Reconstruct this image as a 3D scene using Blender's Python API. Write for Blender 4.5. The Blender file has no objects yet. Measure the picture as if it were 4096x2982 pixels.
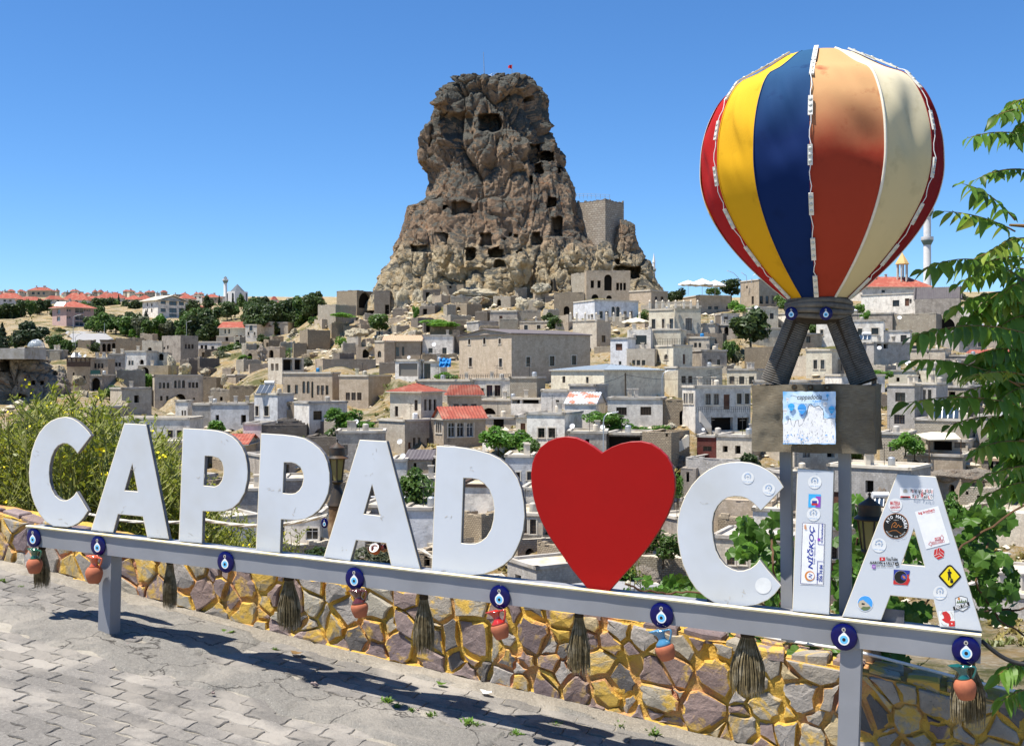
import bpy, math, random, bmesh
from mathutils import Vector, Matrix, noise, geometry
R = math.radians
# ------------------------------------------------------------------ camera, sky, sun, exposure
SC = bpy.context.scene
COL = SC.collection
F, CX, CY, CZ = 4400.0, 2048.0, 1491.0, 1.6          # focal length and centre in photo pixels, eye height in m
cam = bpy.data.cameras.new('camera'); cam.sensor_width = 36; cam.lens = 36 * F / 4096
cam.clip_start = .05; cam.clip_end = 6000
camo = bpy.data.objects.new('camera', cam); COL.objects.link(camo)
camo.location = (0, 0, CZ); camo.rotation_euler = (R(90), 0, 0)
SC.camera = camo
SUN_EL, SUN_AZ = 68.5, math.atan2(-.935, -.355)       # azimuth measured from +Y towards +X
w = bpy.data.worlds.new('World'); SC.world = w; w.use_nodes = True
nt = w.node_tree; bg = nt.nodes['Background']
sky = nt.nodes.new('ShaderNodeTexSky'); sky.sky_type = 'NISHITA'; sky.sun_disc = False
sky.sun_elevation = R(SUN_EL); sky.sun_rotation = SUN_AZ % (2 * math.pi)
sky.altitude = 1200; sky.air_density = 1.0; sky.dust_density = 0.0; sky.ozone_density = 10.0
hs = nt.nodes.new('ShaderNodeHueSaturation'); hs.inputs['Saturation'].default_value = 1.1
nt.links.new(sky.outputs[0], hs.inputs['Color']); nt.links.new(hs.outputs[0], bg.inputs[0]); bg.inputs[1].default_value = .096
sl = bpy.data.lights.new('sun', 'SUN'); sl.energy = 5.0; sl.angle = R(.53); sl.color = (1, .95, .87)
so = bpy.data.objects.new('sun', sl); COL.objects.link(so)
sd = Vector((math.sin(SUN_AZ) * math.cos(R(SUN_EL)), math.cos(SUN_AZ) * math.cos(R(SUN_EL)), math.sin(R(SUN_EL))))
so.rotation_euler = sd.to_track_quat('Z', 'Y').to_euler(); so.location = (0, 0, 60)
vs = SC.view_settings; vs.view_transform = 'Standard'; vs.look = 'None'; vs.gamma = 1; vs.exposure = 0.85
SC.cycles.max_bounces = 5; SC.cycles.diffuse_bounces = 3; SC.cycles.glossy_bounces = 2
SC.cycles.transparent_max_bounces = 6; SC.cycles.transmission_bounces = 3
SC.cycles.caustics_reflective = False; SC.cycles.caustics_refractive = False

def P(x, y, d): return Vector(((x - CX) / F * d, d, CZ - (y - CY) / F * d))
def prj(v): return (CX + v[0] / v[1] * F, CY - (v[2] - CZ) / v[1] * F)
rnd = random.Random(7)
def lerp(a, b, t): return a + (b - a) * t
def sstep(a, b, x):
    t = max(0., min(1., (x - a) / (b - a))); return t * t * (3 - 2 * t)
def interp(tab, x):
    if x <= tab[0][0]: return tab[0][1]
    for (x0, y0), (x1, y1) in zip(tab, tab[1:]):
        if x <= x1: return lerp(y0, y1, (x - x0) / (x1 - x0))
    return tab[-1][1]

# ------------------------------------------------------------------ mesh collector
class MB:
    def __init__(s): s.v = []; s.f = []; s.m = []; s.u = []; s.hasuv = False
    def add(s, vs, fs, m=0, uv=None):
        o = len(s.v); s.v += [tuple(q) for q in vs]
        for i, f in enumerate(fs):
            s.f.append([k + o for k in f]); s.m.append(m)
            if uv: s.u.append([uv[k] for k in f]); s.hasuv = True
            else: s.u.append(None)
    def quad(s, a, b, c, d, m=0, uv=None): s.add([a, b, c, d], [[0, 1, 2, 3]], m, uv)
    def obb(s, o, ax, ay, az, m=0):
        o, ax, ay, az = Vector(o), Vector(ax), Vector(ay), Vector(az)
        v = [o, o+ax, o+ax+ay, o+ay, o+az, o+ax+az, o+ax+ay+az, o+ay+az]
        fs = [[3,2,1,0],[4,5,6,7],[0,1,5,4],[1,2,6,5],[2,3,7,6],[3,0,4,7]]
        if ax.cross(ay).dot(az) < 0: fs = [f[::-1] for f in fs]
        s.add(v, fs, m)
    def box(s, c, sx, sy, sz, m=0):      # centred in xy, base at z
        s.obb((c[0]-sx/2, c[1]-sy/2, c[2]), (sx,0,0), (0,sy,0), (0,0,sz), m)
    def tube(s, pts, r, n=6, m=0, caps=True, closed=False):
        pts = [Vector(p) for p in pts]; k = len(pts)
        rr = r if isinstance(r, (list, tuple)) else [r] * k
        vs = []; prev = None
        for i, p in enumerate(pts):
            if closed: t = pts[(i+1) % k] - pts[i-1]
            else: t = pts[min(i+1, k-1)] - pts[max(i-1, 0)]
            if t.length < 1e-9: t = Vector((0,0,1))
            t.normalize()
            if prev is None:
                a = Vector((0,0,1)) if abs(t.z) < .9 else Vector((1,0,0)); u = t.cross(a).normalized()
            else:
                u = prev - t * prev.dot(t); u = u.normalized() if u.length > 1e-6 else t.orthogonal().normalized()
            prev = u; w_ = t.cross(u)
            for j in range(n):
                a = 2 * math.pi * j / n; vs.append(p + (u * math.cos(a) + w_ * math.sin(a)) * rr[i])
        fs = []
        for i in range(k if closed else k - 1):
            i2 = (i + 1) % k
            for j in range(n):
                j2 = (j + 1) % n; fs.append([i*n+j, i*n+j2, i2*n+j2, i2*n+j])
        if caps and not closed:
            fs.append(list(range(n))[::-1]); fs.append([(k-1)*n + j for j in range(n)])
        s.add(vs, fs, m)
    def lathe(s, prof, o, up=(0,0,1), n=20, m=0, mf=None, side=None):
        up = Vector(up).normalized(); a = up.orthogonal().normalized() if side is None else Vector(side); b = up.cross(a); o = Vector(o)
        vs = []
        for (r, z) in prof:
            for j in range(n):
                t = 2 * math.pi * j / n; vs.append(o + up * z + (a * math.cos(t) + b * math.sin(t)) * r)
        base = len(s.v); s.v += [tuple(q) for q in vs]
        for i in range(len(prof) - 1):
            for j in range(n):
                j2 = (j+1) % n
                s.f.append([base+i*n+j, base+i*n+j2, base+(i+1)*n+j2, base+(i+1)*n+j]); s.m.append(mf(i) if mf else m); s.u.append(None)
        for i, rev in ((0, True), (len(prof)-1, False)):
            if prof[i][0] > 1e-5:
                l = [base+i*n+j for j in range(n)]; s.f.append(l[::-1] if rev else l); s.m.append(mf(min(i, len(prof)-2)) if mf else m); s.u.append(None)
    def poly(s, outer, holes, nrm, th, mfront=0, mside=None):
        """flat outline (3d points) with holes; the front looks along nrm, thickness th goes the other way"""
        mside = mfront if mside is None else mside
        loops = [[Vector(p) for p in outer]] + [[Vector(p) for p in h] for h in holes]
        tri = geometry.tessellate_polygon(loops); flat = [p for l in loops for p in l]; nn = Vector(nrm).normalized(); k = len(flat)
        ft = []
        for t in tri:
            a, b, c = (flat[i] for i in t)
            ft.append(list(t) if (b-a).cross(c-a).dot(nn) > 0 else list(t)[::-1])
        s.add(flat + ([] if th == 0 else [p - nn * th for p in flat]), ft + ([] if th == 0 else [[i + k for i in t][::-1] for t in ft]), mfront)
        if th == 0: return
        o = 0
        for li, l in enumerate(loops):
            n_ = len(l); area = Vector((0,0,0))
            for i in range(n_): area += l[i].cross(l[(i+1) % n_])
            ccw = (area.dot(nn) > 0) == (li == 0)
            vs = l + [p - nn * th for p in l]; fs = []
            for i in range(n_):
                j = (i + 1) % n_; f = [i, i + n_, j + n_, j]; fs.append(f if ccw else f[::-1])
            s.add(vs, fs, mside)
    def build(s, name, mats, parent=None, base=None, smooth=None, kind=None, label=None):
        """links the collected shapes as one mesh; vertices are given in world space"""
        if parent is not None: L = world_loc(parent)
        else:
            if base is None:
                xs = [q[0] for q in s.v]; ys = [q[1] for q in s.v]; zs = [q[2] for q in s.v]
                base = ((min(xs)+max(xs))/2, (min(ys)+max(ys))/2, min(zs))
            L = Vector(base)
        me = bpy.data.meshes.new(name); me.from_pydata([(q[0]-L[0], q[1]-L[1], q[2]-L[2]) for q in s.v], [], s.f)
        ml = mats if isinstance(mats, (list, tuple)) else [mats]
        for q in ml: me.materials.append(M(q))
        if len(ml) > 1: me.polygons.foreach_set('material_index', s.m)
        if s.hasuv:
            uvl = me.uv_layers.new(name='UVMap'); flat = []
            for f, u in zip(s.f, s.u):
                for i in range(len(f)): flat += (u[i] if u else (0, 0))
            uvl.data.foreach_set('uv', flat)
        if smooth is not None:
            me.polygons.foreach_set('use_smooth', [True] * len(me.polygons))
            if smooth < 180: me.set_sharp_from_angle(angle=R(smooth))
        me.update()
        o = bpy.data.objects.new(name, me); COL.objects.link(o)
        if parent is not None: o.parent = parent
        else: o.location = L
        if kind: o['kind'] = kind
        if label: o['label'] = label
        return o
def world_loc(o):
    v = Vector((0,0,0))
    while o is not None: v += Vector(o.location); o = o.parent
    return v
def tag(o, label, cat, group=None):
    o['label'] = label; o['category'] = cat
    if group: o['group'] = group
    return o
def thing(name, label, cat, loc, group=None):
    o = bpy.data.objects.new(name, None); COL.objects.link(o); o.location = loc; o.empty_display_size = .2
    return tag(o, label, cat, group)
def place_copy(root, mat, label=None, group=None):
    """copy of a thing with its parts and sub-parts, placed by a matrix"""
    r = root.copy(); COL.objects.link(r); r.matrix_world = mat
    if label: r['label'] = label
    if group: r['group'] = group
    for ch in root.children:
        c = ch.copy(); COL.objects.link(c); c.parent = r
        for g in ch.children:
            d = g.copy(); COL.objects.link(d); d.parent = c
    return r

# ------------------------------------------------------------------ materials
_M = {}
def M(k): return _M[k] if isinstance(k, str) else k
def newmat(name):
    m = bpy.data.materials.new(name); m.use_nodes = True; _M[name] = m
    return m, m.node_tree.nodes, m.node_tree.links, m.node_tree.nodes['Principled BSDF']
def rgb(c): return (c[0], c[1], c[2], 1)
def mix(n, l, fac, a, b, mode='MIX'):
    x = n.new('ShaderNodeMix'); x.data_type = 'RGBA'; x.blend_type = mode
    for i, q in ((0, fac), (6, a), (7, b)):
        if isinstance(q, (int, float)): x.inputs[i].default_value = q
        elif isinstance(q, tuple): x.inputs[i].default_value = rgb(q)
        else: l.new(q, x.inputs[i])
    return x.outputs[2]
def ramp(n, l, src, p0, p1):
    x = n.new('ShaderNodeMapRange'); x.inputs[1].default_value = p0; x.inputs[2].default_value = p1; x.clamp = True; l.new(src, x.inputs[0]); return x.outputs[0]
def nz(n, l, vec, scale, detail=5, rough=.6, dist=0):
    x = n.new('ShaderNodeTexNoise'); x.inputs['Scale'].default_value = scale; x.inputs['Detail'].default_value = detail; x.inputs['Roughness'].default_value = rough; x.inputs['Distortion'].default_value = dist
    if vec is not None: l.new(vec, x.inputs['Vector'])
    return x.outputs[0]
def bumpn(n, l, h, strength, dist, prev=None):
    x = n.new('ShaderNodeBump'); x.inputs['Strength'].default_value = strength; x.inputs['Distance'].default_value = dist; l.new(h, x.inputs['Height'])
    if prev is not None: l.new(prev, x.inputs['Normal'])
    return x.outputs[0]
def pm(name, c1, c2=None, scale=3., rough=.85, bump=.2, bdist=.01, bscale=None, spec=.3, metal=0, coat=0, c3=None, s3=.6, lo=.35, hi=.65, coord='Object', rnd_obj=0, sss=0):
    """noise mottled paint / stone / cloth"""
    m, n, l, b = newmat(name); tc = n.new('ShaderNodeTexCoord'); v = tc.outputs[coord]
    c = c1
    if c2 is not None: c = mix(n, l, ramp(n, l, nz(n, l, v, scale), lo, hi), c1, c2)
    if c3 is not None: c = mix(n, l, ramp(n, l, nz(n, l, v, s3, 4), .48, .66), c, c3)
    if rnd_obj:
        oi = n.new('ShaderNodeObjectInfo'); mr = n.new('ShaderNodeMapRange'); mr.inputs[3].default_value = 1 - rnd_obj; mr.inputs[4].default_value = 1 + rnd_obj
        l.new(oi.outputs['Random'], mr.inputs[0]); h = n.new('ShaderNodeHueSaturation'); l.new(mr.outputs[0], h.inputs['Value'])
        if isinstance(c, tuple): h.inputs['Color'].default_value = rgb(c)
        else: l.new(c, h.inputs['Color'])
        c = h.outputs[0]
    if isinstance(c, tuple): b.inputs['Base Color'].default_value = rgb(c)
    else: l.new(c, b.inputs['Base Color'])
    b.inputs['Roughness'].default_value = rough; b.inputs['Specular IOR Level'].default_value = spec; b.inputs['Metallic'].default_value = metal; b.inputs['Coat Weight'].default_value = coat
    if bump: l.new(bumpn(n, l, nz(n, l, v, bscale or scale * 4, 6, .65), bump, bdist), b.inputs['Normal'])
    return m
def leafmat(name, c1, c2, rnd_obj=.25, trans=.35):
    m, n, l, b = newmat(name); tc = n.new('ShaderNodeTexCoord')
    c = mix(n, l, ramp(n, l, nz(n, l, tc.outputs['Object'], 2.2, 3), .3, .7), c1, c2)
    oi = n.new('ShaderNodeObjectInfo'); mr = n.new('ShaderNodeMapRange'); mr.inputs[3].default_value = 1 - rnd_obj; mr.inputs[4].default_value = 1 + rnd_obj
    l.new(oi.outputs['Random'], mr.inputs[0]); h = n.new('ShaderNodeHueSaturation'); l.new(mr.outputs[0], h.inputs['Value']); l.new(c, h.inputs['Color'])
    l.new(h.outputs[0], b.inputs['Base Color']); b.inputs['Roughness'].default_value = .45; b.inputs['Specular IOR Level'].default_value = .35
    t = n.new('ShaderNodeBsdfTranslucent'); hh = n.new('ShaderNodeHueSaturation'); hh.inputs['Value'].default_value = 1.5; hh.inputs['Hue'].default_value = .485
    l.new(h.outputs[0], hh.inputs['Color']); l.new(hh.outputs[0], t.inputs[0])
    ms = n.new('ShaderNodeMixShader'); ms.inputs[0].default_value = trans; l.new(b.outputs[0], ms.inputs[1]); l.new(t.outputs[0], ms.inputs[2])
    l.new(ms.outputs[0], n['Material Output'].inputs[0])
    return m
def wallmat(name, c1, c2, mortar, bw=.55, bh=.26, stain=(.2, .17, .14), bump=.5, plaster=0., vary=.35, mort=.012):
    """coursed masonry on the UV layer (metres), optionally half hidden under plaster"""
    m, n, l, b = newmat(name); tc = n.new('ShaderNodeTexCoord'); uv = tc.outputs['UV']; ob = tc.outputs['Object']
    wob = n.new('ShaderNodeVectorMath'); wob.operation = 'ADD'
    nn = n.new('ShaderNodeTexNoise'); nn.inputs['Scale'].default_value = 1.3; l.new(ob, nn.inputs['Vector'])
    ms = n.new('ShaderNodeVectorMath'); ms.operation = 'SCALE'; ms.inputs['Scale'].default_value = .12; l.new(nn.outputs[1], ms.inputs[0]); l.new(uv, wob.inputs[0]); l.new(ms.outputs[0], wob.inputs[1])
    br = n.new('ShaderNodeTexBrick'); br.inputs['Scale'].default_value = 1; br.inputs['Brick Width'].default_value = bw; br.inputs['Row Height'].default_value = bh
    br.inputs['Mortar Size'].default_value = mort; br.inputs['Mortar Smooth'].default_value = .3; br.inputs['Bias'].default_value = 0
    br.inputs['Color1'].default_value = rgb(c1); br.inputs['Color2'].default_value = rgb(c2); br.inputs['Mortar'].default_value = rgb(mortar); l.new(wob.outputs[0], br.inputs['Vector'])
    c = br.outputs[0]
    big = nz(n, l, ob, .8, 7, .68); fine = nz(n, l, ob, 5., 5)
    if plaster: c = mix(n, l, ramp(n, l, nz(n, l, ob, .8, 7, .65, .6), plaster - .08, plaster + .08), tuple(q * 1.02 for q in c1), c)
    c = mix(n, l, ramp(n, l, fine, .3, .8), c, tuple(q * (1 - vary) for q in c1), 'MIX') if vary else c
    x = mix(n, l, ramp(n, l, big, .46, .70), c, stain)
    m2 = nz(n, l, ob, 2.1, 8, .72, .4); x = mix(n, l, ramp(n, l, m2, .54, .66), x, tuple(q * .58 for q in c1)); x = mix(n, l, ramp(n, l, m2, .42, .30), x, tuple(min(.85, q * 1.22) for q in c1))
    sep = n.new('ShaderNodeMapping'); sep.inputs['Scale'].default_value = (.9, .22, 1); l.new(uv, sep.inputs[0])
    stk = nz(n, l, sep.outputs[0], 1.6, 5)
    st2 = n.new('ShaderNodeMath'); st2.operation = 'MULTIPLY'; st2.inputs[1].default_value = .38; l.new(ramp(n, l, stk, .50, .66), st2.inputs[0])
    x = mix(n, l, st2.outputs[0], x, stain)
    oi = n.new('ShaderNodeObjectInfo'); mr = n.new('ShaderNodeMapRange'); mr.inputs[3].default_value = .84; mr.inputs[4].default_value = 1.12
    l.new(oi.outputs['Random'], mr.inputs[0]); h = n.new('ShaderNodeHueSaturation'); l.new(mr.outputs[0], h.inputs['Value']); l.new(x, h.inputs['Color'])
    l.new(h.outputs[0], b.inputs['Base Color']); b.inputs['Roughness'].default_value = .92; b.inputs['Specular IOR Level'].default_value = .15
    iv = n.new('ShaderNodeMath'); iv.operation = 'SUBTRACT'; iv.inputs[0].default_value = 1; l.new(br.outputs['Fac'], iv.inputs[1])
    nb = bumpn(n, l, iv.outputs[0], bump, .03); nb = bumpn(n, l, fine, .5, .05, nb); l.new(nb, b.inputs['Normal'])
    return m
def glassmat(name, col, rough=.08, spec=.6):
    m, n, l, b = newmat(name); b.inputs['Base Color'].default_value = rgb(col); b.inputs['Roughness'].default_value = rough; b.inputs['Specular IOR Level'].default_value = spec
    return m

def zr(ox, oy, k): return lambda x, y: (ox + x / k, oy + y / k)
# frame of the sign and of the street beside it
NA, NBK = .08404, .1956; NLEN = math.hypot(NA, NBK)
NB = Vector((NA / NLEN, NBK / NLEN, 0)); TV = Vector((NB.y, -NB.x, 0)); UPZ = Vector((0, 0, 1)); NF = -NB
def SP(x, y, off=0.0):
    '''photo pixel -> point on the vertical sign plane, off metres behind it'''
    return P(x, y, (1 + off * NLEN) / (NA * (x - CX) / F + NBK))
L0 = SP(425, 2544); GZ0 = L0.z; L0 = Vector((L0.x, L0.y, 0))
def GH(s, p): return GZ0 - .105 * s + .012 * noise.noise(Vector((s * .8, p * .8, 3))) + .05 * sstep(.6, -1.2, s) * sstep(-.6, .6, p)
def SW(s, p, z=0.0): q = L0 + TV * s + NB * p; return Vector((q.x, q.y, GH(s, p) + z))
def s_of(v): return (Vector((v[0], v[1], 0)) - L0).dot(TV)
# ================================================================== terrain: valley, village slope, plateau
DK = 4096 / 2268.0    # the tables below are in pixels of a 2268 px wide view
COLS = [
 (-500, [(90,1200),(130,1080),(170,1000),(200,900),(250,880),(290,830),(330,785),(360,725),(420,705),(480,690),(700,665),(1000,655),(1800,652)]),
 (100,  [(90,1210),(130,1080),(170,1000),(200,915),(250,885),(290,830),(330,785),(360,725),(420,705),(480,690),(700,665),(1000,655),(1800,652)]),
 (350,  [(90,1250),(120,1120),(170,1010),(240,912),(290,830),(330,780),(360,735),(420,715),(480,690),(700,668),(1000,658),(1800,653)]),
 (600,  [(90,1290),(110,1180),(155,1010),(170,970),(200,922),(235,835),(260,790),(300,755),(350,725),(450,700),(800,668),(1800,656)]),
 (780,  [(90,1290),(110,1190),(150,1000),(165,960),(195,905),(215,835),(240,790),(270,745),(290,715),(300,690),(318,655),(335,655),(400,690),(800,668),(1800,656)]),
 (1000, [(90,1290),(107,1180),(130,1060),(150,985),(165,925),(180,870),(195,845),(215,800),(240,745),(262,700),(285,655),(300,632),(320,612),(345,610),(420,680),(1800,660)]),
 (1300, [(90,1290),(107,1180),(130,1060),(150,985),(165,930),(180,880),(195,850),(215,795),(235,745),(255,705),(280,665),(300,645),(320,628),(350,640),(420,700),(1800,660)]),
 (1550, [(90,1290),(95,1250),(115,1130),(140,1000),(155,960),(185,865),(205,805),(225,750),(240,722),(255,700),(275,672),(290,662),(320,655),(420,680),(1800,660)]),
 (1850, [(85,1310),(105,1150),(130,1040),(155,965),(185,865),(210,795),(235,735),(255,705),(280,675),(300,665),(400,660),(700,652),(1800,648)]),
 (2268, [(85,1330),(105,1150),(130,1030),(155,960),(190,860),(215,790),(250,730),(270,705),(300,668),(400,660),(700,650),(1800,645)]),
 (2900, [(85,1330),(105,1150),(130,1030),(155,960),(190,860),(215,790),(250,730),(270,705),(300,668),(400,660),(700,650),(1800,645)]),
]
TE = []
for xc, tab in COLS: TE.append((xc, [(30, -10.5), (55, -15.5)] + [(d, (825.5 - y) / 2436 * d) for d, y in tab]))
def elev_tab(X, D):
    xd = 1134 + 2436 * X / D
    if xd <= TE[0][0]: return interp(TE[0][1], D)
    for (x0, t0), (x1, t1) in zip(TE, TE[1:]):
        if xd <= x1: k = sstep(0, 1, (xd - x0) / (x1 - x0)); return lerp(interp(t0, D), interp(t1, D), k)
    return interp(TE[-1][1], D)
CTRL = []      # (photo x, depth, z) of every house base: the ground is drawn through them
def ctrl(px, d, z): CTRL.append((px / 150., math.log(d) / .055, z - (CZ + elev_tab((px - CX) / F * d, d))))
def elev(X, D):
    """ground height (world z)"""
    v = Vector((X, D, 0)); p = (v - L0).dot(NB); s = max(-7, min(9, (v - L0).dot(TV)))
    g = GH(s, 0)
    if p < .97: return g - .35
    near = g - .15 - (.42 if s > .5 else .30) * (p - .95)
    far = CZ + elev_tab(X, D)
    if D > 60 and CTRL:
        q = (CTA[:, 0] - (X / D * F + CX) / 150.) ** 2 + (CTA[:, 1] - math.log(D) / .055) ** 2; wgt = 1. / (q + .04) ** 2
        far += float((wgt * CTA[:, 2]).sum() / (wgt.sum() + .03))
    a = noise.fractal(Vector((X * .05, D * .05, 0)), 1.0, 2.0, 4)
    far += -.25 + a * min(.7, D * .002) + noise.noise(Vector((X * .35, D * .35, 3))) * min(.3, D * .002)
    return max(near, far)
def ground_mat():
    m, n, l, b = newmat('hillside'); g = n.new('ShaderNodeNewGeometry'); v = g.outputs['Position']
    a = mix(n, l, ramp(n, l, nz(n, l, v, .22, 7, .68), .36, .60), (.35, .225, .075), (.38, .315, .21))     # dry grass / pale tuff
    a = mix(n, l, ramp(n, l, nz(n, l, v, 1.3, 6, .7), .50, .62), a, (.46, .40, .30))
    a = mix(n, l, ramp(n, l, nz(n, l, v, .12, 7, .7, .4), .50, .60), a, (.12, .12, .045))     # scrub
    a = mix(n, l, ramp(n, l, nz(n, l, v, 2.4, 6, .75), .56, .68), a, (.22, .175, .11))
    l.new(a, b.inputs['Base Color']); b.inputs['Roughness'].default_value = .95; b.inputs['Specular IOR Level'].default_value = .1
    nb = bumpn(n, l, nz(n, l, v, 1.6, 8, .75), 1., .9); l.new(nb, b.inputs['Normal'])
ground_mat()
# ================================================================== castle rock
def bz_(n, l, z, q):
    x = n.new('ShaderNodeMath'); x.operation = 'MULTIPLY_ADD'; l.new(q, x.inputs[0]); x.inputs[1].default_value = 14; l.new(z, x.inputs[2]); y = n.new('ShaderNodeMath'); y.operation = 'SUBTRACT'; l.new(x.outputs[0], y.inputs[0]); y.inputs[1].default_value = 7; return y.outputs[0]
def rock_mat(name, tan, brown, grey, gz0, gz1, gmix=1.0, base=0):
    m, n, l, b = newmat(name); g = n.new('ShaderNodeNewGeometry'); v = g.outputs['Position']; sx = n.new('ShaderNodeSeparateXYZ'); l.new(v, sx.inputs[0])
    a = mix(n, l, ramp(n, l, nz(n, l, v, .16, 7, .65, .6), .38, .62), tan, brown)
    a = mix(n, l, ramp(n, l, nz(n, l, v, .9, 7, .7), .52, .70), a, tuple(q * .55 for q in brown))
    a = mix(n, l, ramp(n, l, nz(n, l, v, .45, 5, .6, 1), .60, .70), a, (.34, .17, .085))
    if base: a = mix(n, l, ramp(n, l, bz_(n, l, sx.outputs[2], nz(n, l, v, .12, 6, .65)), 40, 33), a, mix(n, l, ramp(n, l, nz(n, l, v, .5, 7, .7), .4, .62), (.52, .44, .30), (.36, .26, .14)))
    # grey lichen: more of it higher up and on faces that look up
    zf = ramp(n, l, sx.outputs[2], gz0, gz1); nn = n.new('ShaderNodeSeparateXYZ'); l.new(g.outputs['Normal'], nn.inputs[0]); up = ramp(n, l, nn.outputs[2], -.25, .55)
    ad = n.new('ShaderNodeMath'); ad.operation = 'ADD'; l.new(zf, ad.inputs[0]); l.new(up, ad.inputs[1])
    a2 = n.new('ShaderNodeMath'); a2.operation = 'MULTIPLY_ADD'; l.new(nz(n, l, v, .28, 7, .66, .5), a2.inputs[0]); a2.inputs[1].default_value = 2.2; l.new(ad.outputs[0], a2.inputs[2])
    f = ramp(n, l, a2.outputs[0], 1.85, 2.2); ml = n.new('ShaderNodeMath'); ml.operation = 'MULTIPLY'; l.new(f, ml.inputs[0]); ml.inputs[1].default_value = gmix
    a = mix(n, l, ml.outputs[0], a, mix(n, l, ramp(n, l, nz(n, l, v, 1.8, 6, .75), .35, .65), grey, tuple(q * .5 for q in grey)))
    l.new(a, b.inputs['Base Color']); b.inputs['Roughness'].default_value = .95; b.inputs['Specular IOR Level'].default_value = .1
    nb = bumpn(n, l, nz(n, l, v, 1.1, 9, .75), 1., 1.0); l.new(nb, b.inputs['Normal'])
rock_mat('castle_rock', (.38, .265, .172), (.22, .15, .10), (.135, .13, .11), 34, 104, 1., 1)
rock_mat('pale_rock', (.60, .54, .41), (.50, .41, .26), (.34, .32, .25), -60, 200, .35)
rock_mat('cliff_rock', (.47, .40, .32), (.36, .285, .22), (.26, .25, .21), -40, 120, .5)
def D2(x, y): return (x * DK, y * DK)     # 2268 px view -> photo pixels
def rough(p, s, seed=0):
    """craggy displacement of unit amplitude"""
    q = Vector(p) / s + Vector((seed * 7.3, seed * 3.1, seed)); q += noise.noise_vector(q * 1.7) * .22
    f, pts = noise.voronoi(q); k = pts[0]; tilt = (q - k).dot(noise.noise_vector(k * 3.7))
    f2, p2 = noise.voronoi(q * 2.6 + Vector((3, 1, 7)))
    return noise.noise(k * 5.3) * .9 + tilt * 1.3 - .5 * f[0] - .55 * (1 - sstep(0, .16, f[1] - f[0])) + noise.noise(p2[0] * 4.1) * .32 - .18 * (1 - sstep(0, .2, f2[1] - f2[0])) + noise.fractal(q * 2.6, 1., 2.1, 5) * .20
def loft(name, left, right, ytop, ybot, dc, kdep, mat, amp, scl, nv=300, nh=300, caves=(), top_round=.0, seed=0, parent=None, squash=.75, front=.75, calm=0., vc=.35):
    """rock body from its two side lines (pixel x for pixel y), roughly elliptical in plan, craggy, with caves pushed in"""
    mb = MB(); vs = []
    for j in range(nv + 1):
        t = j / nv; y = lerp(ytop, ybot, t); xl, xr = interp(left, y), interp(right, y); xm, hw = (xl + xr) / 2, (xr - xl) / 2
        rad = hw / F * dc; zc = CZ - (y - CY) / F * dc; Xm = (xm - CX) / F * dc
        for i in range(nh):
            # most of the columns on the side that is seen
            u = i / nh; a = -math.pi / 2 + (u / front - .5) * math.pi * 1.12 if u < front else -math.pi / 2 + .56 * math.pi + (u - front) / (1 - front) * (2 * math.pi - 1.12 * math.pi)
            ca, sa = math.cos(a), math.sin(a); cs = math.copysign(abs(ca) ** squash, ca); sn = math.copysign(abs(sa) ** squash, sa)
            vs.append([Xm + rad * cs, dc + rad * kdep * sn, zc, ca, sa * kdep, u < front])
    out = []
    for k, (X, Y, Z, nx, ny, fr) in enumerate(vs):
        j = k // nh; e = min(1., (nv - j) / nv * 6 + .4); nn = Vector((nx, ny * .9, .15)).normalized()
        p = Vector((X, Y, Z)); ps = Vector((X, Y, Z * .62)); hb = 1 - .62 * sstep(.36, .5, j / nv) * sstep(.86, .74, j / nv) * calm; hb *= 1 - .5 * sstep(.68, .85, j / nv); fl = Vector((X / scl * 1.5, Y / scl * 1.5, Z / scl * .22)); vf, vp = noise.voronoi(Vector((X / 6, Y / 6, Z / 24)) + noise.noise_vector(ps * .12) * .5); d = (noise.noise(vp[0] * 7) * .45 - .55 * (1 - sstep(0, .12, vf[1] - vf[0]))) * amp * vc + noise.fractal(ps / (scl * 1.7), 1, 2, 2) * amp * .4 + rough(ps, scl, seed) * amp * hb + rough(ps, scl * .33, seed + 3) * amp * .26 * hb + (noise.ridged_multi_fractal(fl, .9, 2.1, 4, 1, 2) - .9) * amp * .42 + (noise.ridged_multi_fractal(ps / 3.2, .8, 2.2, 4, 1, 2) - 1) * amp * .16
        p += nn * d * e
        if fr and caves:
            qx, qy = prj(p); push = 0; qx += 11 * noise.noise(p * .45); qy += 11 * noise.noise(p * .45 + Vector((9, 0, 0)))
            for (x0, y0, x1, y1, dep, so) in caves:
                if x0 - so < qx < x1 + so and y0 - so < qy < y1 + so:
                    if so < 0: r_ = math.hypot((qx - (x0+x1)/2) / ((x1-x0)/2), (qy - (y0+y1)/2) / ((y1-y0)/2)); f = sstep(1, .8, r_)
                    else: f = sstep(x0 - so, x0, qx) * sstep(x1 + so, x1, qx) * sstep(y0 - so, y0, qy) * sstep(y1 + so, y1, qy)
                    push = max(push, dep * f)
            p.y += push; p.x *= 1 + push / p.y; p.z = CZ + (p.z - CZ) * (1 + push / p.y)
        out.append(p)
    fs = []
    for j in range(nv):
        for i in range(nh):
            i2 = (i + 1) % nh; a = j * nh; fs.append([a + i, a + nh + i, a + nh + i2, a + i2])
    mb.add(out, fs); mb.f.append(list(range(nh))); mb.m.append(0); mb.u.append(None)
    return mb.build(name, mat, parent, smooth=38)
Lc = [(165,1050),(172,1015),(183,980),(203,957),(225,949),(245,947),(265,940),(290,935),(315,920),(345,916),(370,925),(385,937),(410,940),(440,937),(452,925),(460,905),(480,900),(500,898),(530,893),(545,880),(575,868),(595,850),(610,838),(640,825),(720,800)]
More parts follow.
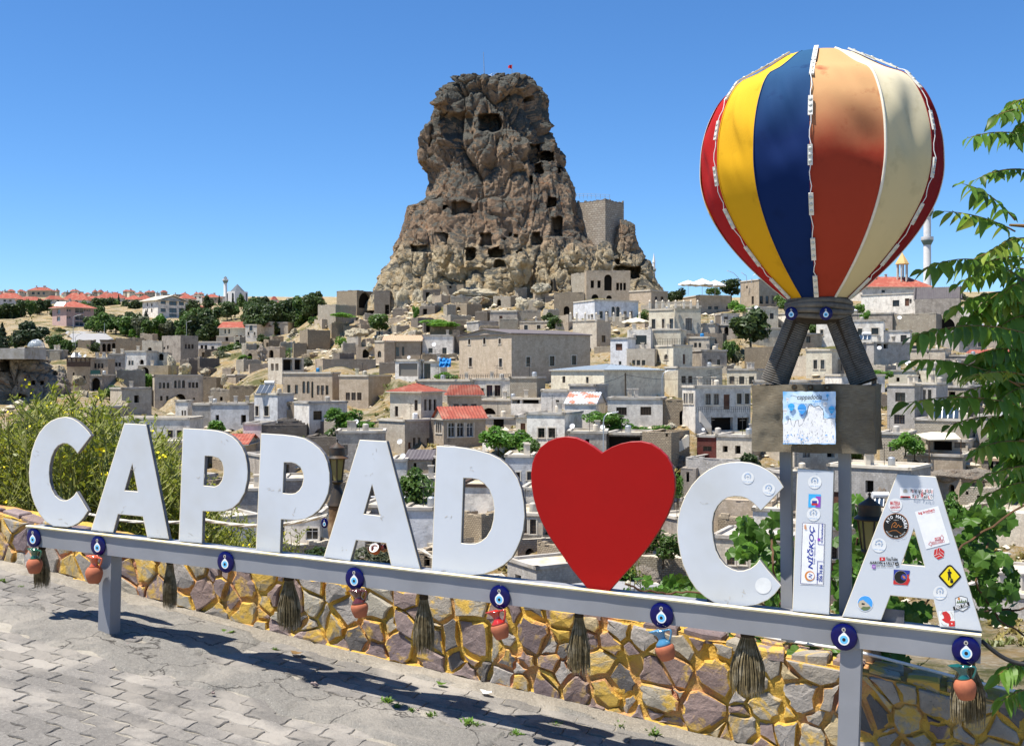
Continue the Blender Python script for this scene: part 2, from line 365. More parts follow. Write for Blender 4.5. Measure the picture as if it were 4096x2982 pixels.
Rc = [(165,1168),(180,1176),(200,1187),(225,1198),(250,1200),(275,1206),(300,1222),(320,1229),(345,1241),(370,1246),(390,1256),(420,1268),(445,1272),(480,1280),(520,1300),(560,1330),(640,1360),(720,1390)]
Lc = [(y * DK, x * DK) for y, x in Lc]; Rc = [(y * DK, x * DK) for y, x in Rc]
ZK = zr(1450, 180, 2023 / 1250)
def CV(x0, y0, x1, y1, dep, so=4): a = ZK(x0, y0); b_ = ZK(x1, y1); return (a[0], a[1], b_[0], b_[1], dep, so)
caves = [CV(765,455,880,545,7,10), CV(580,1022,705,1085,3,3), CV(465,1215,545,1290,7,4), CV(770,1225,830,1295,4,6), CV(825,1320,905,1372,8,4), CV(680,1320,722,1382,7,4), CV(1000,1330,1030,1370,6,3),
  CV(1085,650,1140,760,5,4), CV(1150,690,1205,745,8,2), CV(1210,695,1240,750,8,2), CV(1118,775,1160,825,7,3), CV(1260,788,1285,822,6,2), CV(1088,845,1105,895,6,2), CV(1205,990,1250,1050,7,4), CV(1235,1120,1280,1230,5,12),
  CV(540,470,690,570,3,25), CV(600,500,680,560,3,14), CV(528,1045,545,1075,4,2), CV(1045,335,1062,362,4,2), CV(1075,338,1088,358,4,2), CV(945,1220,960,1245,3,2), CV(985,1220,998,1240,3,2), CV(905,1245,915,1262,3,2), CV(865,1395,925,1435,5,6), CV(1105,1215,1150,1285,4,8), CV(400,560,430,640,3,14)]
castle = thing('castle_rock', 'huge craggy tuff rock fortress riddled with caves towering over the village', 'rock', P(1110*DK, 640*DK, 322))
loft('rock_mass', Lc, Rc, 177*DK, 700*DK, 322, .62, 'castle_rock', 2.9, 13., 430, 520, caves, seed=1, parent=castle, calm=1.)
# top knoll and shoulder boulders
def blob(c, rx, ry, rz, mat, amp, scl, name='boulder', parent=None, seed=0, nu=40, nv=26, flat=0.0):
    mb = MB(); vs = []; c = Vector(c); rb_ = random.Random(seed * 31 + int(rx * 10)); pl = [(Vector((rb_.gauss(0, 1), rb_.gauss(0, 1), rb_.gauss(0, .8))).normalized(), rb_.uniform(.5, .85)) for _ in range(11)]
    for j in range(nv + 1):
        th = math.pi * j / nv
        for i in range(nu):
            ph = 2 * math.pi * i / nu; d = Vector((math.sin(th) * math.cos(ph), math.sin(th) * math.sin(ph), math.cos(th))); q = Vector((d.x * rx, d.y * ry, d.z * rz))
            rr_ = min([h_ / max(.2, d.dot(n_)) for n_, h_ in pl] + [1.0]); q *= rr_
            k = rough(q + c * .37, scl * .8, seed) * amp * .7
            q += d * k
            if q.z < -flat * rz and flat: q.z = -flat * rz + (q.z + flat * rz) * .2
            vs.append(c + q)
    fs = [[j*nu + i, (j+1)*nu + i, (j+1)*nu + (i+1) % nu, j*nu + (i+1) % nu] for j in range(nv) for i in range(nu)]
    mb.add(vs, fs); return mb.build(name, mat, parent, smooth=40)
def PD(x, y, d): return P(x * DK, y * DK, d)
blob(PD(978,228,312), 4.2, 5, 3.6, 'castle_rock', 1.3, 5, 'boulder', castle, 2); blob(PD(1100,200,322), 5.5, 7, 3.2, 'castle_rock', 1.6, 5, 'summit', castle, 3); blob(PD(1150,199,318), 4.5, 6, 3.6, 'castle_rock', 1.2, 5, 'summit', castle, 5)
blob(PD(945,320,318), 3.6, 6, 7, 'castle_rock', 1.4, 6, 'shoulder', castle, 4)
# lower right lobe and left skirt
L2 = [(y*DK, x*DK) for y, x in [(485,1375),(520,1352),(560,1345),(590,1300),(620,1250),(700,1230)]]; R2 = [(y*DK, x*DK) for y, x in [(485,1385),(500,1404),(530,1410),(560,1424),(590,1438),(625,1450),(640,1462),(700,1480)]]
cav2 = [CV(1640,1440,1790,1500,9,8), CV(1560,1348,1610,1368,5,2), CV(1640,1385,1657,1418,5,2), CV(1465,1318,1495,1345,5,2)]
loft('rock_shoulder', L2, R2, 487*DK, 690*DK, 318, .7, 'castle_rock', 1.6, 10, 170, 260, cav2, seed=6, parent=castle)
L3 = [(y*DK, x*DK) for y, x in [(500,900),(540,885),(575,868),(600,848),(625,830),(700,800)]]; R3 = [(y*DK, x*DK) for y, x in [(500,985),(540,1000),(580,1010),(625,1030),(700,1050)]]
loft('rock_skirt', L3, R3, 508*DK, 690*DK, 309, .6, 'castle_rock', 1.6, 9.5, 150, 260, [CV(330,1300,440,1330,4,8)], seed=8, parent=castle)
# ================================================================== village materials
wallmat('w_tan', (.56, .46, .345), (.49, .395, .29), (.36, .29, .20), .60, .27, (.33, .26, .18))
wallmat('w_pale', (.66, .585, .47), (.58, .51, .40), (.44, .39, .31), .60, .27, (.38, .32, .25))
wallmat('w_grey', (.50, .44, .37), (.43, .375, .31), (.29, .26, .22), .60, .27, (.21, .18, .15))
wallmat('w_white', (.77, .715, .625), (.69, .635, .55), (.62, .57, .49), .6, .27, (.42, .38, .33), .15, .56, .12)
wallmat('w_blue', (.63, .63, .63), (.57, .57, .57), (.52, .52, .52), .6, .27, (.40, .39, .38), .15, .56, .12)
wallmat('w_cream', (.68, .62, .48), (.62, .56, .43), (.56, .50, .38), .6, .27, (.46, .39, .29), .2, .56, .12)
wallmat('w_block', (.50, .47, .43), (.43, .405, .37), (.28, .27, .25), .42, .21, (.26, .24, .21), .6)
wallmat('w_pink', (.58, .40, .36), (.56, .38, .34), (.55, .38, .34), 3, 3, (.46, .33, .29), .02, 0, .06)
wallmat('w_red', (.17, .045, .035), (.14, .04, .03), (.1, .03, .03), .4, .2, (.1, .06, .05), .5)
wallmat('w_rubble', (.50, .41, .29), (.36, .29, .20), (.17, .135, .10), .33, .19, (.24, .19, .135), 1.0, 0, .5, .035)
wallmat('w_rubble_pale', (.60, .54, .43), (.46, .40, .31), (.24, .20, .15), .34, .20, (.30, .25, .19), 1.0, 0, .45, .035)
wallmat('w_bastion', (.56, .49, .40), (.34, .28, .22), (.17, .14, .11), 1.1, .62, (.27, .22, .17), 1., 0, .5, .09)
wallmat('w_rubble_dark', (.30, .26, .215), (.22, .19, .155), (.10, .085, .07), .34, .20, (.14, .115, .09), 1.0, 0, .45, .035)
pm('trim', (.62, .56, .46), (.52, .46, .37), 1.5, .9, .2, .02, 6); pm('slab', (.48, .45, .40), (.38, .35, .31), .9, .92, .3, .03, 5, c3=(.30, .26, .20), s3=.5)
pm('roof_earth', (.50, .46, .39), (.40, .36, .29), .8, .95, .5, .05, 4, c3=(.40, .32, .16), s3=.4)
pm('dry_grass', (.46, .35, .13), (.34, .30, .10), 2., .95, .8, .1, 9, c3=(.24, .26, .08), s3=.7)
pm('tile_red', (.31, .078, .05), (.25, .06, .04), 2.2, .85, .3, .03, 8, rnd_obj=.12, c3=(.34, .14, .095), s3=.8)
pm('tile_old', (.50, .36, .23), (.36, .24, .16), 3.2, .9, .6, .06, 7); pm('metal_dark', (.10, .085, .09), (.13, .115, .115), 1, .6, .15, .02, 3); pm('metal_blue', (.23, .27, .31), (.19, .23, .27), 1.2, .5, .1, .02, 3)
pm('tin', (.52, .56, .60), (.42, .18, .11), .7, .5, .2, .02, 4, lo=.5, hi=.56); pm('wood_dark', (.09, .055, .035), (.055, .035, .025), 3, .8, .3, .01, 12); pm('door_brown', (.13, .06, .035), (.09, .04, .025), 2, .7, .2, .01, 8)
glassmat('pane', (.016, .017, .018), .12, .5); glassmat('curtain', (.20, .18, .15), .3, .3); glassmat('pane_blue', (.03, .045, .065), .08, .7); pm('room_dark', (.02, .017, .014), None, 1, 1., 0, spec=.0)
pm('frame_dark', (.10, .07, .05), None, 1, .7, 0); pm('frame_white', (.62, .61, .58), None, 1, .7, 0); pm('iron', (.03, .03, .03), None, 1, .6, 0); pm('steel', (.42, .44, .46), None, 1, .4, 0, metal=.6)
pm('white_cloth', (.78, .77, .73), (.72, .71, .67), 1, .9, .1, .02); pm('cream_cloth', (.74, .66, .50), (.68, .60, .45), 1, .9, .1, .02); pm('blue_tarp', (.02, .16, .42), (.02, .24, .55), 2, .5, .6, .1, 3)
glassmat('solar', (.035, .055, .085), .1, .8); pm('dish_white', (.66, .66, .65), None, 1, .5, 0); pm('asphalt', (.30, .295, .29), (.26, .255, .25), .6, .95, .3, .02, 6); pm('lead_roof', (.09, .105, .12), (.12, .135, .15), .5, .9, .1, .02)
pm('minaret_white', (.66, .65, .63), (.58, .57, .55), .8, .85, .1, .02); pm('minaret_green', (.13, .18, .155), None, 1, .7, 0); pm('flag_red', (.6, .012, .02), None, 1, .7, 0); pm('gold_roof', (.52, .34, .13), None, 1, .6, 0); pm('awning_red', (.20, .02, .035), None, 1, .8, 0)
Z1 = zr(0, 1050, 2.2012); Z2 = zr(1024, 1050, 2.2012); Z3 = zr(2048, 1050, 2.2012); Z4 = zr(3072, 1050, 2.2012); YB = zr(1024, 1700, 2.2012); YC = zr(2048, 1700, 2.2012); YD = zr(3072, 1700, 2.2012)
rh = random.Random(5)

# ------------------------------------------------------------------ houses
def face(mb, C, e, W, zb, zt, ops, n, dep=.24):
    """one wall from C along e with rectangular or arched openings, UV in metres"""
    us = sorted({0, W, *[o[0] for o in ops], *[o[1] for o in ops]}); zs = sorted({zb, zt, *[o[2] for o in ops], *[o[3] for o in ops]})
    def pt(u, z, k=0): q = C + e * u - n * k; return Vector((q.x, q.y, z))
    def q4(p, uvs):
        f = [0, 1, 2, 3]
        if (p[1] - p[0]).cross(p[2] - p[0]).dot(n) < 0: f = f[::-1]
        mb.add(p, [f], 0, uvs)
    for u0, u1 in zip(us, us[1:]):
        for z0, z1 in zip(zs, zs[1:]):
            um, zm = (u0 + u1) / 2, (z0 + z1) / 2
            if any(o[0] < um < o[1] and o[2] < zm < o[3] for o in ops): continue
            q4([pt(u0, z0), pt(u1, z0), pt(u1, z1), pt(u0, z1)], [(u0, z0), (u1, z0), (u1, z1), (u0, z1)])
    for (u0, u1, z0, z1, kind) in ops:
        k = dep if kind not in 'oA' else dep * 3; arch = kind in 'aA'
        if arch:
            r_ = (u1 - u0) / 2; hh = min(z1 - z0, r_ * 1.05); um = (u0 + u1) / 2; arc = [(um - r_ * math.cos(math.pi * i / 10), z1 - hh + hh * math.sin(math.pi * i / 10)) for i in range(11)]
            for a, b_ in zip(arc[:5], arc[1:6]):
                p = [pt(u0, z1), pt(*a), pt(*b_)]; f = [0, 1, 2] if (p[1]-p[0]).cross(p[2]-p[0]).dot(n) > 0 else [2, 1, 0]; mb.add(p, [f], 0, [(u0, z1), a, b_])
            for a, b_ in zip(arc[5:10], arc[6:11]):
                p = [pt(u1, z1), pt(*a), pt(*b_)]; f = [0, 1, 2] if (p[1]-p[0]).cross(p[2]-p[0]).dot(n) > 0 else [2, 1, 0]; mb.add(p, [f], 0, [(u1, z1), a, b_])
            path = [(u0, z0)] + arc + [(u1, z0)]
        else: path = [(u0, z0), (u0, z1), (u1, z1), (u1, z0)]
        for a, b_ in zip(path, path[1:] + path[:1]): mb.add([pt(*a), pt(*b_), pt(*b_, k), pt(*a, k)], [[0, 1, 2, 3]], 0, [a, b_, b_, a])
RECT = []; NOCTRL = False
def H(fn, x0, xc, x1, yt, yb, d, mat, label, wins=(), roof='flat', cor='trim', rt=None, phi=None, dep=7., base=4., frame='frame_dark', ruin=0, trim=None, chim=0, ov=.45, name='house', cat='house', group=None, rmat=None, mullion=True, over=None):
    (X0, Yt), (X1, Yb) = fn(x0, yt), fn(x1, yb); XC = fn(xc, 0)[0]
    r0, r1, rc = (X0 - CX) / F, (X1 - CX) / F, (XC - CX) / F; pl, pr = XC - X0, X1 - XC; C = Vector((rc * d, d, 0))
    tot = pl + pr
    if phi is None and pl < .12 * tot: XC = X0; pl = 0; pr = tot
    elif phi is None and pr < .09 * tot: XC = X1; pr = 0; pl = tot
    rc = (XC - CX) / F; C = Vector((rc * d, d, 0)); jit = R(rh.uniform(3, 24))
    if phi is None:
        if pl < 3: phi = -math.atan(rc) - jit
        elif pr < 3: phi = math.pi / 2 - math.atan(rc) + R(3) + jit*.3
        else: phi = max(R(20), min(R(66), math.atan2(pl, pr))) - math.atan(rc)
    else: phi -= math.atan(rc)
    a = Vector((math.cos(phi), math.sin(phi), 0)); b_ = Vector((-math.sin(phi), math.cos(phi), 0))
    def hit(r, e): return (r * d - C.x) / (e.x - r * e.y)
    wr = hit(r1, a) if pr >= 3 else dep; wl = hit(r0, b_) if pl >= 3 else dep
    zt = CZ - (Yt - CY) / F * d; zb = CZ - (Yb - CY) / F * d - base
    RECT.append((X0, X1, Yt, Yb))
    if name != 'bastion' and not NOCTRL: ctrl(XC if pl and pr else (X0 + X1) / 2, d, zb + base); ctrl(X0, d + .7 * wl * b_.y, zb + base + .4); ctrl(X1, d + .7 * wr * a.y, zb + base + .4)
    loc = C + (a * wr + b_ * wl) / 2; loc.z = zb + base
    o = thing(name, label, cat, loc, group); ops = {'R': [], 'L': []}
    for wn in wins:
        if len(wn) == 5: xa, ya, xb, yb2, kind = wn
        else: xa, ya, xb, yb2 = wn; kind = 'w'
        (pxa, pya), (pxb, pyb) = fn(xa, ya), fn(xb, yb2); mid = (pxa + pxb) / 2; s = 'R' if mid > XC else 'L'; e = a if s == 'R' else b_
        wa, wb = sorted((hit((pxa - CX) / F, e), hit((pxb - CX) / F, e))); Wm = wr if s == 'R' else wl; wa = max(.12, wa); wb = min(Wm - .12, wb)
        if wb - wa < .15: continue
        Dm = d + (wa + wb) / 2 * e.y; z1 = CZ - (pya - CY) / F * Dm; z0 = CZ - (pyb - CY) / F * Dm
        z1 = min(z1, zt - .12)
        if z1 - z0 < .2: continue
        if any(wa < q[1] and wb > q[0] and z0 < q[3] and z1 > q[2] for q in ops[s]): continue
        ops[s].append((wa, wb, z0, z1, kind))
    mb = MB(); nR = -b_; nL = -a
    face(mb, C, a, wr, zb, zt, ops['R'], nR); face(mb, C, b_, wl, zb, zt, ops['L'], nL)
    face(mb, C + b_ * wl, a, wr, zb, zt, [], b_); face(mb, C + a * wr, b_, wl, zb, zt, [], a)
    def V(p, z): return Vector((p.x, p.y, z))
    pts = [C, C + a * wr, C + a * wr + b_ * wl, C + b_ * wl]
    mb.build('wall', mat, o)
    for s, e, n_ in (('R', a, nR), ('L', b_, nL)):
        for (u0, u1, z0, z1, kind) in ops[s]:
            def pt(u, z, k): q = C + e * u - n_ * k; return Vector((q.x, q.y, z))
            k = .24 if kind not in 'oA' else .7
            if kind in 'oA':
                g = MB(); g.quad(pt(u0-.05, z0-.05, k), pt(u1+.05, z0-.05, k), pt(u1+.05, z1+.05, k), pt(u0-.05, z1+.05, k)); g.build('dark_backing', 'room_dark', o); continue  # near-black sheet set back in the hole paints the darkness of the room
            nm = 'door' if kind == 'd' else 'window'
            fm = MB(); t = .07; fr = k - .05
            def bar(ua, ub, za, zc): fm.obb(pt(ua, za, fr), e * (ub - ua), -n_ * .05, UPZ * (zc - za))
            if kind == 'd':
                fm.obb(pt(u0, z0, fr), e * (u1 - u0), -n_ * .05, UPZ * (z1 - z0)); bar(u0, u0 + t, z0, z1); fo = fm.build(nm, 'door_brown', o)
                g = MB(); g.obb(pt(lerp(u0, u1, .8), lerp(z0, z1, .45), fr - .06), e * .1, -n_ * .05, UPZ * .1); g.build('handle', 'iron', fo); continue
            bar(u0, u0 + t, z0, z1); bar(u1 - t, u1, z0, z1); bar(u0 + t, u1 - t, z0, z0 + t); bar(u0 + t, u1 - t, z1 - t, z1)
            if mullion and u1 - u0 > .55: um = (u0 + u1) / 2; bar(um - t*.4, um + t*.4, z0 + t, z1 - t)
            if mullion and z1 - z0 > 1.1: bar(u0 + t, u1 - t, lerp(z0, z1, .68), lerp(z0, z1, .68) + t*.8)
            if kind == 'g':
                for i in range(1, 4): u = lerp(u0, u1, i / 4); fm.obb(pt(u - .02, z0, .06), e * .035, -n_ * .03, UPZ * (z1 - z0))
                for i in range(1, 4): z = lerp(z0, z1, i / 4); fm.obb(pt(u0, z, .06), e * (u1 - u0), -n_ * .03, UPZ * .03)
            fo = fm.build(nm, frame, o)
            g = MB(); g.quad(pt(u0, z0, k), pt(u1, z0, k), pt(u1, z1, k), pt(u0, z1, k)); g.build('pane', 'pane_blue' if kind == 'b' else rh.choice(('pane', 'pane', 'pane', 'pane_blue', 'curtain')), fo)
            if trim:
                g = MB(); tw = .14
                if kind == 'a': g.obb(pt(u0 - tw, z0, -.05), e * tw, -n_ * .08, UPZ * (z1 - z0)); g.obb(pt(u1, z0, -.05), e * tw, -n_ * .08, UPZ * (z1 - z0))
                else:
                    g.obb(pt(u0 - tw, z0, -.05), e * tw, -n_ * .08, UPZ * (z1 - z0)); g.obb(pt(u1, z0, -.05), e * tw, -n_ * .08, UPZ * (z1 - z0)); g.obb(pt(u0 - tw, z1, -.05), e * (u1 - u0 + 2*tw), -n_ * .08, UPZ * tw)
                g.obb(pt(u0 - tw*1.3, z0 - tw*.8, -.09), e * (u1 - u0 + 2.6*tw), -n_ * .12, UPZ * tw * .8); g.build('surround', trim, fo)
    if roof == 'flat' and not ruin:
        g = MB(); q = [V(p, zt - .18) for p in pts]; g.quad(*q); g.build('roof', rt or 'roof_earth', o)
        if cor:
            g = MB(); h = .30; t = .14
            for (p, e, W) in ((C, a, wr), (C, b_, wl), (C + b_ * wl, a, wr), (C + a * wr, b_, wl)):
                n2 = (-b_ if p is C else b_) if e is a else (-a if p is C else a)
                q = V(p, zt - h + .06) + n2 * t - e * t; g.obb(q, e * (W + 2*t), -n2 * (t + .28), UPZ * h)
            g.build('cornice', cor, o)
    elif ruin:
        g = MB(); q = [V(p, zt - .5) for p in pts]; g.quad(*q); rr = random.Random(int(x0 + yt))
        for (p, e, W, n2) in ((C, a, wr, -b_), (C, b_, wl, -a)):
            u = 0
            while u < W - .1:
                l_ = min(W - u, rr.uniform(.3, .75)); hh = max(.06, ruin * (.35 + .65 * noise.noise(Vector((u * .35, x0, yt)))) * rr.uniform(.4, 1.2))
                g.obb(V(p, zt - .03) + e * u + n2 * rr.uniform(-.05, .06), e * l_ * .96, -n2 * .5, UPZ * hh); u += l_
        g.build('broken_top', mat, o)
    if roof in ('hip', 'gable', 'gableL'):
        tm = rmat or 'tile_red'; rz = CZ - (fn(0, rt)[1] - CY) / F * (d + (wl + wr) * .2); rz = max(rz, zt + .5); ex = ov
        P0 = C - a * ex - b_ * ex; Wa, Wb = wr + 2 * ex, wl + 2 * ex
        g = MB(); T = .05
        def slope(A, e, W, into, half, iL, iR, rise):
            n_ = max(4, int(W / .42)); sec = e.cross(into)
            for i in range(n_):
                for (ta, tb, ha, hb) in ((i / n_, (i + .5) / n_, 0, T * 2), ((i + .5) / n_, (i + 1) / n_, T * 2, 0)):
                    fa = min(1, ta * W / iL if iL > 0 else 1, (1 - ta) * W / iR if iR > 0 else 1); fb = min(1, tb * W / iL if iL > 0 else 1, (1 - tb) * W / iR if iR > 0 else 1)
                    p0 = V(A + e * (ta * W), zt + ha); p1 = V(A + e * (tb * W), zt + hb); p2 = V(A + e * (tb * W) + into * half * fb, zt + hb + rise * fb); p3 = V(A + e * (ta * W) + into * half * fa, zt + ha + rise * fa)
                    f = [p0, p1, p2, p3]; 
                    if (p1 - p0).cross(p3 - p0).z < 0: f = f[::-1]
                    g.quad(*f)
        rise = rz - zt
        if roof == 'hip':
            hf = min(Wa, Wb) / 2
            ia, ib = (hf, hf)
            slope(P0, a, Wa, b_, Wb / 2 if Wb <= Wa else Wb / 2, min(hf, Wa/2) if Wb <= Wa else Wa/2, min(hf, Wa/2) if Wb <= Wa else Wa/2, rise)
            slope(P0 + b_ * Wb, a, Wa, -b_, Wb / 2, min(hf, Wa/2) if Wb <= Wa else Wa/2, min(hf, Wa/2) if Wb <= Wa else Wa/2, rise)
            slope(P0, b_, Wb, a, min(hf, Wa/2) if Wb <= Wa else Wa/2, min(Wb/2, hf) if Wa < Wb else Wb/2, min(Wb/2, hf) if Wa < Wb else Wb/2, rise)
            slope(P0 + a * Wa, b_, Wb, -a, min(hf, Wa/2) if Wb <= Wa else Wa/2, min(Wb/2, hf) if Wa < Wb else Wb/2, min(Wb/2, hf) if Wa < Wb else Wb/2, rise)
        elif roof == 'gable':    # ridge along the right face
            slope(P0, a, Wa, b_, Wb / 2, 0, 0, rise); slope(P0 + b_ * Wb, a, Wa, -b_, Wb / 2, 0, 0, rise)
        else:                    # ridge along the left face: gable shows on the right face
            slope(P0, b_, Wb, a, Wa / 2, 0, 0, rise); slope(P0 + a * Wa, b_, Wb, -a, Wa / 2, 0, 0, rise)
        ro = g.build('roof', tm, o)
        if roof != 'hip':
            g = MB(); inner = rise * (1 - 2 * ex / (Wb if roof == 'gable' else Wa)) 
            for k in (0, 1):
                if roof == 'gable': A = C + a * (wr * k); B = A + b_ * wl; n2 = a * (1 if k else -1); L_ = wl; e = b_
                else: A = C + b_ * (wl * k); B = A + a * wr; n2 = b_ * (1 if k else -1); L_ = wr; e = a
                m_ = V((A + B) / 2, zt + inner * .97 + .05); p = [V(A, zt), V(B, zt), m_]
                f = [0, 1, 2] if (p[1]-p[0]).cross(p[2]-p[0]).dot(n2) > 0 else [2, 1, 0]; g.add(p, [f], 0, [(0, 0), (L_, 0), (L_/2, inner)])
            g.build('gable', mat, o)
        g = MB(); q = [P0, P0 + a * Wa, P0 + a * Wa + b_ * Wb, P0 + b_ * Wb]; g.quad(*[V(p, zt - .02) for p in q][::-1])
        for i in range(4): g.obb(V(q[i], zt - .10), q[(i+1) % 4] - q[i], (pts[i] - q[i]).normalized() * .05, UPZ * .12)
        g.build('eaves', 'trim' if tm != 'metal_dark' else 'metal_dark', ro)
        for i in range(chim):
            u = rh.uniform(.25, .75); g = MB(); c = C + a * wr * u + b_ * wl * rh.uniform(.3, .6); g.box(V(c, zt + rise * .3), .6, .6, rise * .7 + .7); g.box(V(c, zt + rise + .72), .8, .8, .12); g.build('chimney', 'trim', ro)
    if roof == 'flat' and not ruin and not chim and d < 260 and wr * wl > 20: chim = rh.choice((0, 0, 1, 2))
    if roof == 'flat' and not ruin and d < 240 and wr * wl > 16 and rh.random() < .6:
        c = V(C + a * wr * rh.uniform(.2, .8) + b_ * wl * rh.uniform(.25, .7), zt - .2); g = MB(); g.lathe([(.38, 0), (.4, .05), (.4, .85), (.3, .95), (.1, 1.)], c + a * .8, UPZ, 10); g.build('water_tank', rh.choice(('trim', 'steel', 'steel', 'dish_white', 'slab') if rh.random() < .93 else ('blue_tarp',)), o, smooth=40); g = MB(); g.tube([c, c + UPZ * 2.4], .03, 4); g.tube([c + UPZ * 2.2 - a * .5, c + UPZ * 2.25 + a * .5], .025, 4); g.tube([c + UPZ * 1.9 - a * .35, c + UPZ * 1.95 + a * .35], .025, 4); g.build('aerial', 'iron', o)
    if chim and roof == 'flat':
        for i in range(chim): c = C + a * wr * rh.uniform(.2, .8) + b_ * wl * rh.uniform(.3, .7); g = MB(); g.box(V(c, zt - .2), .55, .55, 1.3); g.box(V(c, zt + 1.1), .75, .75, .12); g.build('chimney', cor or 'trim', o)
    return dict(o=o, C=C, a=a, b=b_, wr=wr, wl=wl, zt=zt, zb=zb)
def rw_(y0, y1, *xs, k='w'): return [(x0, y0, x1, y1, k) for x0, x1 in xs]
# ------------------------------------------------------------------ the plateau behind, left
H(Z1,-60,-30,192,315,362,480,'w_blue','long house with red hipped roof at the edge of the left plateau',rw_(325,345,(30,52),(80,102)),'hip',rt=266,cor=None)
H(Z1,140,150,392,330,392,468,'w_tan','wide tan house with low red hipped roof behind the garden trees',rw_(345,375,(185,225),(250,290),(320,360)),'hip',rt=298)
H(Z1,245,262,445,245,305,620,'w_tan','tall tan house with dark red roof and row of chimneys on the skyline',rw_(258,280,(280,305),(330,350),(375,395)),'hip',rt=217,chim=3)
H(Z1,395,420,560,322,365,500,'w_white','low white house with red roof beside the pink apartment block',rw_(330,345,(440,460),(500,520)),'hip',rt=290)
H(Z1,545,560,772,330,362,525,'w_white','white house with broad red pyramid roof behind the pink apartment block',rw_(336,352,(600,620),(660,690)),'hip',rt=266,chim=2)
H(Z1,735,750,880,315,350,560,'w_white','white house with a flat red roof right of the red pyramid roof',rw_(322,338,(780,800),(820,840)),'hip',rt=292)
H(Z1,830,850,1090,314,345,545,'w_white','long white house with ridged red roof above the walnut trees',rw_(322,336,(890,910),(960,980),(1030,1050)),'hip',rt=272,chim=2)
H(Z1,1090,1100,1232,325,350,545,'w_cream','small cream house with red roof above the walnut trees',rw_(330,342,(1130,1145),(1180,1195)),'hip',rt=288)
H(Z1,1200,1215,1346,325,350,535,'w_tan','small tan house with red roof beside the white apartment block',rw_(330,342,(1250,1265),(1300,1315)),'hip',rt=284)
H(Z1,460,585,826,392,560,360,'w_pink','pink three storey apartment block with red hipped roof',rw_(408,432,(585,602),(607,624),(740,757),(762,778),(783,800))+rw_(472,496,(585,602),(607,624),(740,757),(762,778),(783,800))+rw_(395,445,(662,738),k='b')+rw_(458,508,(662,738),k='b')+rw_(518,556,(662,738),k='b')+rw_(410,450,(500,530),k='b')+rw_(475,515,(500,530),k='b'),'hip',rt=333,frame='frame_white',chim=1,ov=.9,phi=R(28))
H(Z1,1255,1390,1632,330,485,430,'w_white','white and cream apartment block with wide gabled front',rw_(355,385,(1293,1303),(1330,1342))+rw_(405,438,(1293,1303),(1330,1342))+rw_(336,364,(1415,1460),k='b')+rw_(336,376,(1490,1556),(1575,1620),k='b')+rw_(402,434,(1415,1460),k='b')+rw_(400,442,(1490,1556),(1575,1620),k='b')+rw_(450,480,(1490,1556),(1575,1620),k='b'),'gableL',rt=288,rmat='trim',ov=1.0,phi=R(30))
H(Z1,1560,1600,1725,316,368,470,'w_white','white house with red roof behind the gabled apartment block',rw_(333,347,(1640,1655),(1662,1677),(1690,1710)),'hip',rt=274)
H(Z1,1632,1640,1758,390,440,455,'w_tan','low tan house with red roof right of the gabled apartment block',rw_(400,415,(1680,1700)),'hip',rt=365)
H(Z1,1695,1705,1790,290,350,640,'w_white','pale flat roofed house on the skyline left of the brick red block',rw_(300,315,(1715,1730),(1750,1770)))
H(Z1,1778,1790,1922,305,360,600,'w_tan','tan block with dark red roofs on the skyline near the mosque',rw_(315,330,(1810,1830),(1850,1870),(1890,1905)),'hip',rt=280,chim=2)
# ------------------------------------------------------------------ middle left: hotel row
H(Z1,1930,1955,2165,575,692,330,'w_cream','cream cave hotel house with red gable roof and solar panels',rw_(585,625,(1975,1990),(2010,2025))+rw_(640,685,(2075,2100),(2110,2130),k='d'),'gable',rt=522)
H(Z1,2160,2165,2262,545,690,325,'w_white','ornate white hotel facade with tall arched window',[(2195,535+15,2225,600,'a')]+rw_(610,640,(2180,2195),(2235,2250)),trim='trim')
H(Z1,1780,1790,1912,605,665,340,'w_grey','low grey stone building left of the cream cave hotel',rw_(625,645,(1830,1850)))
H(Z1,1905,1915,2060,645,695,322,'w_pale','pale terrace wall below the cream cave hotel',rw_(655,690,(1985,2010),k='o'))
H(Z2,-10,0,157,520,645,330,'w_pale','pale hotel block carrying faded red lettering',rw_(600,640,(2,22)),cor='slab')
H(Z2,150,157,282,525,640,332,'w_pale','flat roofed hotel annex with a dark wide doorway',[(162,575,215,636,'o')],cor='slab')
H(Z1,1740,1748,1950,695,780,300,'w_white','white pergola terrace house on the grassy slope',rw_(725,770,(1765,1790),(1800,1825))+rw_(735,765,(1860,1885)))
H(Z1,160,225,402,745,860,270,'w_pale','pale terrace house carrying a clear dome on its roof',rw_(825,845,(340,362)),cor='slab')
H(Z1,400,405,567,765,865,268,'w_grey','grey terrace house with chimneys right of the clear dome',rw_(780,800,(430,450)),chim=2)
H(Z1,590,600,792,840,1140,225,'w_tan','tall tan hotel wall with a wooden pergola on top',rw_(965,1008,(640,656))+rw_(995,1042,(730,752)),cor='slab')
H(Z1,790,795,900,985,1145,224,'w_grey','grey stone gate bay with a tall dark arch under a green panel',[(803,1012,880,1138,'A')],cor='trim')
H(Z1,780,790,950,838,1005,229,'w_tan','tan hotel wing with a row of four windows',rw_(886,930,(800,820),(830,850),(860,880),(890,910)),cor='slab')
H(Z1,945,952,1100,800,1000,255,'w_grey','grey house with three close windows above the garden hedge',rw_(878,914,(985,1006),(1014,1035),(1043,1064)))
H(Z1,1095,1100,1288,775,965,256,'w_white','whitewashed house with paired windows and an arched doorway',rw_(862,902,(1130,1149),(1156,1176))+[(1228,852,1266,896,'A')])
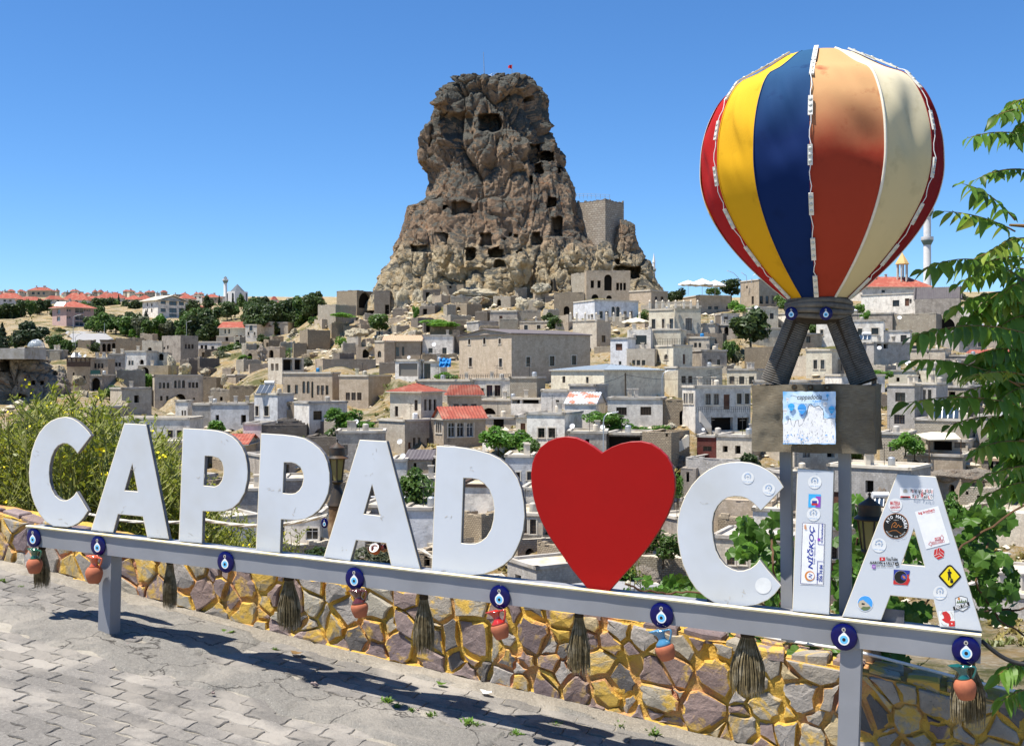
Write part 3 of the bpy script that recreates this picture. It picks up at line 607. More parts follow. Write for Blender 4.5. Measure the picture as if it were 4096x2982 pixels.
H(Z1,882,890,1022,680,792,290,'w_tan','arcaded loggia with three arches and a lean-to roof',[(900,712,932,782,'A'),(943,712,975,782,'A'),(985,706,1016,780,'A')],cor='wood_dark')
H(Z1,1018,1022,1262,668,775,288,'w_rubble','long broken rubble wall next to the three arch loggia',(),ruin=.7,cor=None,name='ruin',cat='ruin')
H(Z1,1250,1255,1430,690,780,284,'w_pale','pinkish ruined facade with a small arched doorway',[(1300,745,1336,784,'A')],ruin=.5,cor=None,name='ruin',cat='ruin')
H(Z1,1425,1590,1745,642,895,280,'w_grey','square stone tower house with three windows high in its wall',rw_(718,758,(1627,1648),(1656,1677),(1686,1707))+[(1440,742,1455,762),(1470,730,1484,760)],ruin=.25,cor=None,phi=R(40))
H(Z1,1282,1290,1480,790,900,262,'w_pale','pale ruined front with arched recess beside the white rock cone',[(1340,845,1352,892),(1400,800,1440,860,'A'),(1430,855,1450,890)],ruin=.4,cor=None,name='ruin',cat='ruin')
H(Z1,1215,1225,1480,905,1090,246,'w_tan','tan retaining house with a wide blind arch above the hedge',[(1238,920,1310,985,'A')],cor=None)
H(Z1,1357,1360,1790,988,1335,240,'w_pale','three storey stone mansion with pointed triple windows and corbel band',rw_(1055,1106,(1398,1421),(1432,1455),(1467,1491))+[(1533,1036,1556,1104,'a'),(1565,1034,1591,1104,'a'),(1602,1034,1629,1104,'a')]+rw_(1052,1102,(1658,1681),(1690,1713),(1722,1745))+rw_(1172,1215,(1409,1432),(1462,1484))+[(1537,1155,1636,1212,'A'),(1697,1187,1718,1208),(1420,1262,1474,1318,'A')],rt='dry_grass',trim='trim',mullion=False,phi=R(8))
H(Z1,1788,1792,1905,1010,1240,244,'w_rubble','rough rubble wing attached to the stone mansion',(),ruin=.6,cor=None,name='ruin',cat='ruin')
H(Z1,1850,1860,2060,1120,1230,232,'w_rubble_pale','tumbled pale rubble walls below the white rocks',[(1935,1180,1960,1215,'o')],ruin=.7,cor=None,name='ruin',cat='ruin')
H(Z1,2020,2030,2235,1090,1225,225,'w_rubble','tan rubble enclosure above the blue washed house',(),ruin=.7,cor=None,name='ruin',cat='ruin')
H(Z1,1545,1652,1695,1212,1360,190,'w_white','small whitewashed house with two slim windows facing the sun',rw_(1300,1352,(1598,1612),(1622,1637)))
H(Z1,1690,1696,1862,1242,1440,186,'w_block','bare grey block wall house left of the blue washed house',())
H(Z1,1855,1862,2192,1238,1480,185,'w_blue','blue washed old house with two dark windows over an arch',rw_(1340,1390,(1897,1928),k='o')+rw_(1340,1428,(2120,2166),k='o')+[(1980,1462,2085,1520,'A')],cor='slab')
H(Z1,1020,1030,1670,1365,1640,165,'w_white','long white facade with moulded bands behind the letters A and P',rw_(1475,1568,(1478,1522),k='g')+rw_(1475,1545,(1558,1602),k='g'),trim='trim')
H(Z1,2140,2150,2300,1412,1700,158,'w_white','white house with slim paired windows behind the letter P',rw_(1500,1595,(2178,2196),(2202,2220)),cor='slab')
H(Z1,2010,2020,2165,1600,1720,152,'w_pale','small pale outhouse with red tiled lean-to roof behind the letter P',(),'gable',rt=1512)
# ------------------------------------------------------------------ centre left
H(Z2,710,888,1045,245,455,302,'w_rubble','ruined vaulted hall with one tall open arch under the castle rock',[(905,262,1016,402,'A')],ruin=.5,cor=None,name='ruin',cat='ruin',phi=R(50))
H(Z2,1040,1046,1178,250,470,300,'w_rubble_dark','shaded rubble wall right of the vaulted ruin arch',[(1135,370,1172,455,'o')],ruin=.5,cor=None,name='ruin',cat='ruin')
H(Z2,545,700,880,372,530,292,'w_rubble_pale','crumbling corner wall left of the vaulted ruin',(),ruin=.6,cor=None,name='ruin',cat='ruin')
H(Z2,1300,1440,1660,-60,190,306,'w_rubble','ruined two storey keep at the foot of the castle rock',[(1327,40,1346,84,'o'),(1400,28,1419,80,'o'),(1357,105,1394,190,'o'),(1650-6,42,1672,95,'A')],ruin=.7,cor=None,name='ruin',cat='ruin')
H(Z2,1630,1826,1848,195,342,296,'w_rubble','square tan retaining wall with a gap in its top below the castle',[(1700,195+10,1722,225,'o')],ruin=.5,cor=None,name='ruin',cat='ruin')
H(Z2,385,455,655,595,800,285,'w_rubble','isolated ruined house with one plastered end wall',[(615,765,640,800,'o')],ruin=.6,cor=None,name='ruin',cat='ruin')
H(Z2,800,900,928,655,775,268,'w_pale','narrow pale ruined tower with two tiny windows',rw_(735,757,(828,841),(855,868),k='o'),ruin=.3,cor=None,name='ruin',cat='ruin')
H(Z2,880,890,1050,745,845,255,'w_tan','ruined gateway with one carved arch',[(938,760,995,838,'A')],ruin=.5,cor=None,name='ruin',cat='ruin')
H(Z2,1045,1130,1222,688,985,243,'w_tan','narrow tan house with an arched upper window',[(1070,775,1103,834,'a'),(1075,925,1108,972,'d'),(1160,895,1220,935,'o')],cor='trim')
H(Z2,1128,1135,1448,690,870,246,'w_tan','tan house with sagging rubble covered roof and four tall windows',rw_(742,824,(1145,1176),(1188,1217),(1230,1260))+rw_(740,820,(1286,1306)),'gable',rt=640,rmat='tile_old')
H(Z2,1465,1470,1732,635,815,248,'w_white','peeling whitewashed house with satellite dish between two windows',rw_(752,796,(1517,1555))+rw_(748,800,(1640,1678)),cor='slab')
H(Z2,1730,1735,1795,600,790,252,'w_rubble_dark','dark collapsed wall beside the large metal roofed hall',(),ruin=.5,cor=None,name='ruin',cat='ruin')
H(Z2,1855,1960,2142,515,600,262,'w_block','block built shed with flat grey roof above the metal roofed hall',(),cor='slab')
H(Z2,2060,2075,2300,425,520,272,'w_grey','low grey house with one red brown door on the rocky slope',rw_(468,515,(2142,2170),k='d'))
H(Z2,1530,1540,1765,545,620,262,'w_rubble','rubble terrace wall under the leafy vine pergola',(),ruin=.2,cor=None,name='ruin',cat='ruin')
H(Z2,1790,2250,2943,622,1080,195,'w_tan','large stone hall with dark metal roof and few small windows',rw_(672,720,(1868,1889))+rw_(660,718,(2000,2023))+rw_(668,716,(2136,2157))+rw_(835,914,(1875,1903))+rw_(843,920,(2140,2168))+rw_(830,915,(2379,2415))+rw_(822,908,(2585,2628))+rw_(818,898,(2780,2820)),'gable',rt=584,rmat='metal_dark',trim='trim',phi=R(33),ov=.3)
H(Z2,1225,1428,1475,852,1015,192,'w_white','modern white cafe pavilion with one huge dark window',[(1258,888,1426,999,'w')],cor='trim',phi=R(66),mullion=False)
H(Z2,1470,1478,1625,868,1030,193,'w_white','white terrace house with tall glass door left of the blue tarpaulin',[(1480,888,1536,1020,'w')],cor='slab')
H(Z2,1410,1418,1900,1030,1200,178,'w_pale','long pale terrace house with bare stone panels',rw_(1062,1090,(1262,1300)),cor='trim')
H(Z2,1885,1895,2270,1020,1190,177,'w_white','white terrace house with tall shuttered windows under the cafe railing',rw_(1105,1176,(1958,2006),k='w')+rw_(1078,1176,(2030,2082),(2100,2152)),cor='trim',trim='trim')
H(Z2,235,672,738,965,1240,200,'w_tan','tan mansion with carved twin arches and seven tall windows',rw_(1075,1156,(275,303),(342,369))+[(408,1042,434,1150,'a'),(446,1042,472,1150,'a'),(486,1045,506,1190,'a')]+rw_(1080,1164,(535,560),(572,598),(612,638)),rt='dry_grass',phi=R(64),mullion=False)
H(Z2,732,990,1188,990,1265,194,'w_tan','plain tan house with three barred windows on its sunny wall',rw_(1143,1210,(790,828),(840,878),(890,929),k='g'),rt='dry_grass',phi=R(58))
H(Z2,105,230,422,838,1060,216,'w_pale','pale ruined house with two dark open rooms',rw_(888,950,(130,156),(170,198),k='o')+[(238,852,320,948,'o'),(340,852,402,942,'o')],ruin=.3,cor=None)
H(Z2,520,588,1055,848,940,222,'w_tan','long low tan wall on the grassy terrace',(),ruin=.15,cor=None,name='ruin',cat='ruin')
H(Z2,-15,190,332,1152,1420,180,'w_blue','pale blue house with rooftop solar panels and two tall windows',rw_(1262,1348,(-6,23),(72,113)),trim='trim',phi=R(45))
H(Z2,188,195,335,1230,1400,182,'w_rubble','half collapsed wooden and rubble shed beside the pale blue house',[(215,1260,260,1330,'o'),(270,1255,300,1295,'o')],ruin=.5,cor='tile_old',name='ruin',cat='ruin')
H(Z2,335,466,802,1226,1550,165,'w_white','white flat roofed house with drainpipe, dark window and cellar arch',[(505,1305,583,1384,'w'),(505,1458,642,1545,'A')],cor='slab',phi=R(28))
H(Z2,30,40,445,1430,1560,158,'w_rubble_dark','dark rubble yard wall behind the two letters P',(),ruin=.15,cor='slab',name='yard_enclosure',cat='wall')
H(Z2,440,450,720,1535,1700,146,'w_rubble_dark','dark rubble yard wall behind the lantern',(),ruin=.3,cor=None,name='yard_enclosure',cat='wall')
H(Z2,1180,1452,1642,1138,1395,154,'w_pale','upper block house with red hipped roof and slim paired windows',[(1222,1263,1251,1354),(1394,1208,1423,1304)]+rw_(1203,1301,(1481,1506),(1522,1548),(1564,1589)),'hip',rt=1064,frame='wood_dark',ov=.5,phi=R(52))
H(Z2,1078,1310,1565,1385,1720,149,'w_pale','lower pale block house with slim windows and satellite dish',[(1340,1580,1366,1655,'d')]+rw_(1540,1634,(1383,1406),(1425,1449))+rw_(1543,1622,(1504,1528)),cor='trim',phi=R(40))
H(Z2,1685,1695,1985,1168,1300,161,'w_tan','small tan house with red pyramid roof between two larger tiled houses',rw_(1243,1290,(1738,1787),(1814,1863),(1892,1942)),'hip',rt=1078,phi=R(14))
H(Z2,1565,1652,2022,1378,1640,145,'w_tan','stone house with red tile roof and three big arched windows',[(1585,1402,1599,1498,'a'),(1603,1402,1618,1500,'a'),(1622,1402,1637,1500,'a'),(1692,1408,1752,1536,'a'),(1769,1408,1832,1534,'a'),(1853,1408,1914,1532,'a')],'gable',rt=1268,frame='frame_white',phi=R(22),trim='trim',ov=.3)
H(Z2,1980,1988,2300,1200,1370,168,'w_pale','pale terrace wall with flat arch beside the red pyramid roof',[(1988,1278,2110,1335,'A')],cor='trim')
H(Z2,2010,2020,2290,1360,1470,158,'w_pale','low pale garage with a wide dark doorway',[(2090,1368,2182,1460,'o')],cor='slab')
# ------------------------------------------------------------------ centre right, upper slope
H(Z3,520,655,660,95,260,292,'w_rubble_pale','tumbled pale wall attached to the old mansion ruin',(),ruin=.7,cor=None,name='ruin',cat='ruin',phi=R(60))
H(Z3,640,655,1042,70,320,288,'w_tan','roofless tan mansion with a tall arched niche below the castle',rw_(157,223,(693,722),(752,781),k='o')+[(812,105,880,246,'A'),(700,278,762,318,'A'),(830,288,880,318,'A')]+rw_(178,243,(918,943),(950,972),(980,1004),k='o'),ruin=.3,cor=None,phi=R(6))
H(Z3,370,378,635,265,480,272,'w_rubble','tall rubble terrace wall with a small arched cave door',[(455,383,506,478,'A')],ruin=.5,cor=None,name='ruin',cat='ruin')
H(Z3,1005,1226,1372,240,390,284,'w_tan','low tan house with two square windows beneath the minaret',rw_(300,358,(1258,1281))+rw_(300,352,(1310,1336)),rt='dry_grass')
H(Z3,540,728,1112,326,500,256,'w_blue','blue washed mansion with twin arched windows above the terrace',[(697,455,714,487)]+rw_(430,488,(770,798),(822,848),(985,1008),(1037,1061))+[(878,386,906,488,'a'),(917,386,949,488,'a')],trim='trim',phi=R(30))
H(Z3,535,745,870,500,760,242,'w_pale','white hotel terrace wall with balustrade and ball finials',[(790,640,825,700)],cor='trim',phi=R(58))
H(Z3,1500,1650,1928,285,445,290,'w_tan','tan restaurant house carrying the big white parasols',rw_(385,412,(1727,1760),(1780,1816))+rw_(385,412,(1885,1906)),cor='trim',phi=R(25))
H(Z3,2010,2175,2330,145,390,285,'w_tan','tan two storey house with tall dark windows near the balloon',rw_(295,366,(2110,2129))+rw_(293,362,(2180,2211),(2233,2262),(2285,2310))+[(2062,205,2075,230)],cor='trim',phi=R(38))
H(Z3,1205,1427,1432,405,620,227,'w_cream','cream hotel wing with three tall brown windows',rw_(497,582,(1230,1263))+rw_(495,576,(1320,1344))+rw_(493,596,(1388,1420)),cor='trim',phi=R(66),trim='trim')
H(Z3,1425,1432,1662,378,655,224,'w_cream','cream hotel tower with one big brown window and roof terrace',[(1527,490,1584,599,'w')],cor='trim',trim='trim',phi=R(12))
H(Z3,1655,1662,1788,535,665,226,'w_pale','pale stepped wall right of the cream hotel tower',(),cor='slab')
H(Z3,1780,1788,1990,545,670,232,'w_grey','grey cave front with a dark arched door under a striped tin roof',[(1868,563,1906,640,'A')],cor='slab')
H(Z3,1015,1020,1222,592,770,206,'w_white','white cube house with a large black picture window',[(1053,640,1185,720,'w')],cor=None,mullion=False,frame='iron')
H(Z3,866,872,1018,662,900,204,'w_blue','blue white house wing with a brown shuttered window',[(912,713,971,772,'d'),(940,868,963,898)],cor='slab')
H(Z3,1010,1016,1255,758,925,202,'w_pale','rough stone lower storey with three small windows',rw_(857,903,(1058,1084),(1098,1128),(1143,1173)),cor=None)
H(Z3,1218,1225,1485,585,730,212,'w_cream','beige upper terrace wall behind the white cube house',(),cor='trim')
H(Z3,1262,1420,1588,724,920,200,'w_cream','cream house with two arched windows and thin railing',[(1265,805,1296,866,'a'),(1339,805,1373,854,'a'),(1505,805,1526,892,'d')],cor='trim',trim='trim',phi=R(42))
H(Z3,1550,1556,1738,655,770,214,'w_pale','pale house with two small paired windows left of the big tree',rw_(705,746,(1603,1628),(1643,1666)),cor='trim')
H(Z3,1585,1672,1892,768,960,204,'w_grey','grey stone house with two dark windows and rubble end wall',rw_(852,906,(1723,1756),(1805,1834)),cor='slab')
H(Z3,2048,2052,2300,745,930,212,'w_rubble','high tan retaining wall left of the balloon basket',(),ruin=.1,cor=None,name='retaining_masonry',cat='wall')
H(Z3,1345,1462,1852,915,1185,186,'w_cream','cream block house with two blue shaded windows above the balcony house',rw_(997,1060,(1492,1531),(1552,1589)),cor='trim',phi=R(25))
H(Z3,345,812,1342,945,1200,178,'w_cream','long community hall with blue grey metal roof',rw_(1000,1058,(443,469))+rw_(1005,1062,(650,674)),'hip',rt=893,rmat='metal_blue',phi=R(40),ov=.3)
H(Z3,-20,5,217,1005,1180,172,'w_rubble_pale','pale rubble terrace front beside the long community hall',(),cor='slab')
H(Z3,255,262,502,1120,1290,163,'w_white','white terrace with pillars left of the grey block house',[(385,1208,415,1240,'w')],cor='trim')
H(Z3,-10,0,268,1190,1290,166,'w_white','white balcony terrace wall with dark recesses',[(0,1200-6,70,1240,'o'),(90,1195,235,1240,'o')],cor='trim')
H(Z3,505,736,842,1072,1320,160,'w_block','grey block house with flat slab roof behind the tin roofed cottage',(),cor='slab')
H(Z3,465,470,738,1242,1490,150,'w_white','white cottage with rusty striped tin roof and one barred window',[(547,1322,599,1392,'g')],'gable',rt=1143,rmat='tin',trim='trim',ov=.15)
H(Z3,842,850,1326,1188,1440,150,'w_white','long white house with two wide barred windows',rw_(1272,1344,(918,1010),k='g')+rw_(1268,1342,(1130,1226),k='g'),cor='slab',frame='frame_dark')
H(Z3,1318,1325,1530,1210,1430,149,'w_rubble','brown stone house with a narrow dark arch',[(1474,1303,1526,1428,'A')],cor=None,ruin=.1)
H(Z3,1500,1614,2100,1085,1500,145,'w_white','white balcony house with four windows and outside stair',rw_(1150,1242,(1513,1530),(1536,1549),(1562,1577),(1581,1597))+rw_(1155,1249,(1702,1751),(1774,1823))+rw_(1152,1243,(1979,2023),(2049,2092))+[(1864,1160,1918,1292,'d'),(1752,1362,1945,1475,'o'),(1985,1362,2090,1475,'o')],trim='trim',cor='trim',phi=R(28))
H(Z3,130,137,463,1318,1620,140,'w_white','plain white house with two square windows above the heart',rw_(1455,1541,(228,288),(320,381)),cor='slab',trim='trim')
H(Z3,36,42,140,1345,1500,142,'w_pale','narrow pale annex with brown door above the heart',[(75,1413,118,1484,'d')],cor='slab')
H(Z3,490,497,830,1485,1700,132,'w_grey','low grey house with flat roof behind the left lobe of the heart',[(645,1552,680,1590,'o')],cor='slab')
H(Z3,828,834,1148,1495,1720,133,'w_rubble_dark','open fronted dark stable with a thick flat roof',[(845,1530,1130,1680,'o')],cor='slab')
H(Z3,1145,1152,1402,1490,1700,131,'w_rubble','stepped rubble yard wall right of the dark stable',[(1352,1505,1372,1530,'o')],ruin=.3,cor=None,name='yard_enclosure',cat='wall')
H(Z3,1628,1634,1808,1518,1720,136,'w_red','dark red painted brick house front with one window',[(1683,1615,1758,1660,'w')],cor='slab')
H(Z3,1800,1808,2110,1512,1730,135,'w_pale','crumbling pale house with two dark window holes',[(1855,1612,1899,1668,'o'),(1963,1610,2012,1682,'o')],cor='slab')
# ------------------------------------------------------------------ right side, beyond the balloon
H(Z4,720,830,1445,215,330,305,'w_white','large house with red hipped roof and small cupola',rw_(240,265,(1000,1030)),'hip',rt=128,chim=2,ov=.5,phi=R(20))
H(Z4,820,835,1305,285,430,280,'w_white','white plastered house front with white tin canopy',rw_(330,386,(1097,1156))+rw_(315,382,(1205,1243),k='d')+rw_(320,360,(1245,1265)),cor='slab')
H(Z4,1295,1310,1700,330,470,272,'w_grey','grey house with long slanting dark roof and satellite dish',rw_(340,370,(1425,1460))+rw_(405,450,(1380,1478),k='o'),'gable',rt=232,rmat='metal_dark',phi=R(-8))
H(Z4,1095,1105,1310,395,480,276,'w_block','block built upper terrace with grey window panels',rw_(412,455,(1160,1195),(1225,1285)),cor=None)
H(Z4,1095,1100,1480,460,640,258,'w_rubble_pale','broken rubble slope wall left of the great arch',(),ruin=.7,cor=None,name='ruin',cat='ruin')
H(Z4,1470,1478,1700,462,650,256,'w_rubble_pale','pale ruin with one great round arch and timber inside',[(1490,485,1646,616,'A')],ruin=.4,cor=None,name='ruin',cat='ruin')
H(Z4,1690,1697,1782,388,650,254,'w_white','narrow white house at the street corner right of the great arch',rw_(470,530,(1720,1740),k='o'),cor='slab')
H(Z4,700,710,1095,450,560,262,'w_grey','low grey terrace with plants left of the rubble ruin',(),cor='slab')
H(Z4,425,432,1018,512,720,232,'w_white','white flat roofed house seen between the rope legs',rw_(590,642,(460,486))+rw_(580,652,(790,829))+rw_(575,632,(910,973)),cor='slab',trim='trim')
H(Z4,1012,1020,1252,598,760,228,'w_white','small white house with one square barred window',[(1167,637,1221,698,'g')],cor='slab')
H(Z4,800,932,1252,700,900,206,'w_block','grey block house with slanting roof and two square holes',rw_(716,756,(960,998),(1017,1056),k='o'),cor='slab',phi=R(35))
H(Z4,1250,1258,1560,760,880,214,'w_pale','long pale wall with flat roof behind the leaves',rw_(785,800,(1400,1415)),cor='slab')
H(Z4,1560,1570,1760,815,900,212,'w_grey','grey house with red edged roof behind the leaves',(),cor='slab')
H(Z4,1750,1760,2300,800,960,215,'w_pale','house with low red tile roof behind the leaves',rw_(860,900,(1900,1930),(2050,2080)),'gable',rt=770,ov=.3)
H(Z4,335,345,563,765,990,202,'w_cream','cream stone facade with two tall windows above the basket',rw_(855,936,(400,433),(463,498)),trim='trim',cor='trim')
H(Z4,210,215,345,820,985,206,'w_pale','pale stone wing left of the cream facade',(),ruin=.2,cor=None)
H(Z4,558,563,700,850,985,204,'w_tan','tan stone wing with two narrow windows right of the cream facade',rw_(893,948,(595,612),(640,652)),cor=None,ruin=.1)
H(Z4,-40,-30,215,740,900,214,'w_rubble','tan rubble retaining wall behind the left rope leg',(),ruin=.1,cor=None,name='retaining_masonry',cat='wall')
H(Z4,1060,1068,1300,945,1070,184,'w_cream','pink cream terrace house with one small square window',[(1130,1010,1158,1047,'o')],cor='slab')
H(Z4,1290,1296,1482,915,1060,186,'w_cream','sunlit cream wall with laundry balcony right of the basket',[(1310,980,1343,1022,'w')],cor='slab')
H(Z4,1480,1490,1760,905,1070,190,'w_pale','pale stone house half hidden by drooping leaves',rw_(950,990,(1600,1630)),cor='slab')
H(Z4,1050,1290,1296,1068,1490,150,'w_block','two storey grey block house with barred windows beside the basket',[(1120,1143,1208,1223,'w'),(1110,1338,1204,1419,'g')],cor='trim',phi=R(66))
H(Z4,1288,1296,1480,1058,1330,152,'w_block','grey block house wing with three tall windows',rw_(1122,1210,(1290+14,1320))+rw_(1118,1206,(1365,1390),(1408,1439)),cor='trim')
H(Z4,1478,1485,1775,1085,1260,160,'w_rubble_pale','pale rubble house with one dark square window behind the branch',[(1590,1135,1649,1196,'o')],cor='slab')
H(Z4,1740,1750,2300,1050,1300,168,'w_pale','long pale house with a row of tall windows behind the branches',rw_(1220,1280,(1955,1985),(2015,2045),(2080,2105)),cor='slab')
H(Z4,1290,1300,1760,1370,1460,146,'w_rubble_pale','low rubble terrace carrying tilted solar panels',(),cor='slab')
H(YD,985,990,1222,62,385,139,'w_rubble_pale','tall pale stone house with small stacked windows under the vine',[(1066,150,1106,232,'w'),(1070,297,1106,352,'w'),(1040,300,1055,330,'o'),(1128,300,1140,330,'o')],cor='slab')
H(YD,1195,1205,1715,245,385,136,'w_tan','tan terrace house with a flat cellar arch under the cream canopy',[(1245,308,1352,362,'A'),(1370,320,1400,375,'A')],cor='slab')
H(YD,1390,1400,1760,120,250,142,'w_pale','open terrace room with wooden posts under the cream canopy',[(1455,140,1620,240,'o'),(1640,150,1740,200,'w')],cor='slab')
H(YD,1700,1710,1880,200,330,140,'w_rubble','rubble corner wall right of the terrace room',(),ruin=.5,cor=None,name='ruin',cat='ruin')
H(YD,1880,1890,2300,290,400,136,'w_rubble_dark','dark stone stable with thick flat roof behind the leaves',[(1940,320,1985,390,'o'),(2005,325,2050,390,'o')],cor='tile_old')
H(YD,1480,1490,1700,470,680,124,'w_tan','broken tan cave front with an arched doorway under the grass mound',[(1590,520,1642,625,'A')],ruin=.4,cor=None,name='ruin',cat='ruin')
H(YD,1690,1700,2140,540,680,122,'w_rubble_pale','pale ruined wall with two square holes under the grass mound',[(1740,580,1765,612,'o'),(1840,615,1872,665,'o')],ruin=.5,cor=None,name='ruin',cat='ruin')
H(YD,1640,1650,2260,730,1010,112,'w_pale','pale roofless house with white rubble on its top',[(1735,890,1752,915,'o'),(1780,880,1790,900,'o')],ruin=.4,cor=None,name='ruin',cat='ruin')
H(YD,560,566,800,1080,1500,104,'w_white','pale house with white framed window between letter I and the lantern',[(572,1120,605,1260,'w')],cor='slab',frame='frame_white')
H(YD,1790,1800,2300,1290,1500,96,'w_pale','low pale house roof behind the sticker covered letter A',(),cor='slab')
H(YD,1700,1710,2300,1420,1640,90,'w_block','grey block yard wall behind the grape leaves',(),cor='slab',name='yard_enclosure',cat='wall')
# ------------------------------------------------------------------ lower village seen between the letters
H(YB,100,108,560,775,1260,110,'w_white','large whitewashed block house with two sliding windows behind the second P',[(205,893,252,997,'w'),(438,903,547,1008,'w')],cor='slab',frame='frame_white')
H(YB,560,570,960,800,1230,112,'w_white','whitewashed house behind the second letter A',[(1085-300,1060,830,1100,'o')],cor='slab')
H(YB,-330,-320,110,560,900,120,'w_block','flat roofed grey house behind the first P with parapet',[(-230,700,-180,800,'w')],cor='trim')
H(YB,240,250,560,470,640,130,'w_grey','grey street house with thin roof seen through the second P',(),cor='slab')
H(YB,1195,1205,1325,300,640,134,'w_white','white wall house between letters A and D',(),cor='slab')
H(YB,1310,1318,1545,300,430,136,'w_tan','mustard walled house with dark sagging roof between A and D',[(1385,330,1412,370,'o')],'gable',rt=222,rmat='metal_dark',ov=.2)
H(YB,1300,1330,1580,725,1080,105,'w_blue','bluish flat roofed house with parapet between letters A and D',(),cor='slab',rt='slab')
H(YB,900,905,1330,700,860,116,'w_grey','low street wall house seen through the second A',(),cor='slab')
H(YB,1780,1786,2200,520,1020,114,'w_white','peeling white cliff house seen through the letter D',[(1985,832,2022,890,'o'),(1840,855,1895,920,'o')],cor='wood_dark')
H(YB,1390,1400,1700,1120,1400,98,'w_rubble','brown rubble wall with timber posts beside the letter D',[(1480,1150,1530,1240,'o')],ruin=.3,cor=None,name='yard_enclosure',cat='wall')
H(YC,-60,-50,180,262,520,128,'w_blue','bluish white house with two windows left of the heart',[(35,413,71,482,'w'),(133,408,172,482,'w')],cor='trim',trim='trim')
H(YC,80,88,300,550,740,120,'w_white','roughcast white wall house left of the heart',(),cor='slab')
H(YC,-40,-30,270,770,1010,112,'w_pale','pale house with slim barred windows left of the heart',[(100,823,132,952,'g'),(158,828,212,957,'g')],cor='trim',trim='trim')
H(YC,-20,50,520,1010,1170,108,'w_rubble_pale','row of cave mouths in a pale rock wall left of the heart',[(118,1083,195,1145,'A'),(285,1092,390,1160,'A'),(318,1045,350,1085,'A')],ruin=.3,cor=None,name='ruin',cat='ruin')
H(YC,-40,215,760,1245,1500,94,'w_block','low block building with broad dusty flat roof behind the heart tip',[(28,1315,80,1360,'o'),(480,1390,550,1420,'o')],cor='slab',phi=R(30),dep=9)
H(YC,1000,1010,1560,1150,1400,106,'w_rubble_pale','pale garden wall covered with creepers right of the heart',[(1155,1335,1200,1365,'o')],ruin=.3,cor=None,name='garden_parapet',cat='wall')
H(YC,1300,1310,1520,645,820,126,'w_rubble','dark cave stable beside the right edge of the heart',[(1415,660,1490,790,'o')],cor='slab')
H(YC,1530,1540,2010,285,450,130,'w_block','roofless block enclosure behind the second C',[(1530+20,380,1620,440,'o')],cor=None,ruin=.2,name='ruin',cat='ruin')
H(YC,1485,1492,1620,380,640,128,'w_grey','grey ruined house end left of the second C',[(1535,410,1560,500,'o')],cor=None,ruin=.3,name='ruin',cat='ruin')
H(YC,1600,1610,2290,645,930,120,'w_tan','high tan block wall seen inside the second C',(),ruin=.1,cor=None,name='retaining_masonry',cat='wall')
H(YC,2120,2128,2420,730,930,114,'w_white','white house with brown gate beside the second C',[(2290,620+120,2350,880,'d')],cor='slab')
H(YC,1765,1820,2420,965,1420,100,'w_pale','flat roofed pale house with barred windows seen inside the second C',[(1893,1095,1961,1228,'g'),(2000,1095,2062,1228,'g'),(2160,1100,2210,1228,'w')],cor='slab',rt='slab',trim='trim')
# ================================================================== trees and shrubs of the village and the plateau
leafmat('leaf_dark', (.035, .060, .018), (.06, .095, .026)); leafmat('leaf_mid', (.05, .10, .022), (.09, .155, .03)); leafmat('leaf_bright', (.07, .17, .02), (.12, .25, .035)); leafmat('leaf_grey', (.085, .10, .055), (.13, .145, .08)); leafmat('leaf_pine', (.018, .034, .016), (.035, .055, .022))
pm('bark', (.10, .075, .05), (.06, .045, .03), 4, .9, .4, .02)
def crown_mesh(name, kind, seed, n):
    r_ = random.Random(seed); mb = MB(); lobes = []
    if kind == 'round':
        for i in range(9): a = r_.uniform(0, 6.28); h = r_.uniform(-.45, .75); k = math.sqrt(max(.05, 1 - h * h * .8)) * r_.uniform(.25, .62); lobes.append((Vector((math.cos(a) * k, math.sin(a) * k, h)), r_.uniform(.28, .46)))
        lobes.append((Vector((0, 0, 0)), .62))
    elif kind == 'low':
        for i in range(12): a = r_.uniform(0, 6.28); k = r_.uniform(.1, .8); lobes.append((Vector((math.cos(a) * k, math.sin(a) * k, r_.uniform(-.6, .4))), r_.uniform(.25, .5)))
    for i in range(n):
        if kind == 'cone':
            h = r_.random() ** 1.3; a = r_.uniform(0, 6.28); k = (1 - h) * r_.uniform(.5, 1.0) * (.85 + .3 * math.sin(h * 42)); c = Vector((math.cos(a) * k, math.sin(a) * k, h * 2 - 1)); nrm = Vector((math.cos(a), math.sin(a), .1))
        else:
            o, q = r_.choice(lobes); nrm = Vector((r_.gauss(0, 1), r_.gauss(0, 1), r_.gauss(.15, 1))).normalized(); c = o + nrm * q * r_.uniform(.72, 1.08)
        nrm = (nrm + Vector((r_.gauss(0, .6), r_.gauss(0, .6), r_.gauss(.2, .6)))).normalized(); u = nrm.orthogonal().normalized(); u.rotate(Matrix.Rotation(r_.uniform(0, 6.28), 3, nrm)); w_ = nrm.cross(u); s = r_.uniform(.05, .115)
        mb.add([c + u * s * 1.3, c + w_ * s * .8, c - u * s * 1.3, c - w_ * s * .8 + nrm * s * .3], [[0, 1, 2, 3]])
    me = bpy.data.meshes.new(name); me.from_pydata([tuple(v) for v in mb.v], [], mb.f); return me
CROWNS = {('round', i): crown_mesh('crown', 'round', 11 + i, 1500) for i in range(4)}; CROWNS.update({('cone', 0): crown_mesh('crown', 'cone', 3, 1100)}); CROWNS.update({('low', i): crown_mesh('foliage', 'low', 31 + i, 1400) for i in range(3)})
_cm = {}
def crown_of(kind, i, mat):
    if (kind, i, mat) not in _cm: me = CROWNS[kind, i].copy(); me.materials.append(M(mat)); _cm[kind, i, mat] = me
    return _cm[kind, i, mat]
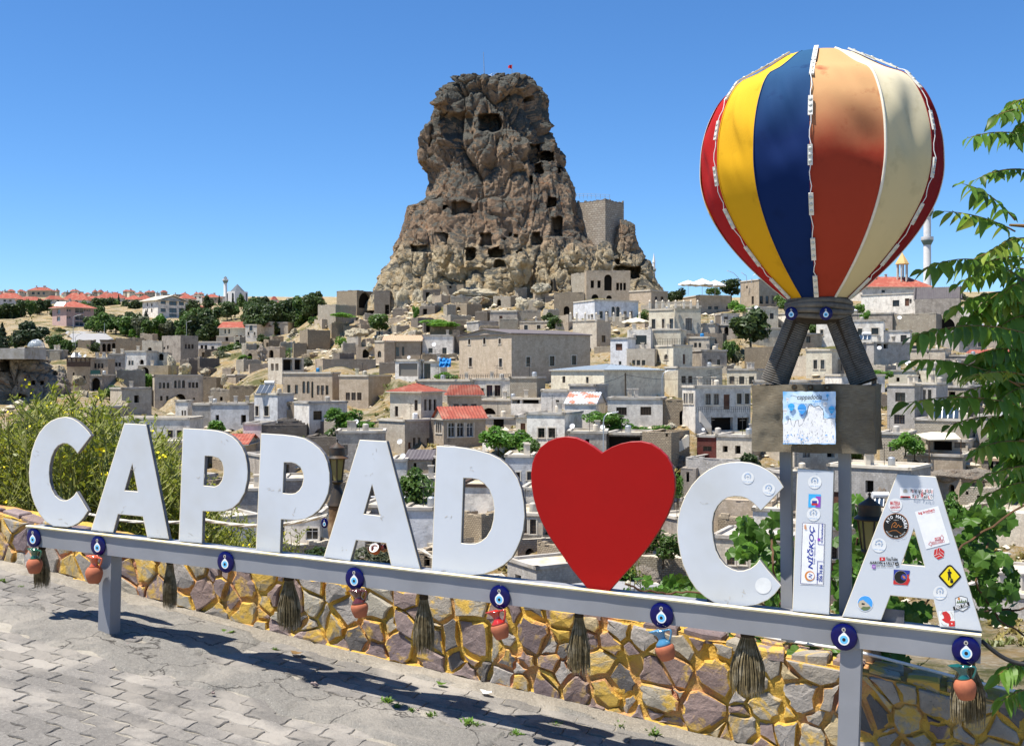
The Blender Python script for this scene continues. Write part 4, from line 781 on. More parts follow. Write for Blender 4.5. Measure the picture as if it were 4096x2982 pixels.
_tk = MB(); _tk.tube([(0, 0, -.6), (.02, .01, 0), (-.02, .02, .5), (.01, 0, 1)], [.075, .055, .045, .02], 7)
for a in range(4): _tk.tube([(0, 0, .45 + a * .08), (math.cos(a * 1.7) * .18, math.sin(a * 1.7) * .18, .8), (math.cos(a * 1.7) * .34, math.sin(a * 1.7) * .34, 1.05)], [.03, .02, .008], 5)
_tm = bpy.data.meshes.new('trunk'); _tm.from_pydata(_tk.v, [], _tk.f); _tm.materials.append(M('bark'))
rt_ = random.Random(17)
def T(fn, x, yb, yt, w_, d, label, mat='leaf_mid', kind='round', group=None, name='tree', cat='tree', trunk=.12):
    (X, Yb), (_, Yt) = fn(x, yb), fn(x, yt); b_ = P(X, Yb, d); h = (Yb - Yt) / F * d; rx = w_ / 2.2012 / F * d / 2 * 1.4
    o = thing(name, label, cat, b_, group); c = bpy.data.objects.new('crown' if kind != 'low' else 'foliage', crown_of(kind, rt_.randrange(4) if kind == 'round' else rt_.randrange(3) if kind == 'low' else 0, mat)); COL.objects.link(c); c.parent = o
    th = h * (trunk if kind == 'round' else .05); hc = (h - th) / 2 * 1.3; c.location = (0, 0, th * .3 + hc * .82); c.scale = (rx, rx * .9, hc); c.rotation_euler = (0, 0, rt_.uniform(0, 6.28))
    k = bpy.data.objects.new('trunk', _tm); COL.objects.link(k); k.parent = o; s = h * .85; k.scale = (s * .7, s * .7, s * .8)
    return o
BELT = 'trees in the belt below the plateau'
for x, yb, yt, w_, d, m, kd in [(-20,525,385,170,398,'leaf_mid','round'),(55,530,365,150,395,'leaf_dark','round'),(130,520,375,150,400,'leaf_mid','round'),(190,500,400,90,405,'leaf_dark','round'),(240,460,395,120,440,'leaf_mid','low'),(330,460,395,130,440,'leaf_bright','low'),(410,455,390,110,440,'leaf_mid','low'),
  (860,450,315,130,480,'leaf_dark','round'),(940,455,320,140,485,'leaf_dark','round'),(1005,450,335,110,490,'leaf_mid','round'),(1045,420,298,55,500,'leaf_pine','cone'),(1110,470,340,110,480,'leaf_dark','round'),(1180,475,345,130,470,'leaf_dark','round'),(1235,470,350,100,475,'leaf_mid','round'),
  (790,600,490,110,345,'leaf_dark','round'),(850,640,470,150,340,'leaf_mid','round'),(930,645,455,190,338,'leaf_mid','round'),(1020,645,460,180,342,'leaf_dark','round'),(1100,660,480,150,335,'leaf_mid','round'),(1170,665,440,150,345,'leaf_dark','round'),(1240,668,480,150,332,'leaf_grey','round'),(1320,672,500,150,330,'leaf_mid','round'),(1400,670,480,150,334,'leaf_bright','round'),(1470,668,520,140,331,'leaf_grey','round'),(1540,640,520,110,340,'leaf_mid','round'),
  (1505,510,435,75,440,'leaf_pine','round'),(1580,510,445,75,440,'leaf_dark','round'),(1285,500,425,60,425,'leaf_pine','cone'),
  (1680,490,375,110,480,'leaf_mid','round'),(1745,500,370,110,485,'leaf_dark','round'),(1810,495,360,100,500,'leaf_dark','round'),(1870,490,375,100,495,'leaf_mid','round'),(1930,500,315,70,520,'leaf_pine','cone'),(1985,515,345,110,510,'leaf_dark','round'),(2050,520,330,90,520,'leaf_pine','cone'),(2110,520,345,130,515,'leaf_dark','round'),(2180,525,350,120,510,'leaf_mid','round'),(2240,540,340,140,505,'leaf_dark','round'),
  (1690,640,530,150,335,'leaf_grey','round'),(1620,650,560,90,335,'leaf_mid','round'),(1730,660,570,90,332,'leaf_grey','low')]:
    T(Z1, x, yb, yt, w_, d, {'leaf_pine': 'dark conifer rising from the tree belt below the left plateau', 'leaf_grey': 'grey green loose tree in the belt below the left plateau', 'leaf_bright': 'bright green garden tree below the left plateau', 'leaf_mid': 'mid green leafy tree in the belt below the left plateau', 'leaf_dark': 'dark green leafy tree in the belt below the left plateau'}[m], m, kd, BELT)
for x, yt, w_ in [(30,375,150),(110,360,150),(190,365,150),(270,350,150),(345,335,170),(420,370,140),(490,345,150),(530,380,100),(75,420,130),(230,440,130),(380,430,150),(470,430,130)]:
    T(Z2, x, 565, yt, w_, 345 if yt < 400 else 338, 'dark walnut tree in the dense grove left of the vaulted ruin', 'leaf_dark', 'round', 'walnut grove left of the castle')
T(Z1,20,760,560,150,255,'dark drooping pine at the left edge of the village','leaf_pine','cone'); T(Z1,290,760,540,260,296,'big dark pine behind the clear roof dome','leaf_pine','round'); T(Z1,190,750,600,150,300,'small dark pine left of the clear roof dome','leaf_pine','round')
for x, yb, yt, w_ in [(480,810,640,140),(550,830,680,130),(610,820,690,110)]: T(Z1, x, yb, yt, w_, 284, 'mid green tree behind the grey terrace house with chimneys', 'leaf_mid', 'round', 'trees behind the terrace house')
T(Z1,525,610,570,90,345,'round garden shrub below the pink apartment block','leaf_dark','low',name='shrub',cat='shrub'); T(Z1,800,760,705,170,298,'sprawling green shrub beside the concrete road','leaf_mid','low',name='shrub',cat='shrub'); T(Z1,240,560,525,90,380,'dark shrub on the rocky slope at left','leaf_dark','low',name='shrub',cat='shrub')
for x, w_ in [(1000,130),(1080,140),(1165,130),(1240,130),(1300,80)]: T(Z1, x, 1120, 940 if x < 1200 else 975, w_, 243, 'clipped bright hedge bush left of the stone mansion', 'leaf_bright' if x > 1100 else 'leaf_mid', 'low', 'hedge left of the stone mansion', 'hedge_bush', 'bush')
T(Z1,2110,950,740,220,288,'grey green wild pear tree on the grassy slope','leaf_grey','round'); T(Z1,1990,900,790,120,292,'grey scrub bush on the grassy slope','leaf_grey','low',name='shrub',cat='shrub'); T(Z1,1895,1490,1380,160,178,'fig bush under the blue washed house','leaf_bright','low',name='shrub',cat='shrub')
T(Z2,1085,615,455,190,280,'green mulberry tree below the vaulted ruin','leaf_mid','round'); T(Z2,760,480,435,190,288,'vine covered pergola left of the vaulted ruin','leaf_bright','low',name='vine_pergola',cat='vine'); T(Z2,1625,565,500,260,260,'vine pergola above the peeling whitewashed house','leaf_bright','low',name='vine_pergola',cat='vine'); T(Z2,1405,500,395,60,285,'slim green sapling at the pale cliff','leaf_bright','round')
for x, yb, yt, w_ in [(760,1420,1270,230),(720,1400,1300,120),(830,1520,1350,250),(800,1680,1450,270),(960,1480,1390,150),(940,1640,1470,230)]: T(Z2, x, yb, yt, w_, 153, 'leafy grape vine climbing beside the white flat roofed house', 'leaf_bright' if yt < 1400 else 'leaf_mid', 'low', 'grape vines beside the white flat roofed house', 'grape_vine', 'vine')
T(Z2,2130,1640,1425,300,138,'bright round bush right of the arched window house','leaf_bright','low',name='bush',cat='bush'); T(Z3,60,1650,1460,230,136,'bright mulberry bush left of the plain white house','leaf_bright','low',name='bush',cat='bush'); T(Z3,180,1660,1560,130,134,'low green bush above the left lobe of the heart','leaf_mid','low',name='bush',cat='bush')
T(Z3,1930,310,145,170,298,'dark tree behind the white parasols','leaf_dark','round'); T(Z3,1460,335,225,120,292,'dark shrub left of the white parasols','leaf_dark','low',name='shrub',cat='shrub'); T(Z3,1780,285,215,140,296,'hedge of potted plants beneath the white parasols','leaf_mid','low',name='shrub',cat='shrub'); T(Z3,1960,420,325,130,262,'bright bush above the striped tin roof','leaf_bright','low',name='bush',cat='bush'); T(Z3,2060,450,370,150,258,'trailing creeper on the tile roof near the balloon','leaf_bright','low',name='creeper',cat='creeper')
T(Z3,2100,760,440,330,220,'big grey green tree left of the balloon legs','leaf_dark','round'); T(Z3,1940,840,680,110,214,'ivy hanging from the ledge left of the big tree','leaf_mid','low',name='creeper',cat='creeper'); T(Z3,1990,880,770,90,210,'yellow green scrub on the retaining wall','leaf_grey','low',name='shrub',cat='shrub')
for x, yb, yt, w_ in [(720,1400,1300,200),(850,1400,1310,220),(940,1460,1330,150),(1030,1500,1410,170),(1160,1500,1440,200),(1300,1500,1425,160),(900,1480,1400,160)]: T(Z3, x, yb, yt, w_, 141, 'trellis vine in front of the long white house', 'leaf_bright', 'low', 'trellis vines in front of the long white house', 'grape_vine', 'vine')
T(Z4,375,780,540,150,236,'green tree seen between the rope legs','leaf_mid','round'); T(Z4,1310,700,610,150,240,'green shrub below the great arch ruin','leaf_mid','low',name='shrub',cat='shrub'); T(Z4,860,500,420,70,258,'potted climber on the grey terrace','leaf_bright','low',name='climber',cat='climber'); T(Z4,1010,1020,940,130,182,'vine on the terrace right of the basket','leaf_bright','low',name='creeper',cat='creeper')
for x, yb, yt, w_ in [(1210,1640,1480,190),(1290,1680,1520,160)]: T(Z4, x, yb, yt, w_, 134, 'hanging vine at the cream canopy', 'leaf_bright', 'low', 'vines at the cream canopy', 'grape_vine', 'vine')
T(YB,1425,720,350,310,110,'large dark green mulberry between the letters A and D','leaf_mid','low',name='bush',cat='bush'); T(YC,1330,1160,900,330,103,'large green mulberry right of the heart','leaf_mid','low',name='bush',cat='bush'); T(YC,1460,640,430,90,118,'bright climber at the edge of the second C','leaf_bright','low',name='climber',cat='climber'); T(YC,1440,420,250,150,134,'dry green scrub slope right of the heart','leaf_grey','low',name='shrub',cat='shrub')
T(YD,1620,900,570,200,110,'bright green bush right of the sticker covered A','leaf_bright','low',name='bush',cat='bush')
for x, yb, yt, w_ in [(860,460,380,160),(960,470,390,180),(1060,470,400,150),(800,560,470,120),(900,540,470,130)]: T(YD, x, yb, yt, w_, 128, 'dry green scrub on the rocky bank behind letters I and A', 'leaf_grey', 'low', 'scrub on the rocky bank', 'shrub', 'shrub')
T(Z1,130,690,640,90,310,'dark low bush on the bank at the left edge','leaf_dark','low',name='shrub',cat='shrub')

# ================================================================== rock outcrops
def O(fn, x0, x1, yt, yb, d, label, mat='pale_rock', seed=0, dep=.6, amp=.22, name='rock_outcrop', nu=54, nv=34):
    (X0, Yt), (X1, Yb) = fn(x0, yt), fn(x1, yb); c = P((X0 + X1) / 2, (Yt + Yb) / 2 + (Yb - Yt) * .25, d); rx = (X1 - X0) / F * d / 2; rz = (Yb - Yt) / F * d * .75; s = min(rx, rz)
    o = blob(c, rx, rx * dep + 1, rz, mat, s * amp * 1.3, s * 1.1, name, None, seed or int(x0), nu, nv); return tag(o, label, 'rock')
O(Z1,1452,1562,785,985,249,'white tuff cone rising left of the square tower house',seed=2); O(Z1,1560,1692,872,985,246,'broken white tuff block above the stone mansion roof',seed=3); O(Z1,100,200,492,548,392,'pale boulder below the left tree belt'); O(Z1,540,732,585,690,328,'pale rock with a cave beside the concrete road'); O(Z1,1895,1995,752,806,303,'smooth white rock dome on the grassy slope')
O(Z1,610,760,985,1060,214,'pale rock shelf below the pergola hotel'); O(Z1,640,830,1110,1240,206,'bright tumbled rocks below the gate bay'); O(Z1,430,580,880,1010,208,'pale rounded rock tops beside the pergola hotel'); O(Z1,1020,1150,1180,1350,196,'grey boulder in the grassy gully below the hedge'); O(Z1,2060,2180,740,900,280,'white rubble outcrop behind the wild pear tree'); O(Z1,1930,2010,980,1050,236,'pale rock beside the rubble enclosure'); O(Z1,1750,1860,925,985,252,'pale rubble heap right of the white tuff block')
O(Z2,585,700,530,600,298,'white boulder below the crumbling corner wall'); O(Z2,285,385,572,650,312,'grey boulder right of the hotel annex'); O(Z2,1050,1150,630,700,256,'pale rock hump behind the narrow tan house'); O(Z2,760,1010,572,650,276,'long pale rock ledge below the vaulted ruin'); O(Z2,640,800,745,850,259,'pale eroded rock slope beside the ruined gateway'); O(Z2,1640,2130,215,300,298,'long white rock ledge below the castle'); O(Z2,1850,2080,280,345,292,'pale overhang with a dark cave slot'); O(Z2,0,110,700,830,262,'dry yellow rock bank left of the isolated ruin','cliff_rock')
O(Z2,950,1060,690,760,256,'small white rock beside the ruined gateway'); O(Z2,2120,2260,520,590,268,'pale rock beside the low grey house')
O(Z3,5,160,290,405,276,'big white boulder on the ochre slope'); O(Z3,130,350,165,240,290,'pale flat rocks below the castle caves'); O(Z3,350,545,45,265,296,'brown rock knob with cave mouths right of the ochre slope','castle_rock'); O(Z3,170,290,335,380,274,'small white rocks on the ochre slope'); O(Z3,1270,1640,345,420,262,'heap of pale rubble above the cream hotel'); O(Z3,1350,1455,1405,1450,142,'flat pale boulder beside the parked black car'); O(Z3,1890,2100,880,1000,200,'pale rough rock bank under the retaining wall'); O(Z3,210,360,-10,150,300,'brown rock spur below the castle','castle_rock'); O(Z3,20,200,20,150,301,'brown rounded rock with caves at the castle foot','castle_rock')
for i, (x0, x1, y0, y1) in enumerate([(1140,1270,1240,1400),(1260,1470,1270,1440),(900,1120,1330,1520),(1110,1230,1440,1600),(460,600,1290,1400),(1010,1090,1180,1260),(560,680,1300,1400),(1480,1640,1260,1440)]): O(ZK, x0, x1, y0, y1, 297, 'weathered rock lump at the foot of the castle rock', 'castle_rock', 40 + i)['group'] = 'rock lumps at the castle foot'
O(YD,930,1110,480,720,118,'pinkish boulder bank behind the black lantern','cliff_rock'); O(YD,740,920,560,700,120,'pale boulders behind the letter I','cliff_rock'); O(YD,1420,2090,360,470,124,'grass topped rock mound right of the sticker covered A','cliff_rock'); O(YC,1440,1560,270,400,132,'dark scrub covered bank right of the heart','cliff_rock'); O(YC,1000,1320,1240,1380,100,'pinkish rock footing of the garden wall','cliff_rock')
for x in (1185, 1320, 1460, 1570): O(Z2, x, x + 190, 210 + (x % 3) * 14, 520, 297, 'cream coloured eroded cliff below the castle', 'pale_rock', x, .35, .26)['group'] = 'cream cliff below the castle'
# left cliff with flat slab on top
Lq = [(Z1(0, y)[1], Z1(x, 0)[0]) for x, y in ((-260,800),(-280,1000),(-300,1300))]; Rq = [(Z1(0, y)[1], Z1(x, 0)[0]) for x, y in ((330,800),(420,860),(470,930),(560,1000),(620,1080),(680,1300))]
def CW(x0, y0, x1, y1, dep=3, so=3): a = Z1(x0, y0); b_ = Z1(x1, y1); return (a[0], a[1], b_[0], b_[1], dep, so)
o = loft('cliff', Lq, Rq, Z1(0, 812)[1], Z1(0, 1300)[1], 205, .5, 'cliff_rock', 1.5, 5.5, 120, 260, [CW(10,870,80,950), CW(480,955,505,985), CW(285,1048,300,1075), CW(310,1190,330,1225), CW(360,1045,380,1075), CW(160,1175,235,1240,3,8)], seed=12); tag(o, 'tall pale cave cliff with dark openings at the left edge', 'cliff')
mb = MB(); mb.box(P(*Z1(20, 850), 199), 12, 9, 1.9); tag(mb.build('cliff_terrace', 'slab'), 'concrete terrace slab on top of the left cave cliff', 'terrace')

# ================================================================== castle additions: masonry tower, railing, poles
ft = H(ZK, 1360, 1572, 1692, 1005, 1330, 314, 'w_bastion', 'pale masonry bastion built against the right side of the castle rock', (), ruin=1.6, cor=None, name='bastion', cat='fortress', phi=R(56))
def pole_thing(name, label, cat, pts, r, mat='steel', group=None):
    mb = MB(); mb.tube(pts, r, 6); return tag(mb.build(name, mat, smooth=60), label, cat, group)
pole_thing('mast', 'thin tall mast on the castle summit', 'mast', [P(*ZK(790, 235), 320), P(*ZK(783, 45), 320)], [.16, .07])
fp = thing('flag_pole', 'flagpole with a small red flag on the castle summit', 'flag', P(*ZK(966, 225), 318)); mb = MB(); mb.tube([P(*ZK(966, 232), 318), P(*ZK(969, 124), 318)], .09, 6); mb.build('pole', 'steel', fp)
mb = MB()
for i in range(6):
    for j in range(4):
        def fpnt(i, j): q = P(*ZK(968 - 25 * i / 6, 127 + j * 7 + i * 1.2 - (i * j) * .5), 318); q.y += .25 * math.sin(i * 1.3); return q
        mb.quad(fpnt(i, j), fpnt(i+1, j), fpnt(i+1, j+1), fpnt(i, j+1))
mb.build('flag', 'flag_red', fp, smooth=180)
def railing(label, fn, pts, d, hpx, n, mat='steel', rad=.05):
    o = thing('railing', label, 'railing', P(*fn(*pts[0]), d)); tot = []
    for (x0, y0), (x1, y1) in zip(pts, pts[1:]):
        for i in range(n): t = i / n; tot.append((lerp(x0, x1, t), lerp(y0, y1, t)))
    tot.append(pts[-1]); top = MB()
    for k in (0, .5): top.tube([P(fn(x, y)[0], fn(x, y)[1] - hpx * (1 - k), d) for x, y in tot], rad * .7, 4)
    top.build('rail', mat, o)
    for x, y in tot: mb = MB(); q = fn(x, y); mb.tube([P(q[0], q[1] + 3, d), P(q[0], q[1] - hpx, d)], rad, 4); mb.build('post', mat, o)
railing('thin metal railing along the castle summit', ZK, [(655,258),(700,238),(790,228),(840,205)], 321, 12, 4); railing('thin railing on the summit right of the mast', ZK, [(840,205),(885,206),(970,222),(1010,214)], 321, 14, 3); railing('thin railing on top of the pale bastion', ZK, [(1380,990),(1480,990),(1600,995)], 312, 16, 4)
# ================================================================== minarets, mosque
def minaret(x, yb, yt, wpx, d, balc, label, cap='lead_roof', capf=.12):
    b_ = P(x, yb, d); h = (yb - yt) / F * d; r_ = wpx / F * d / 2; o = thing('minaret', label, 'minaret', b_); hs_ = h * (1 - capf)
    mb = MB(); mb.lathe([(r_ * 1.15, -6), (r_ * 1.15, h * .05), (r_, h * .07), (r_ * .9, hs_), (.01, hs_)], b_, UPZ, 16); mb.build('shaft', 'minaret_white', o, smooth=30)
    mb = MB(); mb.lathe([(r_ * 1.1, 0), (r_ * .5, h * capf * .55), (.02, h * capf)], b_ + UPZ * hs_, UPZ, 14); mb.build('cone_cap', cap, o, smooth=30)
    for f in balc:
        z = (yb - f) / F * d; mb = MB(); mb.lathe([(r_ * .95, -r_ * 1.3), (r_ * 1.6, 0), (r_ * 1.6, r_ * .9), (r_ * 1.5, r_ * .9), (r_ * 1.5, 0)], b_ + UPZ * z, UPZ, 16, mf=lambda i: 1 if i == 0 else 0); mb.build('balcony', ['minaret_white', 'minaret_green'], o, smooth=30)
ZM = zr(3500, 350, 2.2013)
minaret(ZM(460, 0)[0], 1190, 650, 30, 340, [ZM(0, 1345)[1], ZM(0, 1095)[1]], 'tall white minaret with two balconies rising behind the balloon'); minaret(ZK(1886, 0)[0], 1140, ZK(0, 1345)[1], 12, 700, [ZK(0, 1455)[1]], 'slim far white minaret right of the castle rock', 'minaret_white', .3)
minaret(Z1(1985, 0)[0], Z1(0, 325)[1], Z1(0, 118)[1], 14.5, 950, [Z1(0, 160)[1]], 'square topped pale minaret beside the modern mosque', 'lead_roof', .08)
ms = thing('mosque', 'modern pale mosque with dark pyramid roof on the left skyline', 'mosque', P(*Z1(2090, 345), 950)); c = P(*Z1(2090, 345), 950); R_ = 92 / 2.2012 / F * 950
mb = MB(); mb.lathe([(R_, -12), (R_, (345 - 258) / 2.2012 / F * 950), (R_ * .7, (345 - 256) / 2.2012 / F * 950)], c, UPZ, 8); mb.build('drum', 'minaret_white', ms)
mb = MB(); mb.lathe([(R_ * .72, (345 - 256) / 2.2012 / F * 950), (.05, (345 - 188) / 2.2012 / F * 950)], c, UPZ, 8); mb.build('pyramid_roof', 'lead_roof', ms)
for i in range(8): a = R(22.5 + i * 45 + 10); q = c + Vector((math.cos(a), math.sin(a), 0)) * R_ * .95; mb = MB(); mb.obb(q + Vector((-.6, -.6, -12)), (1.2, 0, 0), (0, 1.2, 0), (0, 0, 12 + 7)); mb.build('window_slit', 'pane', ms)
# far small houses on the plateau skyline
rf = random.Random(44); n_ = 0
for x in list(range(-60, 2000, 42)) + list(range(2180, 2620, 46)):
    if 1930 < x < 2180: continue
    xx = x + rf.uniform(-14, 14); d = rf.uniform(760, 1050); w_ = rf.uniform(38, 76); yt = interp([(-60, 268), (300, 262), (900, 270), (1400, 275), (1900, 292), (2250, 372), (2620, 350)], x) + rf.uniform(-22, 14); red = rf.random() < .62
    H(Z1, xx, xx + w_ * .3, xx + w_, yt, yt + 60, d, rf.choice(['w_white', 'w_tan', 'w_pale', 'w_grey', 'w_cream']), 'small distant house on the plateau skyline', rw_(yt + 7, yt + 16, (xx + w_ * .42, xx + w_ * .56), (xx + w_ * .7, xx + w_ * .84)), 'hip' if red else 'flat', rt=yt - rf.uniform(12, 18) if red else None, cor='slab', group='far houses on the plateau', chim=rf.choice((0, 1, 1, 2)), phi=R(rf.uniform(25, 45)))
for i, x in enumerate((60, 130, 200, 268, 330, 395, 470, 540)):
    H(Z2, x, x + 14, x + 58, 312 + (i % 3) * 14, 370, 800 - i * 9, rf.choice(['w_white', 'w_pale', 'w_grey']), 'far village house behind the walnut grove', rw_(322 + (i % 3) * 14, 334 + (i % 3) * 14, (x + 24, x + 34), (x + 42, x + 50)), 'hip' if i in (1, 7) else 'flat', rt=296 if i in (1, 7) else None, cor='slab', group='far houses behind the walnut grove', phi=R(30))
# ================================================================== clutter: parasols, dishes, solar, lamps, cars
def parasol(fn, x0, x1, yt, ye, yb, d, label, mat, group=None):
    (X0, Ye), (X1, _) = fn(x0, ye), fn(x1, ye); xm = (X0 + X1) / 2; r_ = (X1 - X0) / F * d / 2; zt = P(xm, fn(0, yt)[1], d).z; ze = P(xm, Ye, d).z; b_ = P(xm, fn(0, yb)[1], d); o = thing('parasol', label, 'parasol', b_, group); mb = MB(); n_ = 16; vs = [Vector((b_.x, b_.y, zt))]
    for k in (.5, 1.0):
        for i in range(n_): a = 2 * math.pi * i / n_; q = r_ * k * (1 if i % 2 == 0 else .93); vs.append(Vector((b_.x + q * math.cos(a), b_.y + q * math.sin(a), lerp(zt, ze, k ** 1.2) - (.06 * r_ * k if i % 2 else 0))))
    for i in range(n_): vs.append(vs[1 + n_ + i] - UPZ * .22)
    fs = [[0, 1 + i, 1 + (i+1) % n_] for i in range(n_)] + [[1 + k*n_ + i, 1 + (k+1)*n_ + i, 1 + (k+1)*n_ + (i+1) % n_, 1 + k*n_ + (i+1) % n_] for k in (0, 1) for i in range(n_)]
    mb.add(vs, fs); mb.build('canopy', mat, o); mb = MB(); mb.tube([b_ - UPZ * .3, Vector((b_.x, b_.y, zt + .2))], .06, 6); mb.build('pole', 'frame_white', o)
for x0, x1, yt, ye in ((1462,1640,155,190),(1560,1790,140,192),(1690,1885,155,200)): parasol(Z3, x0, x1, yt, ye, 275, 289, 'large white parasol on the restaurant roof terrace', 'white_cloth', 'white parasols on the restaurant roof')
parasol(Z3, 965, 1222, 484, 520, 585, 238, 'cream parasol on the hotel terrace', 'cream_cloth'); parasol(Z4, 690, 790, 400, 420, 450, 255, 'small grey white parasol on the grey terrace', 'white_cloth')
cn = thing('shade_canopy', 'flat cream fabric canopy over the terrace room', 'canopy', P(*YD(1500, 245), 137)); c = [P(*YD(x, y), d) for x, y, d in ((1285, 80, 140), (1420, 125, 134), (1700, 118, 134), (1640, 65, 141), (1440, 58, 143))]; mb = MB(); mb.add(c + [q - UPZ * .12 for q in c], [[0,1,2,3,4],[9,8,7,6,5]] + [[i, i+5, (i+1) % 5 + 5, (i+1) % 5] for i in range(5)]); mb.build('fabric', 'cream_cloth', cn)
for i in (0, 1, 2, 3): mb = MB(); mb.tube([c[i] - UPZ * .1, c[i] - UPZ * 2.8], .07, 6); mb.build('post', 'wood_dark', cn)
def dish(fn, x, y, rpx, d, label):
    q = P(*fn(x, y), d); r_ = rpx / 2.2012 / F * d; n = Vector((-.25, -.85, .45)).normalized(); o = thing('satellite_dish', label, 'satellite dish', q - UPZ * r_ * 1.3); mb = MB(); mb.lathe([(.001, -.28*r_), (r_*.5, -.2*r_), (r_, 0), (r_*.97, .03*r_), (r_*.5, -.15*r_), (.001, -.22*r_)], q, n, 18); mb.build('reflector', 'dish_white', o, smooth=50); mb = MB(); mb.tube([q - n * r_ * .2, q - n * r_ * .4 - UPZ * r_ * .8, q - n * r_ * .4 - UPZ * r_ * 2], r_ * .07, 5); mb.tube([q - UPZ * r_ * .9, q + n * r_ * .9], r_ * .04, 4); mb.build('arm', 'steel', o)
for a in [(Z2,1345,832,16,188,'white satellite dish on the cafe pavilion roof'),(Z2,1566,718,20,243,'cream satellite dish on the peeling whitewashed house'),(Z2,1265,1573,25,144,'white satellite dish on the lower pale block house'),(Z4,1565,342,22,268,'white satellite dish on the slanting roof house'),(Z4,1158,482,18,254,'white satellite dish on the rubble slope wall'),(Z4,980,748,19,203,'white satellite dish between two square holes'),(Z4,1233,880,26,186,'big white satellite dish above the pink cream terrace'),(YC,2065,860,32,112,'large white satellite dish seen inside the second C'),(Z3,1683,1465,14,140,'small white satellite dish above the red painted house'),(Z3,797,1445,22,134,'white satellite dish near the trellis vine'),(Z1,748,818,14,262,'white satellite dish beside the pergola hotel'),(Z3,2150,392,16,250,'white satellite dish on the tiled roof near the balloon'),(YB,1293,268,24,128,'white satellite dish between the letters A and D'),(Z2,880,1400,24,150,'rusty brown satellite dish by the grape vine'),(Z3,530,1437,24,138,'reddish satellite dish in front of the white cottage')]: dish(*a)
def solar(fn, x0, x1, y0, y1, d, n, label, tank=True):
    o = thing('solar_collector', label, 'solar panel', P(*fn((x0+x1)/2, y1), d)); A, B = P(*fn(x0, y1), d), P(*fn(x1, y1), d); up = Vector((0, (y1-y0)/2.2012/F*d * .8, (y1-y0)/2.2012/F*d)); sh = Vector(((y1-y0)*.35/2.2012/F*d, 0, 0))
    for i in range(n):
        a = A.lerp(B, i / n); b_ = A.lerp(B, (i + .9) / n); mb = MB(); mb.obb(a, b_ - a, up + sh, Vector((0, .12, -.1))); mb.build('panel', 'solar', o); mb = MB(); mb.tube([a, b_, b_ + up + sh, a + up + sh], .05, 4, closed=True); mb.build('panel_frame', 'steel', o)
    mb = MB()
    for q in (A, B): mb.tube([q + up + sh, q + up + sh - UPZ * (up.z + .4)], .04, 4)
    mb.build('stand', 'steel', o)
    if tank: c = A.lerp(B, .6) + up * 1.25 + sh; mb = MB(); mb.tube([c - Vector((.8, 0, 0)), c + Vector((.8, 0, 0))], .35, 10); mb.build('water_tank', 'dish_white', o, smooth=50)
solar(Z2, 0, 130, 1075, 1148, 181, 3, 'three solar water panels on the pale blue house'); solar(Z4, 800, 910, 636, 676, 208, 3, 'solar water panels on the slanting grey block house'); solar(Z4, 1430, 1690, 1275, 1368, 148, 5, 'row of solar panels with blue barrel behind the branch', False); solar(YD, 940, 1020, 640, 712, 110, 2, 'solar panel beside the black lantern'); solar(Z2, 1640, 1715, 445, 505, 284, 3, 'solar water heater on the castle slope'); solar(Z1, 475, 560, 345, 382, 357, 4, 'solar panels on the pink apartment roof', False); solar(Z1, 622, 680, 792, 832, 262, 2, 'solar panel behind the pergola hotel', False)
def lamp(fn, pts, d, label, head=True):
    q = [P(*fn(x, y), d) for x, y in pts]; o = thing('street_lamp', label, 'street lamp', q[0]); r_ = .07; mb = MB(); mb.tube([q[0] - UPZ] + q, [r_ * 1.3] + [r_] * len(q), 6); mb.build('pole', 'steel', o, smooth=60); e = q[-1] - q[-2]; e.normalize(); mb = MB(); mb.obb(q[-1] - Vector((0, .12, .08)), e * .75, (0, .26, 0), (0, 0, .14)); mb.build('lamp_head', 'dish_white', o)
for a in [(Z3,[(805,1680),(805,1400),(815,1355),(840,1330),(880,1322)],128,'grey street lamp with curved arm left of the trellis vine'),(Z3,[(1322,1190),(1322,1010),(1335,970),(1365,952),(1400,948)],176,'grey street lamp beside the community hall'),(Z3,[(2012,380),(2012,190),(1990,130),(1950,90),(1915,78)],286,'tall curved street lamp left of the balloon'),(Z2,[(310,830),(310,690),(305,665),(290,655)],270,'dark street lamp below the hotel annex'),(Z1,[(645,790),(645,480),(660,470),(690,462)],296,'tall street lamp behind the grey terrace house'),(Z1,[(665,740),(662,660),(680,640),(702,630)],292,'street lamp beside the concrete road'),(Z1,[(920,640),(920,530)],330,'thin lamp post below the walnut trees'),(Z1,[(263,500),(263,372),(290,362)],400,'thin street lamp left of the pink apartment block'),(Z1,[(1643,640),(1643,525),(1665,518)],328,'thin street lamp right of the tree belt'),(Z3,[(2066,140),(2062,115),(2040,100)],288,'thin lamp on the roof left of the balloon'),(Z3,[(2110,145),(2125,110),(2162,90)],287,'twin armed lamp on the roof left of the balloon')]: lamp(*a)
pole_thing('utility_pole', 'wooden utility pole in front of the community hall', 'pole', [P(*Z3(1000, 1200), 174), P(*Z3(998, 970), 174)], .13, 'bark'); pole_thing('drain_pipe', 'pale drainpipe on the corner of the white flat roofed house', 'pipe', [P(*Z2(470, 1540), 164.3), P(*Z2(470, 1260), 164.3)], .07, 'frame_white')
def power_line(a, b_, sag, label): mb = MB(); mb.tube([a.lerp(b_, i / 12) - UPZ * sag * 4 * (i/12) * (1 - i/12) for i in range(13)], .03, 4); tag(mb.build('power_line', 'wire_black_far'), label, 'cable')
pm('wire_black_far', (.03, .03, .03), None, 1, .7, 0)
